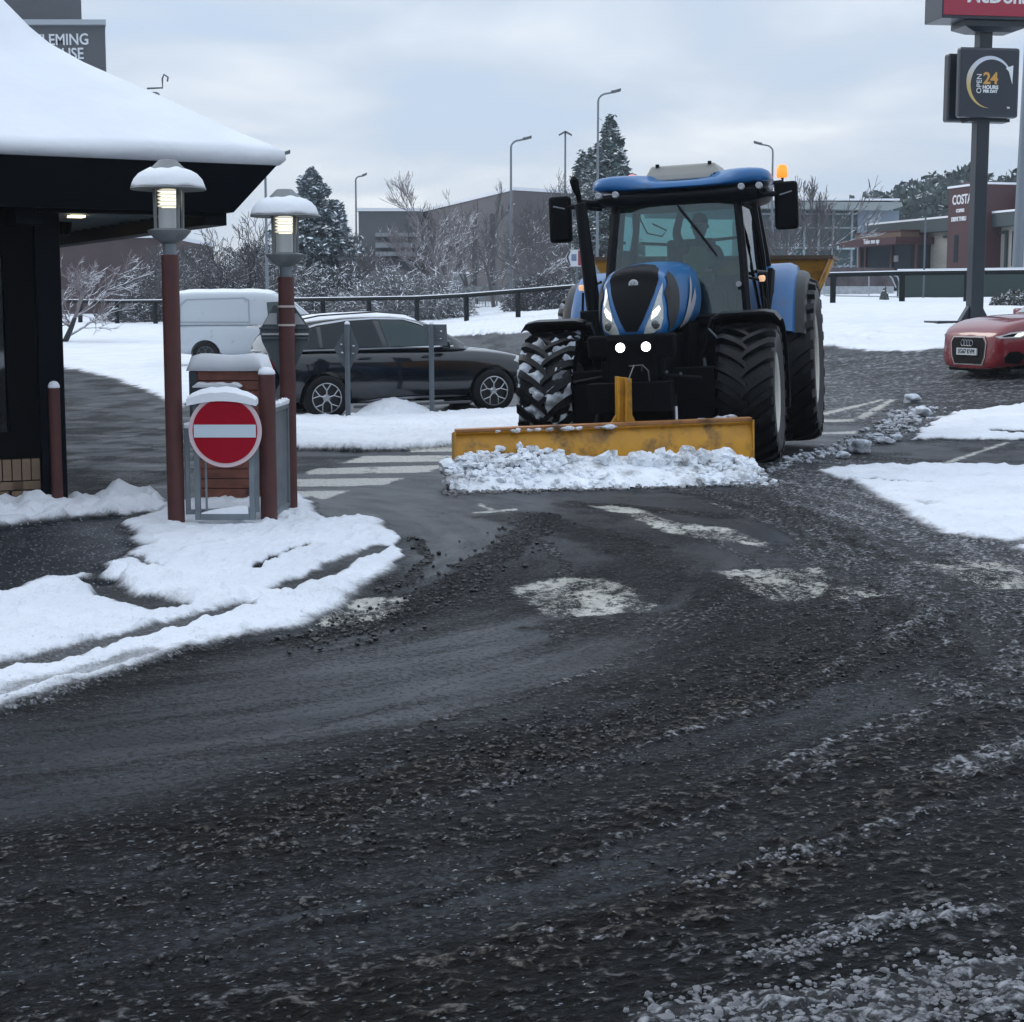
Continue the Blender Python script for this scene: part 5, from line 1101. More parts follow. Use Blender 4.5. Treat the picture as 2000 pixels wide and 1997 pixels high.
def car(name, loc, yaw, pitch, L, body_st, gh_st, wb, wr, paint, glass, **tags):
    t = empty(name, loc, yaw, **tags); t.rotation_euler = (0, pitch, yaw)
    m = MB(); rings = []
    for x, zb, zt, w in body_st:
        h = [(0, zb), (w * .80, zb), (w * .97, zb + .08), (w * 1.0, zb + (zt - zb) * .40), (w * .985, zb + (zt - zb) * .66), (w * .955, zb + (zt - zb) * .90), (w * .90, zt - .012), (w * .70, zt + .012), (0, zt + .03)]
        rings.append([(x, y, z) for y, z in h] + [(x, -y, z) for y, z in h[-2:0:-1]])
    m.loft(rings); b = m.build('body', paint, t, smooth='all', subs=1)
    for wx_ in (0, wb):
        for s in (-1, 1):
            c_ = MB(); c_.tube([(wx_, s * .55, wr), (wx_, s * 1.2, wr)], wr * 1.14, 40); cu = c_.build('cutter', paint)
            cu.parent = t; q = b.modifiers.new('c', 'BOOLEAN'); q.object = cu; q.solver = 'EXACT'; q.operation = 'DIFFERENCE'
    bpy.context.view_layer.update(); apply_mods(b)
    for o in [o for o in bpy.data.objects if o.name.startswith('cutter')]: bpy.data.objects.remove(o)
    b.data.polygons.foreach_set('use_smooth', [True] * len(b.data.polygons)); b.data.set_sharp_from_angle(angle=R(35))
    m = MB()
    for wx_ in (0, wb): m.bx(wx_ - wr * 1.2, wx_ + wr * 1.2, -.54, .54, wr * .5, wr * 2.2)
    m.build('underbody', BLACK, t)
    g = None
    if gh_st:
        m = MB(); rings = []
        for x, zb, zt, wb_, wt in gh_st:
            h = [(0, zb - .03), (wb_, zb - .02), (wb_ * .995, zb + .02), (wb_ + (wt - wb_) * .55, zb + (zt - zb) * .55), (wt + .02, zt - (zt - zb) * .1), (wt - .06, zt - .01), (0, zt + .02)]
            rings.append([(x, y, z) for y, z in h] + [(x, -y, z) for y, z in h[-2:0:-1]])
        m.loft(rings); g = m.build('cabin', paint, t, smooth='all', subs=1); apply_mods(g); g.data.set_sharp_from_angle(angle=R(50)); g.data.materials.clear(); g.data.materials.append(paint)
    return t, b, g
def snow_strip(parent, g, x0, x1, w, h, name='roof_snow'):
    bv = bvh_of(g); m = MB(); rings = []; n = 26; k_ = 10
    for i in range(n + 1):
        x = x0 + (x1 - x0) * i / n; e = min(1, min(i, n - i) / 2.5) ** .5; ring = []
        for j in range(k_ + 1):
            y = -w + 2 * w * j / k_; q = 1 - abs(y / w) ** 6; hit = bv.ray_cast(Vector((x, y, 5)), Vector((0, 0, -1)))[0]
            z = hit.z if hit else rings[-1][j][2] if rings else 1.0
            ring.append((x, y, z - .015 + h * e * (q if 0 < j < k_ else 0) + .008 * sin(x * 9 + j)))
        rings.append(ring)
    m.loft(rings, closed=False, cap=False); return m.build(name, SNOW, parent, smooth='all')

def black_suv():
    pb_ = mat('black_blue_paint', (.0018, .0045, .009), .14, coat=.7, spec=.5)
    yaw = R(20.5); A = PY(637, 815, 25.2)
    bs = [(-.90, .48, .98, .58), (-.86, .38, 1.03, .74), (-.74, .30, 1.05, .84), (-.40, .24, 1.06, .895), (.1, .22, 1.055, .905), (.8, .21, 1.035, .91), (1.5, .21, 1.02, .91), (2.05, .21, 1.01, .91), (2.4, .22, 1.0, .905), (2.8, .23, .955, .90), (3.15, .25, .89, .875), (3.38, .27, .80, .80), (3.50, .32, .70, .66), (3.54, .38, .62, .50)]
    gs = [(-.84, 1.02, 1.06, .76, .60), (-.74, 1.03, 1.27, .80, .62), (-.60, 1.03, 1.43, .83, .64), (-.2, 1.03, 1.52, .85, .655), (.4, 1.03, 1.56, .86, .66), (.9, 1.02, 1.565, .86, .66), (1.35, 1.01, 1.54, .86, .65), (1.70, 1.0, 1.44, .86, .64), (2.05, .99, 1.24, .85, .66), (2.42, .98, 1.04, .82, .70)]
    zc = -.105
    t, b, g = car('parked_car', (A.x, A.y, zc), yaw, -R(1.4), 4.4, bs, gs, 2.67, .345, pb_, TINT, label='black estate style car with snow on its roof behind the two slim sign posts', cat='car')
    # move so that near side wheels sit at A
    M_ = Matrix.Rotation(yaw, 3, 'Z'); off = M_ @ Vector((0, .80, 0)); t.location = (A.x + off.x, A.y + off.y, zc)
    bg, bb = bvh_of(g), bvh_of(b)
    cg = glass_mat('car_glass', (.25, .32, .33), .06)
    for s in (-1, 1):
        for nm, P_ in (('rear_quarter_window', [(-.66, 1.075), (-.60, 1.17), (-.40, 1.33), (-.08, 1.415), (-.06, 1.09)]), ('rear_door_window', [(-.01, 1.09), (-.01, 1.43), (.35, 1.475), (.80, 1.49), (.92, 1.08)]), ('front_door_window', [(1.0, 1.08), (.90, 1.488), (1.25, 1.475), (1.5, 1.40), (1.78, 1.26), (2.06, 1.08)])):
            # project along y
            patch(nm, [(a, b_) for a, b_ in P_], 'y', s, bg, TINT if nm != 'front_door_window' else mat('tinted_glass_clearer', (.022, .042, .045), .08, spec=.4), t, .006, 4)
        top = [(-.70, 1.09), (-.63, 1.20), (-.42, 1.36), (-.08, 1.447), (.35, 1.50), (.80, 1.514), (1.27, 1.497), (1.54, 1.418), (1.84, 1.265)]
        lo = [(a + (.02), c - .022) for a, c in top][::-1]
        patch('window_trim', top + lo, 'y', s, bg, CHROME, t, .012, 4)
        patch('belt_trim', [(-.66, 1.055), (.5, 1.052), (2.05, 1.045), (2.05, 1.066), (.5, 1.073), (-.66, 1.077)], 'y', s, bg, CHROME, t, .010, 4)
        patch('sill_trim', [(.48, .262), (.85, .318), (2.05, .318), (2.25, .300), (2.05, .288), (.85, .285)], 'y', s, bb, CHROME, t, .012, 3)
        m = MB(); m.bx(.42, 2.3, s * .86 - .02, s * .86 + .02, .17, .215); m.build('sill', mat('sill_grey', (.10, .10, .11), .5), t, bevel=.008)
        m = MB(); m.box((1.86, s * .99, 1.09), (.13, .19, .14)); m.build('wing_mirror', pb_, t, bevel=.035, smooth=True)
        for x in (.62, 1.62): m = MB(); m.box((x, s * .915, .93), (.19, .03, .022)); m.build('door_handle', pb_, t, bevel=.008)
        patch('headlight', [(s * .86, .80), (s * .84, .70), (s * .66, .66), (s * .50, .70), (s * .52, .78), (s * .70, .83)][::s], 'x', 1, bb, mat('car_headlight', (.5, .53, .55), .1, coat=1), t, .008, 3) if 0 else None
        hl = patch('headlight', [(3.02, .80), (3.10, .87), (3.30, .83), (3.45, .73), (3.44, .68), (3.25, .70)], 'y', s, bb, mat('car_headlight', (.45, .48, .5), .12, coat=1, var=.3, vscale=25), t, .008, 3)
        tlm = patch('tail_light', [(-.86, .94), (-.60, .98), (-.50, .90), (-.62, .80), (-.86, .80)], 'y', s, bb, mat('tail_red', (.14, .004, .008), .2, coat=.6), t, .008, 3)
        m = MB(); m.tube([(-.45, s * .62, 1.50), (.0, s * .60, 1.575), (.9, s * .60, 1.61), (1.4, s * .61, 1.56)], .014, 6); m.build('roof_rail', pb_, t, smooth=True)
        road_wheel(t, 0, s * .80, .345, .345, .225, s); road_wheel(t, 2.67, s * .80, .345, .345, .225, s)
    m = MB(); m.prism([(-.62, -.6, 1.44), (-.90, -.5, 1.41), (-.90, .5, 1.41), (-.62, .6, 1.44)], (0, 0, -.012), (0, 0, .012)); m.build('spoiler', pb_, t)
    patch('windscreen', [(-.60, 1.05), (.60, 1.05), (.52, 1.48), (-.52, 1.48)], 'x', 1, bg, TINT, t, .006, 3)
    patch('front_grille', [(-.34, .62), (.34, .62), (.3, .42), (-.3, .42)], 'x', 1, bb, BLACK, t, .008, 2)
    snow_strip(t, g, -.68, 1.62, .60, .055); snow_strip(t, b, 2.5, 3.1, .5, .012, 'bonnet_snow')
    m = MB(); m.tube([(.40, -.1, .5), (.42, -.1, .8)], .05, 6)
black_suv()

def white_van():
    wp = mat('white_van_paint', (.50, .545, .585), .4, coat=.2, dirt=.08, dcol=(.3, .32, .34))
    Yv = 41.0; A = PY(398, 724, Yv); zc = tzf(A.x, Yv)
    bs = [(-.88, .45, 1.02, .72), (-.84, .36, 1.06, .82), (-.4, .30, 1.08, .89), (.5, .27, 1.08, .90), (1.6, .27, 1.08, .90), (2.3, .27, 1.06, .89), (2.9, .28, 1.02, .86), (3.25, .32, .88, .78), (3.38, .4, .66, .62)]
    gs = [(-.87, 1.04, 1.70, .82, .70), (-.82, 1.05, 1.84, .87, .76), (-.4, 1.05, 1.87, .88, .78), (.5, 1.05, 1.88, .885, .78), (1.3, 1.05, 1.88, .885, .77), (1.62, 1.05, 1.86, .88, .75), (1.95, 1.05, 1.72, .87, .72), (2.35, 1.04, 1.42, .84, .70), (2.72, 1.03, 1.10, .80, .66)]
    t, b, g = car('van', (A.x, A.y + .9, zc), R(3), 0, 4.3, bs, gs, 2.7, .32, wp, TINT, label='white panel van parked on the snow behind the tall brown lamp post', cat='van')
    bg, bb = bvh_of(g), bvh_of(b)
    for s in (-1, 1):
        patch('front_door_window', [(1.55, 1.12), (1.50, 1.60), (1.85, 1.62), (2.2, 1.40), (2.4, 1.12)], 'y', s, bg, mat('van_window', (.045, .07, .07), .1), t, .006, 3)
        fr = [(-.62, 1.10), (-.60, 1.55), (-.45, 1.68), (.95, 1.72), (1.08, 1.66), (1.10, 1.10)]
        inn = [(a + (.035 if a < 0 else -.035), c + (.03 if c < 1.3 else -.03)) for a, c in fr]
        for q in range(6):
            a, b_ = fr[q], fr[(q + 1) % 6]; c, d = inn[(q + 1) % 6], inn[q]
            patch('panel_crease', [a, b_, c, d], 'y', s, bg, mat('van_crease', (.33, .37, .40), .5), t, .004, 3)
        road_wheel(t, 0, s * .78, .32, .32, .2, s, rimc=GREYM); road_wheel(t, 2.7, s * .78, .32, .32, .2, s, rimc=GREYM)
    patch('windscreen', [(-.60, 1.12), (.60, 1.12), (.52, 1.70), (-.52, 1.70)], 'x', 1, bg, TINT, t, .006, 3)
    snow_strip(t, g, -.82, 1.7, .72, .06)
    m = MB(); m.tube([(2.72, -.55, 1.10), (1.95, -.5, 1.76)], .03, 6); m.build('screen_snow', SNOW, t)
white_van()

def red_car():
    rp_ = mat('red_paint', (.17, .003, .010), .25, coat=.8, spec=.5)
    al = R(69); h = Vector((-sin(al), -cos(al), 0)); yaw = math.atan2(h.y, h.x)
    F_ = PY(1881, 690, 26.6)      # front centre of the bumper
    zc = .46
    bs = [(-.80, .45, 1.0, .60), (-.72, .34, 1.04, .76), (-.4, .26, 1.05, .87), (.5, .22, 1.03, .895), (1.5, .22, 1.01, .90), (2.15, .22, 1.02, .90), (2.6, .22, 1.0, .90), (2.9, .22, .965, .89), (3.15, .17, .91, .87), (3.33, .16, .83, .82), (3.42, .16, .74, .73), (3.46, .18, .68, .60)]
    gs = [(-.6, 1.0, 1.06, .78, .6), (-.3, 1.0, 1.30, .84, .60), (.3, 1.0, 1.46, .85, .60), (.9, 1.0, 1.48, .85, .60), (1.3, 1.0, 1.40, .85, .60), (1.7, .99, 1.24, .84, .62), (2.25, .98, 1.04, .80, .66)]
    t, b, g = car('parked_car', (0, 0, 0), yaw, R(0), 4.3, bs, gs, 2.6, .33, rp_, TINT, label='shiny red hatchback with lit headlight at the right edge, snow free', cat='car')
    t.location = (F_.x + .09 - h.x * 3.45, F_.y - h.y * 3.45, zc)
    bg, bb = bvh_of(g), bvh_of(b)
    z0 = 0
    gr = [(-.37, .66), (-.43, .58), (-.40, .36), (-.34, .25), (.34, .25), (.40, .36), (.43, .58), (.37, .66)]
    rimp = [(a * 1.07, .45 + (c - .45) * 1.10) for a, c in gr]
    patch('grille_frame', rimp, 'x', 1, bb, mat('grille_rim', (.45, .40, .40), .3, metal=.5), t, .008, 4)
    patch('grille', gr, 'x', 1, bb, mat('grille_black', (.002, .002, .003), .6, spec=.15, bump=.6, bscale=90), t, .014, 4)
    m = MB(); m.bx(3.47, 3.50, -.26, .26, .385, .495); pl_ = m.build('number_plate', mat('plate_white', (.52, .55, .58), .4), t)
    m = text_mb('SG67 KVM', .10, .004, sx=.95); xf(m, Matrix.Translation((3.504, 0, .44)) @ Matrix.Rotation(pi / 2, 4, 'Z') @ Matrix.Rotation(pi / 2, 4, 'X')); m.build('plate_lettering', mat('plate_black', (.01, .01, .015), .5), pl_)
    m = MB()
    for k in range(4):
        cy = -.105 + k * .07; m.tube([(3.495, cy + .047 * cos(2 * pi * j / 20), .575 + .047 * sin(2 * pi * j / 20)) for j in range(21)], .006, 5)
    m.build('ring_badge', mat('badge_grey', (.3, .31, .33), .3, metal=.5), t, smooth=True)
    for s in (-1, 1):
        hl = patch('headlight', [(2.98, .78), (3.0, .72), (3.14, .665), (3.40, .655), (3.43, .68), (3.28, .745)], 'y', s, bb, mat('car_headlight_red', (.55, .50, .50), .12, coat=1), t, .008, 4)
        patch('headlight_inner', [(3.16, .735), (3.20, .69), (3.36, .678), (3.38, .69), (3.26, .725)], 'y', s, bb, BLACK, hl, .014, 3)
        patch('headlight_lit', [(3.02, .765), (3.04, .725), (3.14, .685), (3.24, .68), (3.18, .73)], 'y', s, bb, mat('car_light_on', (.8, .9, .8), .2, emit=(.85, 1, .85), estr=.75), hl, .016, 3)
        patch('air_intake', [(3.05, .40), (3.15, .46), (3.30, .45), (3.36, .36), (3.34, .28), (3.1, .27)], 'y', s, bb, BLACK, t, .010, 3)
        patch('door_window', [(.1, 1.07), (.15, 1.33), (.8, 1.37), (1.3, 1.33), (1.9, 1.08)], 'y', s, bg, TINT, t, .006, 3)
        m = MB(); m.box((1.75, s * .98, 1.06), (.14, .18, .12)); m.build('wing_mirror', rp_, t, bevel=.03, smooth=True)
        road_wheel(t, 0, s * .78, .33, .33, .22, s); road_wheel(t, 2.6, s * .78, .33, .33, .22, s)
    patch('windscreen', [(-.66, 1.05), (.66, 1.05), (.52, 1.36), (-.52, 1.36)], 'x', 1, bg, mat('windscreen_pale', (.16, .20, .20), .08, coat=.5), t, .006, 3)
    m = MB(); m.bx(3.1, 3.38, -.62, .62, .13, .19); m.build('lower_lip', BLACK, t, bevel=.02)
red_car()

# ------------------------------------------------------------------ roadside: knee rail fence, totem sign, street lamps
def knee_rail():
    t = empty('knee_rail_fence', (0, 66, 0), 0, label='long dark timber knee rail fence topped with snow across the snowy field', cat='fence')
    W_ = mat('dark_timber', (.006, .010, .011), .8, spec=.15, var=.3, bump=.2)
    path = [Vector((-24.5, 82, 0)), Vector((.24, 66, 0)), Vector((13.9, 60, 0)), Vector((24, 55, 0))]
    rail = []; m = MB(); sn = MB(); pts = []
    for a, b in zip(path, path[1:]):
        L = (b - a).length; n = round(L / 2.45)
        for k in range(n + (b == path[-1])): pts.append(a.lerp(b, k / n))
    o0 = Vector((0, 66, 0))
    tops = []
    for i, p in enumerate(pts):
        z = tzf(p.x, p.y); tops.append(Vector((p.x, p.y, z + 1.03)) - o0)
        r_ = random.Random(i); lean = r_.uniform(-.03, .03)
        pm = MB(); pm.tube([p - o0 + Vector((0, 0, z - .1)), p - o0 + Vector((lean, 0, z + 1.08))], .105, 10); pm.build('post', W_, t, smooth=True)
    for a, b in zip(tops, tops[1:]):
        m.tube([a, b], .085, 6, cap=True); sn.tube([a + Vector((0, 0, .065)), b + Vector((0, 0, .065))], .042, 5)
    m.build('rail', W_, t); sn.build('rail_snow', SNOW, t)
knee_rail()

def totem():
    b = PY(1912, 627, 39.5); Y = 39.5; x0 = b.x; zg = tzf(x0, Y)
    t = empty('totem_sign', (x0, Y, zg), R(9), label='tall dark totem with red restaurant sign and round the clock sign on its post', cat='sign')
    dk = mat('totem_navy', (.006, .012, .020), .4, coat=.15); dk2 = mat('totem_panel', (.012, .019, .032), .35, coat=.2)
    Z = lambda v_: PY(1912, v_, Y).z - zg
    m = MB(); m.bx(-.275, .035, -.16, .16, -.3, Z(45)); m.prism([(-.275, -.17, .02), (-.275, -.17, .42), (-.52, -.17, .02)], (0, .1, 0), (0, .3, 0)); m.prism([(.035, -.17, .02), (.035, -.17, .42), (.27, -.17, .02)], (0, .1, 0), (0, .3, 0)); m.build('pole', dk, t, bevel=.02)
    m = MB(); m.bx(-1.15, .8, -.3, .5, -.06, .06); m.build('base_plate', dk, t)
    Zf = lambda v_: PY(1912, v_, Y - .5).z - zg
    z1, z0 = Zf(92), Zf(231)
    m = MB(); m.bx(-.86, .60, -.42, -.20, z0 + .02, z1); p = m.build('lower_panel', dk2, t, bevel=.06)
    m = MB(); m.bx(-.88, .62, .16, .44, z0 - .02, z1 - .06); p2_ = m.build('rear_panel', dk, t, bevel=.05)
    m = MB(); m.bx(-.5, .5, -.2, .2, z0 - .05, z0 + .02); m.build('panel_bracket', dk, t)
    yf = -.428; cz = (z0 + z1) / 2; cx = -.11
    # crescent arrow
    def cres(a0, a1, r0, wmax, m_, name, prof):
        n = 40; o_, i_ = [], []
        for k in range(n + 1):
            q = k / n; a = R(a0 + (a1 - a0) * q); w = wmax * prof(q)
            o_.append((cx + (r0 + w * .5) * cos(a), yf, cz + (r0 + w * .5) * 1.06 * sin(a))); i_.append((cx + (r0 - w * .5) * cos(a), yf, cz + (r0 - w * .5) * 1.06 * sin(a)))
        mm = MB(); fs = [(k, k + 1, n + 1 + k + 1, n + 1 + k) for k in range(n)]; mm.add([(a, b, c) for a, b, c in o_ + i_], fs); mm.build(name, m_, p)
    gm = bpy.data.materials.new('gold_to_white'); gm.use_nodes = True; N = gm.node_tree.nodes; L_ = gm.node_tree.links; tc = N.new('ShaderNodeTexCoord'); sx = N.new('ShaderNodeSeparateXYZ'); L_.new(tc.outputs['Object'], sx.inputs[0])
    mr = N.new('ShaderNodeMapRange'); mr.inputs[1].default_value = cz - .1; mr.inputs[2].default_value = cz + .45; L_.new(sx.outputs[2], mr.inputs[0]); mx = N.new('ShaderNodeMix'); mx.data_type = 'RGBA'; L_.new(mr.outputs[0], mx.inputs[0]); mx.inputs[6].default_value = (.55, .42, .15, 1); mx.inputs[7].default_value = (.6, .64, .72, 1); L_.new(mx.outputs[2], N['Principled BSDF'].inputs['Base Color'])
    cres(268, 35, .53, .12, gm, 'crescent', lambda q: min(1, q * 2.2) * (1 - .72 * max(0, (q - .45) / .55)) + .02)
    m = MB(); ax, az = cx + .53 * cos(R(30)), cz + .56 * sin(R(30)); m.prism([(ax - .10, yf, az + .06), (ax + .08, yf, az + .12), (ax + .07, yf, az - .30), (ax - .02, yf, az - .02)], (0, -.002, 0), (0, .002, 0)); m.build('arrow_head', WHITEL, p)
    def txt(s_, size, x, z, mm_, rot=0, bold=.004):
        m = text_mb(s_, size, .006, bold=bold); xf(m, Matrix.Translation((x, yf - .002, z)) @ Matrix.Rotation(rot, 4, 'Y') @ Matrix.Rotation(pi / 2, 4, 'X')); m.build('lettering', mm_, p)
    txt('OPEN', .17, cx - .27, cz - .02, WHITEL, rot=-pi / 2, bold=0); txt('24', .36, cx + .0, cz + .09, mat('amber_lettering', (.62, .33, .07), .5), bold=.010); txt('HOURS', .115, cx + .0, cz - .10, WHITEL, bold=.005); txt('PER DAY', .088, cx + .0, cz - .19, WHITEL, bold=.005); txt('TM', .05, cx + .45, cz - .55, WHITEL)
    # red sign
    z1, z0 = Z(-75), Zf(38)
    m = MB(); m.bx(-1.36, 2.1, -.50, .50, z0, z1); rs = m.build('red_sign_box', dk2, t, bevel=.02)
    m = MB(); m.bx(-1.33, 1.98, -.535, -.502, z0 + .07, z1 - .1); m.build('red_face', mat('sign_face_red', (.22, .008, .032), .35, coat=.2, emit=(.5, .02, .06), estr=.10), rs)
    m = text_mb("McDonald's", .44, .01, bold=.010, align='LEFT'); xf(m, Matrix.Translation((-.80, -.54, Zf(9) + .16)) @ Matrix.Rotation(pi / 2, 4, 'X')); m.build('lettering', WHITEL, rs)
    m = MB(); m.loft([[(x * k, y * k, z) for x, y in ((-.75, -.4), (.75, -.4), (.75, .4), (-.75, .4))] for k, z in ((.62, z0 - .24), (1, z0 - .14), (1, z0 - .01))]); m.build('sign_cradle', dk, t)
totem()

LM = mat('lamp_column_grey', (.16, .19, .22), .5, metal=.3)
def street_lamp(u, vb, vt, Y, arm, label, heads=1, rad=.055, Wd=1.0):
    p = PY(u, vb, Y); zg = tzf(p.x, Y); top = PY(u, vt, Y).z - zg
    t = empty('street_lamp', (p.x, Y, zg - .1), 0, label=label, cat='street lamp', group='street lamps along the roads')
    m = MB()
    if heads == 1:
        a = arm; s = 1 if a > 0 else -1
        pts = [(0, 0, 0), (0, 0, top * .5), (0, 0, top - abs(a) * .42)] + [(a * .42 * (1 - cos(q)), 0, top - abs(a) * .42 + abs(a) * .36 * sin(q)) for q in (.4, .8, 1.2, 1.5)] + [(a * .62, 0, top - .02)]
        m.tube(pts, [rad * 1.4, rad, rad * .85] + [rad * .8] * 5, 8); m.build('column', LM, t, smooth=True)
        m = MB(); m.loft([[(x, y * w, z + h) for y, h in ((-.12, 0), (-.1, .06), (0, .10), (.1, .06), (.12, 0), (0, -.04))] for x, w, z in ((a * .6, .4, top - .02), (a * .75, 1, top + .0), (a * .95, .9, top + .05), (a * 1.05, .3, top + .08))]); m.build('lantern', mat('lantern_dark', (.06, .07, .08), .5), t)
    else:
        m.tube([(0, 0, 0), (0, 0, top)], [rad * 1.3, rad], 8); m.build('column', LM, t, smooth=True)
        for s in (-1, 1): m = MB(); m.prism([(0, -.2, top), (s * arm, -.15, top - .55 * abs(arm)), (s * arm, .15, top - .55 * abs(arm)), (0, .2, top)], (0, 0, 0), (0, 0, .1)); m.build('lantern', mat('lantern_dark', (.06, .07, .08), .5), t)
    return t
street_lamp(1166, 560, 176, 75, .95, 'tallest street lamp, rising in front of the pine behind the tractor cab')
street_lamp(998, 556, 268, 82, .95, 'street lamp in front of the brown box building, left of the tractor', rad=.06)
street_lamp(697, 560, 340, 95, .6, 'small street lamp just right of the snowy conifer')
street_lamp(1505, 540, 278, 88, -.95, 'street lamp with its arm pointing left above the orange beacon')
street_lamp(1103, 560, 256, 110, .42, 'double headed lamp column left of the pine', heads=2, rad=.06)
street_lamp(522, 560, 297, 60, .85, 'street lamp half hidden by the restaurant roof corner', rad=.05)
def mast():
    p = PY(1985, 560, 70); zg = tzf(p.x, 70); t = empty('lighting_mast', (p.x, 70, zg), 0, label='tall plain grey lighting mast right of the totem sign', cat='mast')
    m = MB(); m.tube([(0, 0, 0), (.2, 0, 16)], [.24, .12], 12); m.build('column', LM, t, smooth=True)
    for v_ in (107, 240): z = PY(1990, v_, 70).z - zg; m = MB(); m.tube([(.15, 0, z), (1.0, 0, z - .15), (2.5, 0, z)], .02, 5); m.build('cable', GREYM, t)
mast()
def dir_sign():
    Y = 62; c = PY(1122, 503, Y); zg = tzf(c.x, Y); t = empty('direction_sign', (c.x, Y, zg), 0, label='white arrow shaped direction sign with a red end behind the exhaust pipe', cat='road sign')
    k = lambda L: [(PY(a, b, Y).x - c.x, 0, PY(a, b, Y).z - zg) for a, b in L]
    m = MB(); m.prism(k([(1104, 503), (1113, 488), (1140, 488), (1140, 521), (1113, 521)]), (0, 0, 0), (0, .04, 0)); m.build('plate', mat('sign_white', (.5, .53, .56), .5), t)
    m = MB(); m.prism(k([(1106, 503), (1112, 490), (1115, 490), (1110, 503), (1115, 519), (1112, 519)]), (0, -.006, 0), (0, -.002, 0)); m.build('chevron', mat('sign_ink', (.02, .025, .04), .5), t)
    m = MB(); m.prism(k([(1129, 490), (1139, 490), (1139, 519), (1129, 519)]), (0, -.006, 0), (0, -.002, 0)); m.build('red_end', mat('sign_dull_red', (.22, .02, .04), .5), t)
    m = MB(); m.prism(k([(1116, 497), (1126, 497), (1126, 510), (1116, 510)]), (0, -.006, 0), (0, -.002, 0)); m.build('symbol', mat('sign_blue', (.12, .16, .25), .5), t)
    m = MB(); m.tube([(.1, .06, 0), (.1, .06, k([(1120, 490)])[0][2])], .04, 8); m.tube([(.5, .06, 0), (.5, .06, k([(1120, 490)])[0][2])], .04, 8); m.build('post', GREYM, t)
dir_sign()

# ------------------------------------------------------------------ trees
def bare_tree_mesh(seed, h=8, spread=.5, levels=6, trunk_r=.12, up=.25, first=.28, dens=1.0):
    rg = random.Random(seed); tr, cr = MB(), MB()
    def rec(p, d, L, r, lv):
        n = 3; r = max(r, .013); pts = [p]; rs = [r]; dd = d.copy()
        for i in range(n):
            dd = (dd + Vector((rg.gauss(0, .10), rg.gauss(0, .10), rg.gauss(0, .07) + up * .12))).normalized(); p = p + dd * L / n; pts.append(p); rs.append(r * (1 - .35 * (i + 1) / n))
        (tr if lv == 0 else cr).tube(pts, rs, 5 if lv == 0 else (4 if lv < 3 else 3), cap=False)
        if lv >= levels: return
        k = rg.choice([2, 3, 3, 4] if lv < 3 else [2, 3, 3]); k = max(2, round(k * dens))
        for i in range(k):
            q = 1.0 if i == 0 else rg.uniform(.35, 1.0); j = min(n, max(1, round(q * n))); base = pts[j]
            ax = Vector((rg.gauss(0, 1), rg.gauss(0, 1), rg.gauss(0, .3))).normalized(); perp = (ax - dd * ax.dot(dd)).normalized()
            ang = spread * rg.uniform(.55, 1.25) * (.45 if i == 0 else 1)
            nd = (dd * cos(ang) + perp * sin(ang) + Vector((0, 0, up * .35))).normalized()
            rec(base, nd, L * rg.uniform(.62, .85), rs[j] * (.80 if i == 0 else .58), lv + 1)
        if lv == 0:
            for i in range(5):
                a = rg.uniform(0, 6.28); j = rg.choice([1, 2, 2, 3]); rec(pts[j], Vector((cos(a), sin(a), .55)).normalized(), L * rg.uniform(.55, .8), rs[j] * .45, 2)
    rec(Vector((0, 0, 0)), Vector((0, 0, 1)), h * first, trunk_r, 0)
    return tr, cr
BARK = mat('bare_bark', (.085, .08, .083), .9, snow=.30); TWIG = mat('snowy_twigs', (.10, .094, .098), .9, snow=.36); BIRCH = mat('birch_bark', (.26, .25, .25), .8, snow=.2); TWIGL = mat('frosted_twigs', (.20, .18, .185), .9, snow=.5)
TWIGD = mat('dark_wet_twigs', (.022, .024, .028), .9, snow=.42)
def fence_y(u): return float(np.interp(u, [-100, 120, 1012, 1780, 2100], [84, 81, 66, 60, 57]))
def bare_tree(u, vb, vt, Y, seed, label, spread=.5, levels=6, bark=BARK, twig=TWIG, group='bare winter trees', trunk_r=.12, dens=1.0, up=.25, wscale=1, lean=0):
    Y = max(Y, fence_y(u) + 2) if label.find('arching') < 0 else Y
    p = PY(u, vb, Y); zg = tzf(p.x, Y); hh = PY(u, vt, Y).z - zg
    t = empty('bare_tree', (p.x, Y, zg - .1), 0, label=label, cat='tree', group=group)
    a, b = bare_tree_mesh(seed, hh, spread, levels, trunk_r, up, dens=dens)
    zm = max(v[2] for v in b.v); k = hh / zm
    for m, nm, mt in ((a, 'trunk', bark), (b, 'crown', twig)):
        m.v = [(x * k * wscale + lean * z, y * k * wscale, z * k) for x, y, z in m.v]; m.build(nm, mt, t, fix=False)
    return t
NEED = mat('conifer_needles', (.06, .10, .115), .8, snow=.62, var=.4, vscale=.8); NEED2 = mat('pine_needles', (.05, .085, .082), .8, snow=.52, var=.5, vscale=.6)
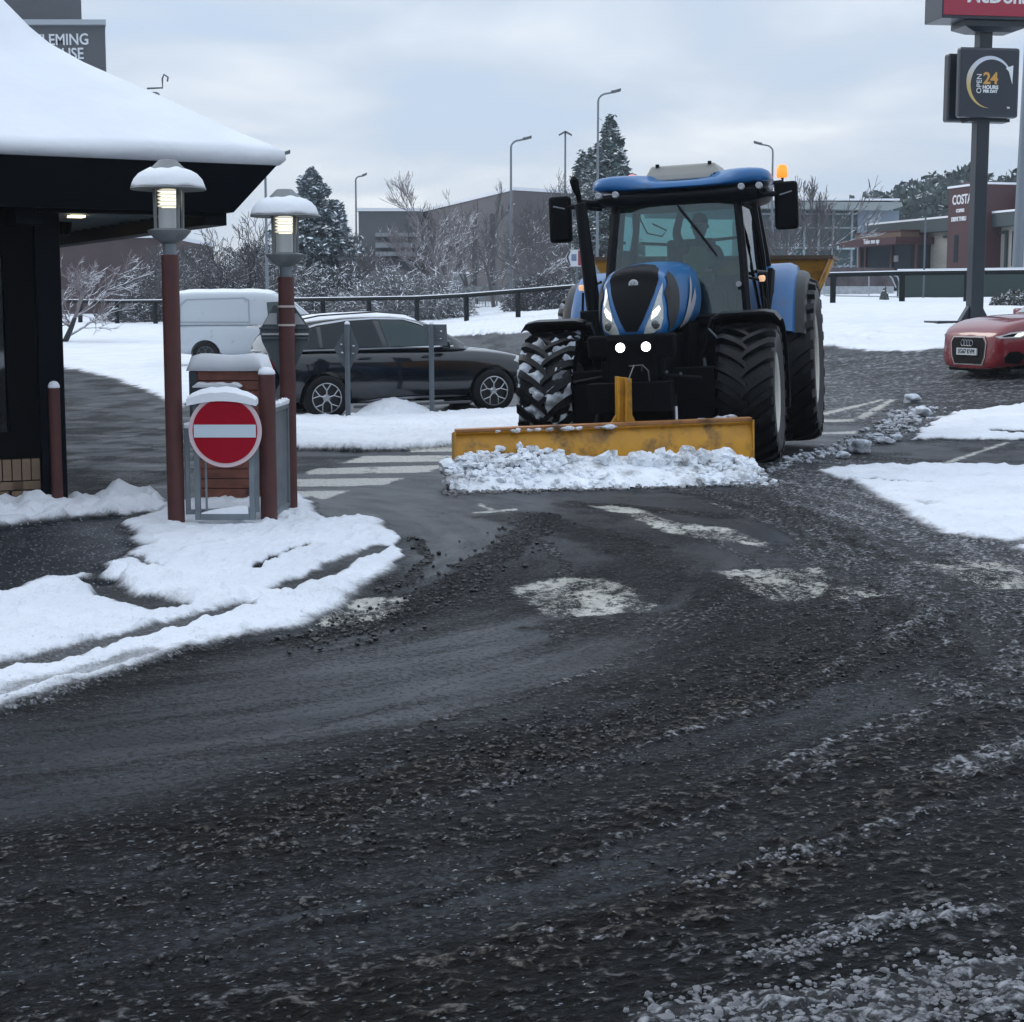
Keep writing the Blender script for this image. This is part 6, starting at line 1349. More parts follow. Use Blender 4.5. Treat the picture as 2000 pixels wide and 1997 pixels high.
def conifer(u, vb, vt, Y, seed, label, width, kind='spruce', n=9000):
    p = PY(u, vb, Y); zg = tzf(p.x, Y); hh = PY(u, vt, Y).z - zg; rg = np.random.default_rng(seed)
    t = empty('conifer', (p.x, Y, zg - .1), 0, label=label, cat='tree', group='snow dusted conifers')
    m = MB(); m.tube([(0, 0, 0), (.05, 0, hh * .9)], [.2, .03], 8); m.build('trunk', BARK, t)
    vs = []; fs = []
    nb = 90 if kind == 'spruce' else 75
    br = []
    for k in range(nb):
        f = (k + .5) / nb; z = hh * (.06 + .93 * f); 
        if kind == 'spruce': r_ = width * (1 - f) ** .85 * rg.uniform(.65, 1.1) + .08
        else: r_ = width * (np.sin(pi * min(1, (.12 + .88 * f)) ** 1.05) ** .7 * (1.05 - .55 * f)) * rg.uniform(.55, 1.1) + .1
        br.append((z, rg.uniform(0, 6.28), r_))
    per = n // nb
    for z, a, r_ in br:
        m2 = MB(); 
        for i in range(int(per * (.4 + r_ / width))):
            q = rg.uniform(.12, 1) ** .7; side = rg.normal(0, .16 + .12 * (1 - q)) * r_ ** .5
            dz = (-.10 * q + .16 * q * q) * r_ if kind == 'spruce' else (.18 * q * q) * r_
            cx = cos(a) * q * r_ - sin(a) * side; cy = sin(a) * q * r_ + cos(a) * side; cz = z + dz + rg.normal(0, .10 if kind == 'spruce' else .20)
            s = rg.uniform(.09, .20) * (1.1 if kind != 'spruce' else 1) * (.6 + .5 * min(1, width / 3))
            d1 = rg.normal(size=3) * [1, 1, .45] + np.array([cos(a), sin(a), .1]) * .8; d1 /= np.linalg.norm(d1); d2 = np.cross(d1, rg.normal(size=3)); d2 /= np.linalg.norm(d2)
            c = np.array([cx, cy, cz]); j = len(vs)
            vs += [c - d1 * s * 1.2, c + d2 * s * .5, c + d1 * s * 1.3, c - d2 * s * .45]; fs.append((j, j + 1, j + 2, j + 3))
    m = MB(); m.v = [tuple(float(q) for q in v) for v in vs]; m.f = fs; m.build('crown', NEED if kind == 'spruce' else NEED2, t, fix=False)
    return t
def fence_y_(u): return float(np.interp(u, [-100, 120, 1012, 1780, 2100], [84, 81, 66, 60, 57]))
def bush(u, vb, w, h, Y, seed, label, mt, n=2600, name='bush', leaf=.09, flat=1.0, group='snowy bushes by the fence'):
    n = int(n * 2.2)
    if label.find('totem') < 0: Y = max(Y, fence_y(u) + w * .5 + .6)
    p = PY(u, vb, Y); zg = tzf(p.x, Y); rg = np.random.default_rng(seed); t = empty(name, (p.x, Y, zg - .05), 0, label=label, cat='bush', group=group)
    vs = []; fs = []
    for i in range(n):
        d = rg.normal(size=3); d /= np.linalg.norm(d); d[2] = abs(d[2]); r_ = rg.uniform(.55, 1.04) * (1 + .18 * np.sin(d[0] * 5 + seed) * np.cos(d[1] * 4 + d[2] * 5))
        c = d * [w / 2, w / 2 * flat, h] * r_; s = leaf * rg.uniform(.8, 2.2); d1 = rg.normal(size=3) + d * .8; d1 /= np.linalg.norm(d1); d2 = np.cross(d1, rg.normal(size=3)); d2 /= np.linalg.norm(d2); j = len(vs)
        k2 = max(.10, .022 / s); vs += [c - d1 * s, c + d2 * s * k2, c + d1 * s * 1.4, c - d2 * s * k2]; fs.append((j, j + 1, j + 2, j + 3))
    m = MB(); m.v = [tuple(float(q) for q in v) for v in vs]; m.f = fs; m.build('foliage', mt, t, fix=False)
    m = MB(); rr = random.Random(seed)
    for k in range(9): a = rr.uniform(0, 6.28); m.tube([(0, 0, 0), (cos(a) * w * .2, sin(a) * w * .2 * flat, h * .5), (cos(a) * w * .42, sin(a) * w * .42 * flat, h * rr.uniform(.5, .95))], [.05, .03, .015], 4)
    m.build('stems', TWIGD, t)
    return t
conifer(612, 560, 328, 88, 3, 'blue grey conifer dusted with snow behind the fence, right of the lamps', 4.4, 'spruce', 26000)
conifer(566, 560, 385, 92, 8, 'shorter dark conifer half hidden behind the right mushroom lamp', 1.9, 'spruce', 6000)
conifer(662, 560, 392, 93, 13, 'low conifer growing against the right side of the blue grey one', 1.9, 'spruce', 7000)
conifer(1188, 560, 232, 100, 5, 'tall rounded pine behind the tractor cab', 2.5, 'pine', 20000)
conifer(1138, 560, 300, 102, 6, 'lower shoulder pine just left of the tall rounded one', 1.7, 'pine', 6000)
bare_tree(874, 560, 332, 84, 11, 'pale birch like tree with fine twigs in front of the long brown building', .55, 7, BIRCH, TWIGL, trunk_r=.13)
bare_tree(965, 560, 345, 90, 12, 'thin bare tree left of the street lamp by the brown building', .42, 6, BARK, TWIG)
bare_tree(820, 560, 400, 95, 32, 'small bare tree at the left corner of the brown building', .55, 5)
bare_tree(920, 560, 392, 96, 33, 'small dark bare tree between the birch and the street lamp', .5, 5, BARK, TWIG)
bare_tree(1095, 560, 322, 88, 14, 'spreading bare tree under the pine beside the double headed lamp', .62, 6, BARK, TWIG, trunk_r=.14)
bare_tree(1040, 560, 400, 80, 15, 'low wide bare tree with dark trunk left of the tractor mirror', .75, 6, BARK, TWIG)
bare_tree(1135, 560, 390, 84, 35, 'bare tree seen behind the exhaust pipe', .6, 6, BARK, TWIG)
bare_tree(1585, 545, 338, 80, 16, 'bare tree in front of the glass building right of the tractor', .42, 6, BARK, TWIG)
bare_tree(1545, 545, 345, 86, 17, 'bare tree behind the right mirror of the tractor', .45, 6, BARK, TWIG)
bare_tree(1610, 548, 430, 78, 18, 'low branching bare tree above the salt spreader', .8, 5, BARK, TWIG)
bare_tree(485, 590, 400, 60, 21, 'black stemmed bare tree edged with snow between the two lamps', .75, 6, TWIGD, TWIGD, trunk_r=.09)
bare_tree(430, 590, 430, 66, 22, 'bare tree crossing branches behind the tall lamp post', .7, 6, TWIGD, TWIG)
bare_tree(120, 600, 480, 58, 23, 'arching bare branches below the restaurant soffit', .9, 6, TWIGD, TWIGL, lean=.35)
bare_tree(300, 600, 470, 72, 24, 'thin bare tree seen left of the tall lamp post against the maroon wall', .6, 6, BARK, TWIG)
bare_tree(535, 590, 430, 78, 25, 'bare tree between the second lamp and the conifers', .7, 6, TWIGD, TWIG)
bare_tree(700, 575, 440, 82, 26, 'bushy bare tree right of the conifer', .7, 6, BARK, TWIG); bare_tree(745, 575, 470, 80, 27, 'low bare tree in front of the stepped grey building', .7, 6, BARK, TWIG)
SB = mat('snowy_leaves', (.05, .055, .06), .9, snow=.60); SB2 = mat('frosty_shrub', (.16, .165, .17), .9, snow=.50); SB3 = mat('dark_scrub', (.055, .058, .064), .9, snow=.32)
bush(655, 585, 4.2, 2.4, 74, 41, 'large rounded dark bush capped with snow behind the fence, below the conifer', SB)
bush(470, 590, 4.6, 1.7, 62, 42, 'snow laden bush between the two mushroom lamps', SB, 3400)
bush(770, 600, 5.4, 2.1, 72, 43, 'long pale frosted shrub behind the fence', SB2, 4000); bush(838, 585, 4.0, 1.9, 74, 44, 'right end of the pale frosted shrub row', SB2, 3000); bush(700, 612, 4.0, 1.3, 69, 45, 'low pale shrub right behind the fence above the car roof', SB2, 2600)
bush(600, 600, 3.6, 1.3, 70, 46, 'low frosted shrub seen over the black car tail', SB2)
bush(1992, 577, 1.6, .50, 52, 47, 'low round snowy shrub at the right edge beside the totem', mat('green_grey_shrub', (.07, .08, .07), .9, snow=.52), 4200, flat=.8, leaf=.035)
bush(1062, 570, 3.8, 1.5, 76, 49, 'dark scrub bush left of the arrow sign', SB3); bush(300, 625, 5, 1.0, 70, 50, 'low frosted scrub behind the fence left of the tall lamp post', SB3)
for i, (u_, w_, h_, Y_, mt) in enumerate([(380, 9, 3.6, 90, SB3), (520, 9, 3.7, 94, SB3), (640, 7, 2.9, 97, SB3), (450, 8, 2.7, 86, SB3), (590, 7, 2.2, 84, SB3), (720, 6, 2.4, 90, SB3)]):
    bush(u_, 575, w_, h_, Y_, 60 + i, ['tall dark scrub left of the second lamp, farthest left', 'tall dark scrub behind the right mushroom lamp', 'dark scrub at the foot of the low conifer', 'dark scrub thicket between the two lamp posts', 'dark scrub behind the rounded snowy bush', 'dark scrub by the stepped grey building'][i], mt, 7500, leaf=.10, group='dark scrub behind the fence')

# ------------------------------------------------------------------ buildings behind
def bpts(L, Y): return [PY(a, b, Y) for a, b in L]
def walls(m, foot, z0, z1):
    n = len(foot); m.prism([(p[0], p[1], 0) for p in foot], (0, 0, z0), (0, 0, z1))
brown = mat('brown_panel_wall', (.105, .098, .105), .8, var=.1, vscale=.4); 
def building(name, org, label): return empty(name, org, 0, label=label, cat='building')
def box_buildings():
    # long brown box with its near corner at u=1000
    c = PY(1003, 372, 112); l = PY(812, 404, 140); r = PY(1135, 372, 116); t = building('industrial_building', (c.x, 112, 2), 'long plain brown grey box building left of the tractor')
    O_ = Vector((c.x, 112, 2)); P_ = lambda v: (v.x - O_.x, v.y - O_.y)
    zt = c.z - 2; m = MB(); back = (P_(r)[0] + 2, 40); walls(m, [(0, 0), P_(r), back, (P_(l)[0] + 4, 45), P_(l)], -2, zt); m.build('wall', brown, t)
    m = MB(); walls(m, [(-.05, -.1), (P_(r)[0], P_(r)[1] - .1), (back[0], back[1]), (P_(l)[0] + 4, 45), (P_(l)[0] - .1, P_(l)[1])], zt + .002, zt + .22); m.build('roof_edge', SNOW, t)
    for k in range(6): f = k / 6; a = Vector((*P_(l), 0)) * (1 - f); m = MB(); m.box((a.x + .02, a.y - .12, 3.2), (.6, .1, 5.5)); m.build('wall_pilaster', mat('brown_dark_panel', (.085, .08, .088), .8), t)
    # stepped grey building
    a = PY(700, 413, 135); b = PY(822, 413, 135); O_ = Vector((a.x, 135, 2)); t = building('office_building', tuple(O_), 'grey stepped building with snowy ledges behind the conifers'); W_ = b.x - a.x
    zt = a.z - 2; m = MB(); m.bx(0, W_, 0, 20, -2, zt); m.build('wall', mat('grey_panel', (.085, .092, .10), .8), t)
    m = MB(); m.bx(-.2, W_, -.2, 20, zt + .002, zt + .25); m.build('roof_edge', SNOW, t)
    for v0, v1 in ((455, 462), (474, 484), (492, 500)):
        z1 = PY(740, v0, 134).z - 2; z0 = PY(740, v1, 134).z - 2; m = MB(); m.bx(1.4, W_ - .2, -.9, -.002, z0, z1); m.build('ledge', mat('grey_ledge', (.22, .24, .26), .7, snow=.4), t)
    m = MB(); m.bx(1.6, W_ - .3, -.5, -.003, -2, PY(740, 503, 134).z - 2); m.build('dark_opening', mat('opening_dark', (.03, .033, .042), .7), t)
    # maroon brick wall left
    a = PY(60, 500, 100); b = PY(330, 492, 100); O_ = Vector((a.x, 100, 1)); t = building('warehouse', tuple(O_), 'dark maroon brick warehouse seen through the gap under the restaurant roof'); W_ = b.x - a.x
    zt = PY(200, 465, 100).z - 1; m = MB(); m.bx(-14, W_, 0, 15, -2, zt); m.build('wall', mat('maroon_brick', (.062, .040, .042), .85, var=.18, vscale=.7), t)
    m = MB(); m.bx(-14, W_, -.15, 15, zt + .002, zt + .25); m.build('roof_edge', SNOW, t)
    # dark tower block with lettering above the restaurant roof
    Y = 120; a = PY(-120, 150, Y); b = PY(208, 150, Y); O_ = Vector((a.x, Y, 2)); t = building('tower_block', tuple(O_), 'dark grey tower block with white lettering above the snowy restaurant roof'); t.rotation_euler.z = R(0)
    W_ = b.x - a.x; zt = PY(200, 50, Y).z - 2; dkp = mat('tower_panel', (.055, .062, .072), .7, var=.06, vscale=.3)
    m = MB(); m.prism([(0, 0, 0), (W_, 0, 0), (W_ - 3.8, 14, 0), (0, 14, 0)], (0, 0, -2), (0, 0, zt)); m.build('wall', dkp, t)
    m = MB(); m.prism([(-.2, -.35, 0), (W_ + .15, -.35, 0), (W_ - 3.6, 14, 0), (-.2, 14, 0)], (0, 0, zt + .002), (0, 0, zt + .35)); m.build('roof_edge', mat('tower_edge', (.32, .36, .40), .6, snow=.3), t)
    m = MB(); x1 = PY(152, 20, Y).x - O_.x; m.prism([(0, 1, 0), (x1, 1, 0), (x1 - 2.2, 9, 0), (0, 9, 0)], (0, 0, zt + .353), (0, 0, zt + 6.5)); m.build('plant_room', dkp, t)
    for txt_, u_, v_ in (('FLEMING', 112, 78), ('HOUSE', 112, 106)):
        p = PY(174 if txt_ == 'FLEMING' else 164, v_, Y); m = text_mb(txt_, 1.08, .06, align='RIGHT', bold=.014, sx=.86); xf(m, Matrix.Translation((p.x - O_.x, -.05, p.z - O_.z)) @ Matrix.Rotation(-.02, 4, 'Y') @ Matrix.Rotation(pi / 2, 4, 'X')); m.build('lettering', mat('tower_lettering', (.62, .66, .70), .5), t)
    # second roof block with aerial
    p = PY(278, 190, 125); O_ = Vector((p.x, 125, 2)); t = building('roof_block', tuple(O_), 'small dark rooftop block with a bent aerial above the snowy roof slope')
    z1 = PY(278, 187, 125).z - 2; w_ = PY(310, 187, 125).x - O_.x; m = MB(); m.prism([(-w_ * 2, 0, 0), (w_, 0, 0), (w_ - 2.4, 10, 0), (-w_ * 2, 10, 0)], (0, 0, -2), (0, 0, z1)); m.build('wall', dkp, t)
    m = MB(); m.bx(-w_ * 1.2, w_ * .95, -.3, .6, z1 + .1, z1 + .22); m.build('roof_edge', mat('roof_edge_grey', (.12, .14, .16), .6), t)
    m = MB(); m.tube([(w_ * .3, 0, z1 + .5), (w_ * 1.25, 0, z1 + .55), (w_ * 1.25, 0, z1 + 1.2), (w_ * 1.35, 0, z1 + 1.5), (w_ * 1.6, 0, z1 + 1.3), (w_ * 1.55, 0, z1 + 1.0)], .07, 5); m.build('aerial', GREYM, t)
box_buildings()
def glass_building():
    Y = 105; a = PY(1480, 420, Y); b = PY(1756, 420, Y); O_ = Vector((a.x, Y, 1.5)); W_ = b.x - a.x; t = building('glass_office', tuple(O_), 'teal glass fronted office with a flat overhanging roof right of the tractor')
    zt = PY(1600, 412, Y).z - 1.5; X_ = lambda u_: PY(u_, 450, Y).x - O_.x; Zz = lambda v_: PY(1600, v_, Y).z - 1.5
    m = MB(); m.bx(X_(1675), W_, 0, 12, -2, zt); m.build('wall', mat('pale_blue_wall', (.20, .245, .30), .7), t)
    m = MB(); m.bx(0, X_(1675) - .01, .3, 12, -2, zt); m.build('glazing', mat('teal_glazing', (.045, .085, .095), .25, spec=.6, var=.4, vscale=.35), t)
    m = MB()
    for u_ in (1510, 1541, 1572, 1600, 1628, 1665): m.bx(X_(u_) - .06, X_(u_) + .06, .1, .299, -2, zt)
    for v_ in (418, 445, 484, 520): z = Zz(v_); m.bx(0, X_(1675) - .02, .16, .298, z - .05, z + .05)
    m.build('mullion', mat('mullion_grey', (.25, .30, .33), .6), t)
    m = MB(); z = Zz(484); m.bx(X_(1635), X_(1670), -.05, .15, z - .12, z + .1); m.build('sill', mat('sill_pale', (.4, .5, .52), .6), t)
    z0, z1 = Zz(413), Zz(394); m = MB(); m.prism([(-6, 0, z0 + (z1 - z0) * .4), (W_ - .8, 0, z0), (W_, 0, z0 + .25), (W_ - .1, 0, z1 - .1), (-6, 0, z1)], (0, -1, 0), (0, 13, 0)); m.build('roof', mat('roof_pale_grey', (.26, .30, .30), .7), t)
    m = MB(); m.bx(0, W_ - .2, -.98, 12.9, z1 + .0, z1 + .12); m.build('roof_snow', SNOW, t)
glass_building()
def cafe():
    Y0 = 84; L_ = lambda u_, v_, Y=Y0: PY(u_, v_, Y)
    a = L_(1692, 455, 88); b = PY(2120, 400, 70); O_ = Vector((a.x, a.y, 2.0)); t = building('drive_through_cafe', tuple(O_), 'low cream and dark red drive through cafe behind the totem sign')
    d = Vector((b.x - a.x, b.y - a.y, 0)); ln = d.length; rz = math.atan2(d.y, d.x); t.rotation_euler.z = rz
    cr = mat('cream_render', (.34, .325, .29), .75, var=.08); mr = mat('cafe_maroon', (.055, .018, .024), .6); fg = mat('fascia_slate', (.035, .055, .062), .55); wn = mat('cafe_glass', (.02, .03, .04), .15, spec=.6)
    # along-axis parameter for a screen column
    def S_(u_):
        r_ = ray(u_, 500); # solve O + d*s on ray
        s_ = (a.y * r_[0] / r_[1] - a.x) / (d.x / ln - d.y / ln * r_[0] / r_[1]); return s_
    zr = a.z + 0; H_ = lambda u_, v_: PY(u_, v_, a.y + d.y / ln * S_(u_)).z - 2.0
    ht = H_(1700, 440)
    m = MB(); m.bx(.9, ln, .5, 9, -2, ht - .55); m.build('wall', cr, t)
    m = MB(); m.bx(0, ln, 0, 9.5, ht - .62, ht); m.build('fascia', fg, t, bevel=.03); m = MB(); m.bx(-.02, ln, -.02, 9.5, ht + .002, ht + .09); m.build('roof_snow', SNOW, t)
    x0, x1 = S_(1862), S_(1935); zt = H_(1890, 366); m = MB(); m.bx(x0, x1, -.35, 1.5, -2, zt); tw = m.build('tower', mr, t)
    m = MB(); m.bx(x0 - .05, x1, -.4, 1.5, zt + .002, zt + .1); m.build('tower_snow', SNOW, t)
    m = MB(); m.bx(x1 - 1.0, x1 + 1.6, 1.6, 4, ht, H_(1950, 368)); m.build('rear_block', mr, t); m = MB(); m.bx(x1 - 1.0, x1 + 1.6, 1.55, 4, H_(1950, 368) + .002, H_(1950, 366) + .05); m.build('rear_block_snow', SNOW, t)
    m = MB(); 
    for zz in (H_(1850, 357), H_(1850, 367), H_(1850, 388)): m.bx(S_(1842), x0 + 1.4, .8, .9, zz - .04, zz + .03)
    for xx in (S_(1843), S_(1858), x0 + .7): m.bx(xx - .03, xx + .03, .82, .88, ht, H_(1850, 357))
    m.build('roof_railing', mat('railing_maroon', (.09, .04, .045), .6, snow=.5), t)
    def lt(s_, size, u_, v_, mt=WHITEL, al='LEFT', bold=.01, yy=-.362, sx=1): m = text_mb(s_, size, .02, align=al, bold=bold, sx=sx); xf(m, Matrix.Translation((S_(u_), yy, H_(u_, v_))) @ Matrix.Rotation(pi / 2, 4, 'X')); m.build('lettering', mt, t)
    lt('COSTA', .62, 1870, 393, sx=.82); lt('COFFEE', .20, 1878, 413); lt('DRIVE THRU', .27, 1869, 430, sx=.85)
    # window and door details
    m = MB(); m.bx(S_(1876), S_(1884), -.37, -.352, H_(1880, 513), H_(1880, 460)); m.build('tower_window', wn, t)
    for u0, u1 in ((1737, 1752),): pass
    # drain pipes
    for u_ in (1838, 1948): m = MB(); m.bx(S_(u_) - .07, S_(u_) + .07, .38, .498, -2, ht - .8); m.bx(S_(u_) - .55, S_(u_) - .07, .38, .498, ht - .92, ht - .8); m.build('drain_pipe', fg, t)
    m = MB(); m.bx(S_(1958), S_(1963), .45, .498, H_(1960, 520), H_(1960, 452)); m.build('slot_window', wn, t); m = MB(); m.bx(S_(1976), S_(1980), .4, .498, H_(1978, 448), H_(1978, 442)); m.build('wall_light', fg, t)
    # entrance porch
    xa, xb = S_(1698), S_(1800); zc0, zc1 = H_(1720, 483), H_(1720, 470)
    m = MB(); m.bx(xa - .3, xb + .3, -1.6, .49, zc0, zc1); m.build('canopy', mr, t); m = MB(); m.bx(xa + .3, xb - .3, -1.0, .49, zc1 + .002, H_(1760, 455)); pr = m.build('porch_panel', mat('tan_panel', (.16, .10, .075), .6, dirt=0), t)
    m = MB(); m.bx(xa + .25, xb - .25, -1.05, .49, H_(1760, 455) + .002, H_(1760, 452)); m.build('porch_top', mr, t)
    lt('Take me up', .34, 1742, 474, yy=-1.62, bold=.006)
    m = MB(); m.bx(xa + .1, xb, -.6, .489, -2, zc0); m.build('entrance_glass', wn, t)
    for u_ in (1700, 1712, 1763, 1812): m = MB(); m.bx(S_(u_) - .05, S_(u_) + .12, -.68, -.602, -2, zc0); m.build('door_frame', mr if u_ != 1700 else mat('orange_brick_pier', (.14, .07, .045), .8), t)
    m = MB(); m.bx(S_(1769), S_(1777), -.66, -.61, H_(1770, 512), H_(1770, 500)); m.build('notice', mat('notice_grey', (.25, .26, .28), .6), t)
    # green hoarding in front
    a2 = PY(1752, 566, 68); b2 = PY(2120, 566, 64); t2 = empty('hoarding', (a2.x, a2.y, tzf(a2.x, a2.y)), math.atan2(b2.y - a2.y, b2.x - a2.x), label='long low dark green hoarding in front of the cafe', cat='fence')
    l2 = (b2 - a2).length; h2 = PY(1800, 528, 67.6).z - tzf(a2.x, a2.y); m = MB(); m.bx(0, l2, 0, .08, -.4, h2); m.build('panel', mat('hoarding_green', (.012, .032, .030), .6, var=.1), t2)
    m = MB(); m.bx(0, l2, -.02, .10, h2 + .002, h2 + .05); m.build('top_snow', SNOW, t2)
    a3 = PY(1600, 575, 76); b3 = PY(1745, 575, 76); t3 = empty('slatted_fence', (a3.x, a3.y, tzf(a3.x, a3.y)), 0, label='grey slatted fence with frosty base left of the green hoarding', cat='fence'); l3 = b3.x - a3.x
    m = MB(); m.bx(0, l3, 0, .05, -.2, 1.25); m.build('panel', mat('fence_grey_red', (.075, .065, .07), .7, var=.5, vscale=2), t3); m = MB(); m.bx(0, l3, -.04, -.002, -.2, .42); m.build('base_board', mat('frosty_board', (.36, .39, .41), .7, var=.2), t3)
    # goal like tube frame
    p = PY(1700, 582, 66); t4 = empty('tube_frame', (p.x, 66, tzf(p.x, 66)), 0, label='pale bent tube barrier in the snow left of the hoarding', cat='barrier'); k = lambda u_, v_: Vector((PY(u_, v_, 66).x - p.x, 0, PY(u_, v_, 66).z - t4.location.z))
    m = MB()
    m.tube([k(1735, 533), k(1753, 541), k(1757, 552), k(1756, 580)], .03, 6); m.tube([k(1733, 533), k(1743, 545), k(1750, 562)], .03, 6); m.tube([k(1612, 578), k(1756, 580)], .025, 5); m.tube([k(1697, 534), k(1697, 580)], .025, 5); m.tube([k(1610, 535), k(1610, 578)], .025, 5); m.build('tube', mat('tube_pale', (.3, .33, .35), .5), t4, smooth=True)
    p = PY(1727, 577, 65); t5 = empty('shrub_in_snow', (p.x, 65, tzf(p.x, 65)), 0, label='tiny snow topped shrub beside the bent tube barrier', cat='shrub'); bush_ = MB()
    ico_lumps([(0, 0, .14, .13, 1.4), (.02, 0, .38, .07, 1.8)], 2, 3, .8).build('foliage', mat('shrub_tiny', (.05, .06, .055), .9, snow=.45), t5)
    # signs' small lamp posts in front of the cafe
    p = PY(1804, 560, 66); zg = tzf(p.x, 66); t6 = empty('thin_pole', (p.x, 66, zg), 0, label='thin pale pole in front of the cafe entrance', cat='pole'); m = MB(); m.tube([(0, 0, 0), (0, 0, PY(1804, 424, 66).z - zg)], .035, 6); m.build('column', GREYM, t6)
cafe()
def far_hill():
    # wooded rise to the right, one mass of far crowns
    rg = np.random.default_rng(9); vs = []; fs = []
    prof = [(1640, 405), (1690, 398), (1730, 378), (1760, 362), (1800, 372), (1830, 350), (1870, 345), (1900, 330), (1930, 345), (1970, 352), (2010, 330), (2060, 335)]
    us = [a for a, b in prof]; vt = [b for a, b in prof]
    for k in range(110):
        u_ = rg.uniform(1640, 2080); top = np.interp(u_, us, vt) + rg.uniform(-4, 22); Y = rg.uniform(150, 200); p = PY(u_, top, Y); h = rg.uniform(5, 8); w = rg.uniform(2.2, 4.0)
        for i in range(260):
            d = rg.normal(size=3); d /= np.linalg.norm(d); q = rg.uniform(.5, 1.0) ** .6
            c = np.array([p.x, Y, p.z - h * .5]) + d * [w, w, h * .5] * q * (1 + .25 * np.sin(d[0] * 6 + k)); s = rg.uniform(.25, .6); d1 = rg.normal(size=3) + d; d1 /= np.linalg.norm(d1); d2 = np.cross(d1, rg.normal(size=3)); d2 /= np.linalg.norm(d2); j = len(vs)
            vs += [c - d1 * s, c + d2 * s * .6, c + d1 * s, c - d2 * s * .6]; fs.append((j, j + 1, j + 2, j + 3))
    m = MB(); m.v = [tuple(float(q) for q in v) for v in vs]; m.f = fs; o = m.build('woodland', mat('far_trees', (.050, .078, .075), .9, snow=.18, var=.4, vscale=.15), None, fix=False); tag(o, 'hazy green wood on the rise behind the cafe', 'woodland', kind='stuff')
    m = MB(); pts = [PY(u_, np.interp(u_, us, vt) + 26, 205) for u_ in range(1640, 2300, 20)]; m.loft([[(p.x, 205, 2) for p in pts], [(p.x, 205, p.z) for p in pts], [(p.x, 260, p.z) for p in pts]], closed=False, cap=False); o = m.build('hills_and_blocker', mat('hill_and_blocker_dark', (.05, .06, .06), .9), None); o['kind'] = 'structure'
    # unseen dark slope added behind the viewer to block sky reflections
    m = MB(); rr = np.random.default_rng(2); m.loft([[(x, -22 - 3 * abs(x) ** .3, -.2) for x in range(-120, 121, 6)], [(x, -30, 8 + 3 * rr.random()) for x in range(-120, 121, 6)], [(x, -60, 12 + 3 * rr.random()) for x in range(-120, 121, 6)]], closed=False, cap=False); o = m.build('hills_and_blocker', mat('hill_and_blocker_dark', (.05, .06, .06), .9), None); o['kind'] = 'structure'
far_hill()
def small_cars():
    for (u0, u1, vt, vb, Y, col, lab) in [(430, 524, 563, 600, 84, (.01, .014, .018), 'dark car roof with snow passing beyond the fence between the lamps'), (882, 918, 531, 556, 108, (.20, .21, .22), 'snow roofed grey car parked in front of the brown building')]:
        a = PY(u0, vt, Y); b = PY(u1, vt, Y); zg = tzf(a.x, Y); h = a.z - zg; W_ = b.x - a.x; t = empty('parked_car', (a.x, Y, zg), 0, label=lab, cat='car')
        cm = mat('far_car_%d' % u0, col, .3, coat=.4); m = MB()
        w_ = max(W_, 1.2); 
        m.loft([[(x, y, z) for x, z in ((-.8, .3), (-.85, h * .55), (w_ * .0, h * .62), (w_ * .08, h - .12), (w_ * .92, h - .12), (w_ + .1, h * .60), (w_ + .9, h * .52), (w_ + .95, .3))] for y in (0, 1.7)]); m.build('body', cm, t, bevel=.06)
        m = MB(); m.loft([[(w_ * .06, y, h - .12), (w_ * .1, y, h - .02), (w_ * .9, y, h - .02), (w_ * .95, y, h - .12)] for y in (-.02, 1.72)]); m.build('roof_snow', SNOW, t)
        for x in (0, w_ + .2): m = MB(); m.lathe([(.001, -.02), (.32, -.02), (.32, .2), (.001, .2)], 16, (x, 0, .32), axis='Y'); m.build('wheel', RUBBER, t)
small_cars()
def far_fence():
    a = PY(905, 560, 95); b = PY(1085, 552, 90); t = empty('mesh_fence', tuple((a.x, a.y, tzf(a.x, a.y))), math.atan2(b.y - a.y, b.x - a.x), label='pale mesh fence with snow in front of the brown building', cat='fence'); L = (b - a).length; m = MB()
    for k in range(9): m.tube([(L * k / 8, 0, -.3), (L * k / 8, 0, 1.3)], .035, 5)
    m.bx(0, L, -.02, .02, 1.22, 1.28); m.bx(0, L, -.02, .02, .1, .14)
    for k in range(1, 60): m.bx(L * k / 60 - .012, L * k / 60 + .012, -.008, .008, .14, 1.22)
    m.build('panel', mat('fence_frosty', (.17, .19, .20), .7, snow=.4), t)
far_fence()
def drain():
    a = G(176, 990); b = G(300, 984); rz = math.atan2(b[1] - a[1], b[0] - a[0]); L = math.hypot(b[0] - a[0], b[1] - a[1]); t = empty('drain_grate', (a[0], a[1], .012), rz, label='slotted drain grating in the ground at the foot of the restaurant corner', cat='drain')
    m = MB(); m.bx(0, L, -.07, .07, -.03, .0); m.build('frame', mat('grate_dark', (.01, .01, .012), .6), t); m = MB()
    for k in range(22): m.bx(L * k / 22, L * k / 22 + .022, -.065, .065, .001, .022)
    m.build('bars', GREYM, t)
drain()

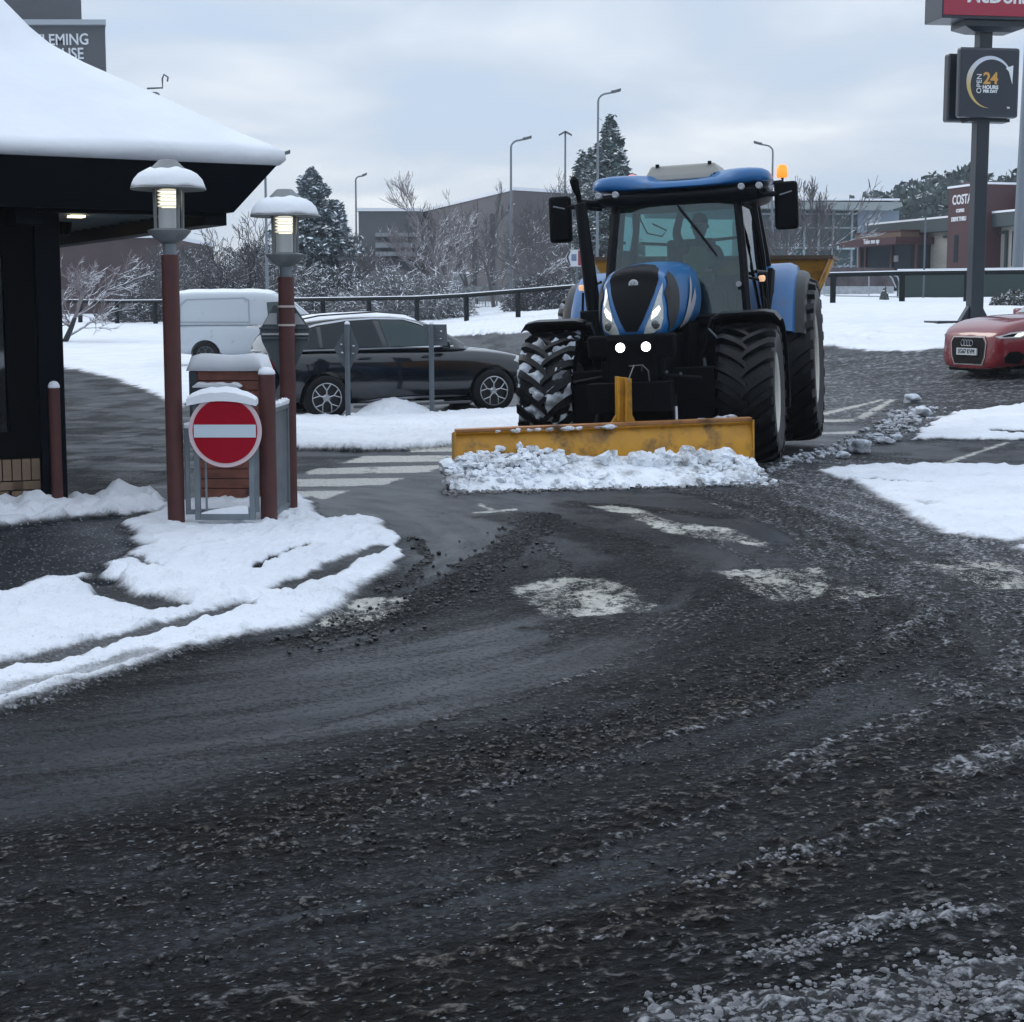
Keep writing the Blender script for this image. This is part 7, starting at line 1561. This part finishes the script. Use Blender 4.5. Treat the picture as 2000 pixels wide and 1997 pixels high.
# ------------------------------------------------------------------ loose slush crumbs on the road
def crumbs():
    rg = np.random.default_rng(77)
    def along(L, w, n, r0, r1, seed, name, m, label):
        P_ = [G(u, v) for u, v in L]; it = []
        for k in range(n):
            q = rg.random() * (len(P_) - 1); i = int(q); f = q - i; a, b = P_[i], P_[i + 1]
            x = a[0] * (1 - f) + b[0] * f + rg.normal(0, w); y = a[1] * (1 - f) + b[1] * f + rg.normal(0, w * 1.2); it.append((x, y, tzf(x, y) + .008, rg.uniform(r0, r1) * (1.6 if rg.random() < .08 else 1), .7))
        o = ico_lumps(it, 1, seed, .4).build(name, m, None, smooth=True); tag(o, label, 'slush', kind='stuff'); return o
    WS = mat('white_slush', (.17, .175, .19), .7, bump=.5, bscale=60, var=.3, vscale=9, dirt=.55, dcol=(.12, .12, .125)); DS_ = mat('dark_slush', (.020, .020, .021), .5, var=.6, vscale=7, bump=.5, bscale=60, dirt=.3, dcol=(.10, .095, .09))
    along([(1470, 1878), (1600, 1848), (1720, 1812), (1930, 1780)], .03, 330, .003, .009, 1, 'slush_ridge', WS, 'narrow pale ridge of slush in the lower right foreground')
    along([(1300, 2000), (1560, 1972), (1800, 1935), (2050, 1895)], .06, 750, .003, .012, 2, 'slush_ridge', WS, 'broad pale ridge of slush along the bottom right edge')
    along([(1560, 2010), (2100, 1955)], .07, 260, .003, .010, 6, 'slush_ridge', WS, 'scattered pale slush crumbs in the bottom right corner')
    along([(1340, 1735), (1480, 1692), (1620, 1660)], .03, 90, .003, .009, 3, 'slush_ridge', WS, 'short pale slush ridge in the middle right foreground')
    along([(590, 1255), (700, 1228), (830, 1182), (930, 1120), (1010, 1062), (1060, 1010)], .12, 500, .005, .016, 4, 'slush_clods', DS_, 'band of dark slush clods running from the kerb to the plough')
    along([(800, 1050), (835, 1090), (800, 1140), (740, 1160)], .035, 50, .008, .02, 5, 'slush_clods', DS_, 'few dark clods beside the tip of the snowy island')
    along([(500, 1640), (980, 1480), (1250, 1420), (1700, 1270), (1800, 1200)], .16, 900, .004, .010, 7, 'slush_clods', DS_, 'brown band of slush clods crossing the middle foreground')
    along([(-50, 1900), (600, 1750), (1200, 1620), (2050, 1380)], .5, 900, .003, .008, 8, 'slush_clods', DS_, 'small dark crumbs strewn over the near road')
crumbs()

# ------------------------------------------------------------------ damp winter air
def haze():
    m = bpy.data.materials.new('haze'); m.use_nodes = True; N = m.node_tree.nodes; N.clear(); o = N.new('ShaderNodeOutputMaterial'); v = N.new('ShaderNodeVolumePrincipled')
    v.inputs['Color'].default_value = (.80, .87, .95, 1); v.inputs['Density'].default_value = .0006; v.inputs['Anisotropy'].default_value = .2; m.node_tree.links.new(v.outputs[0], o.inputs['Volume'])
    b = MB(); b.bx(-235, 235, -75, 430, -2.0, 32); h = b.build('haze', m); h['kind'] = 'stuff'; h['label'] = 'thin grey winter haze over the whole scene'
haze()
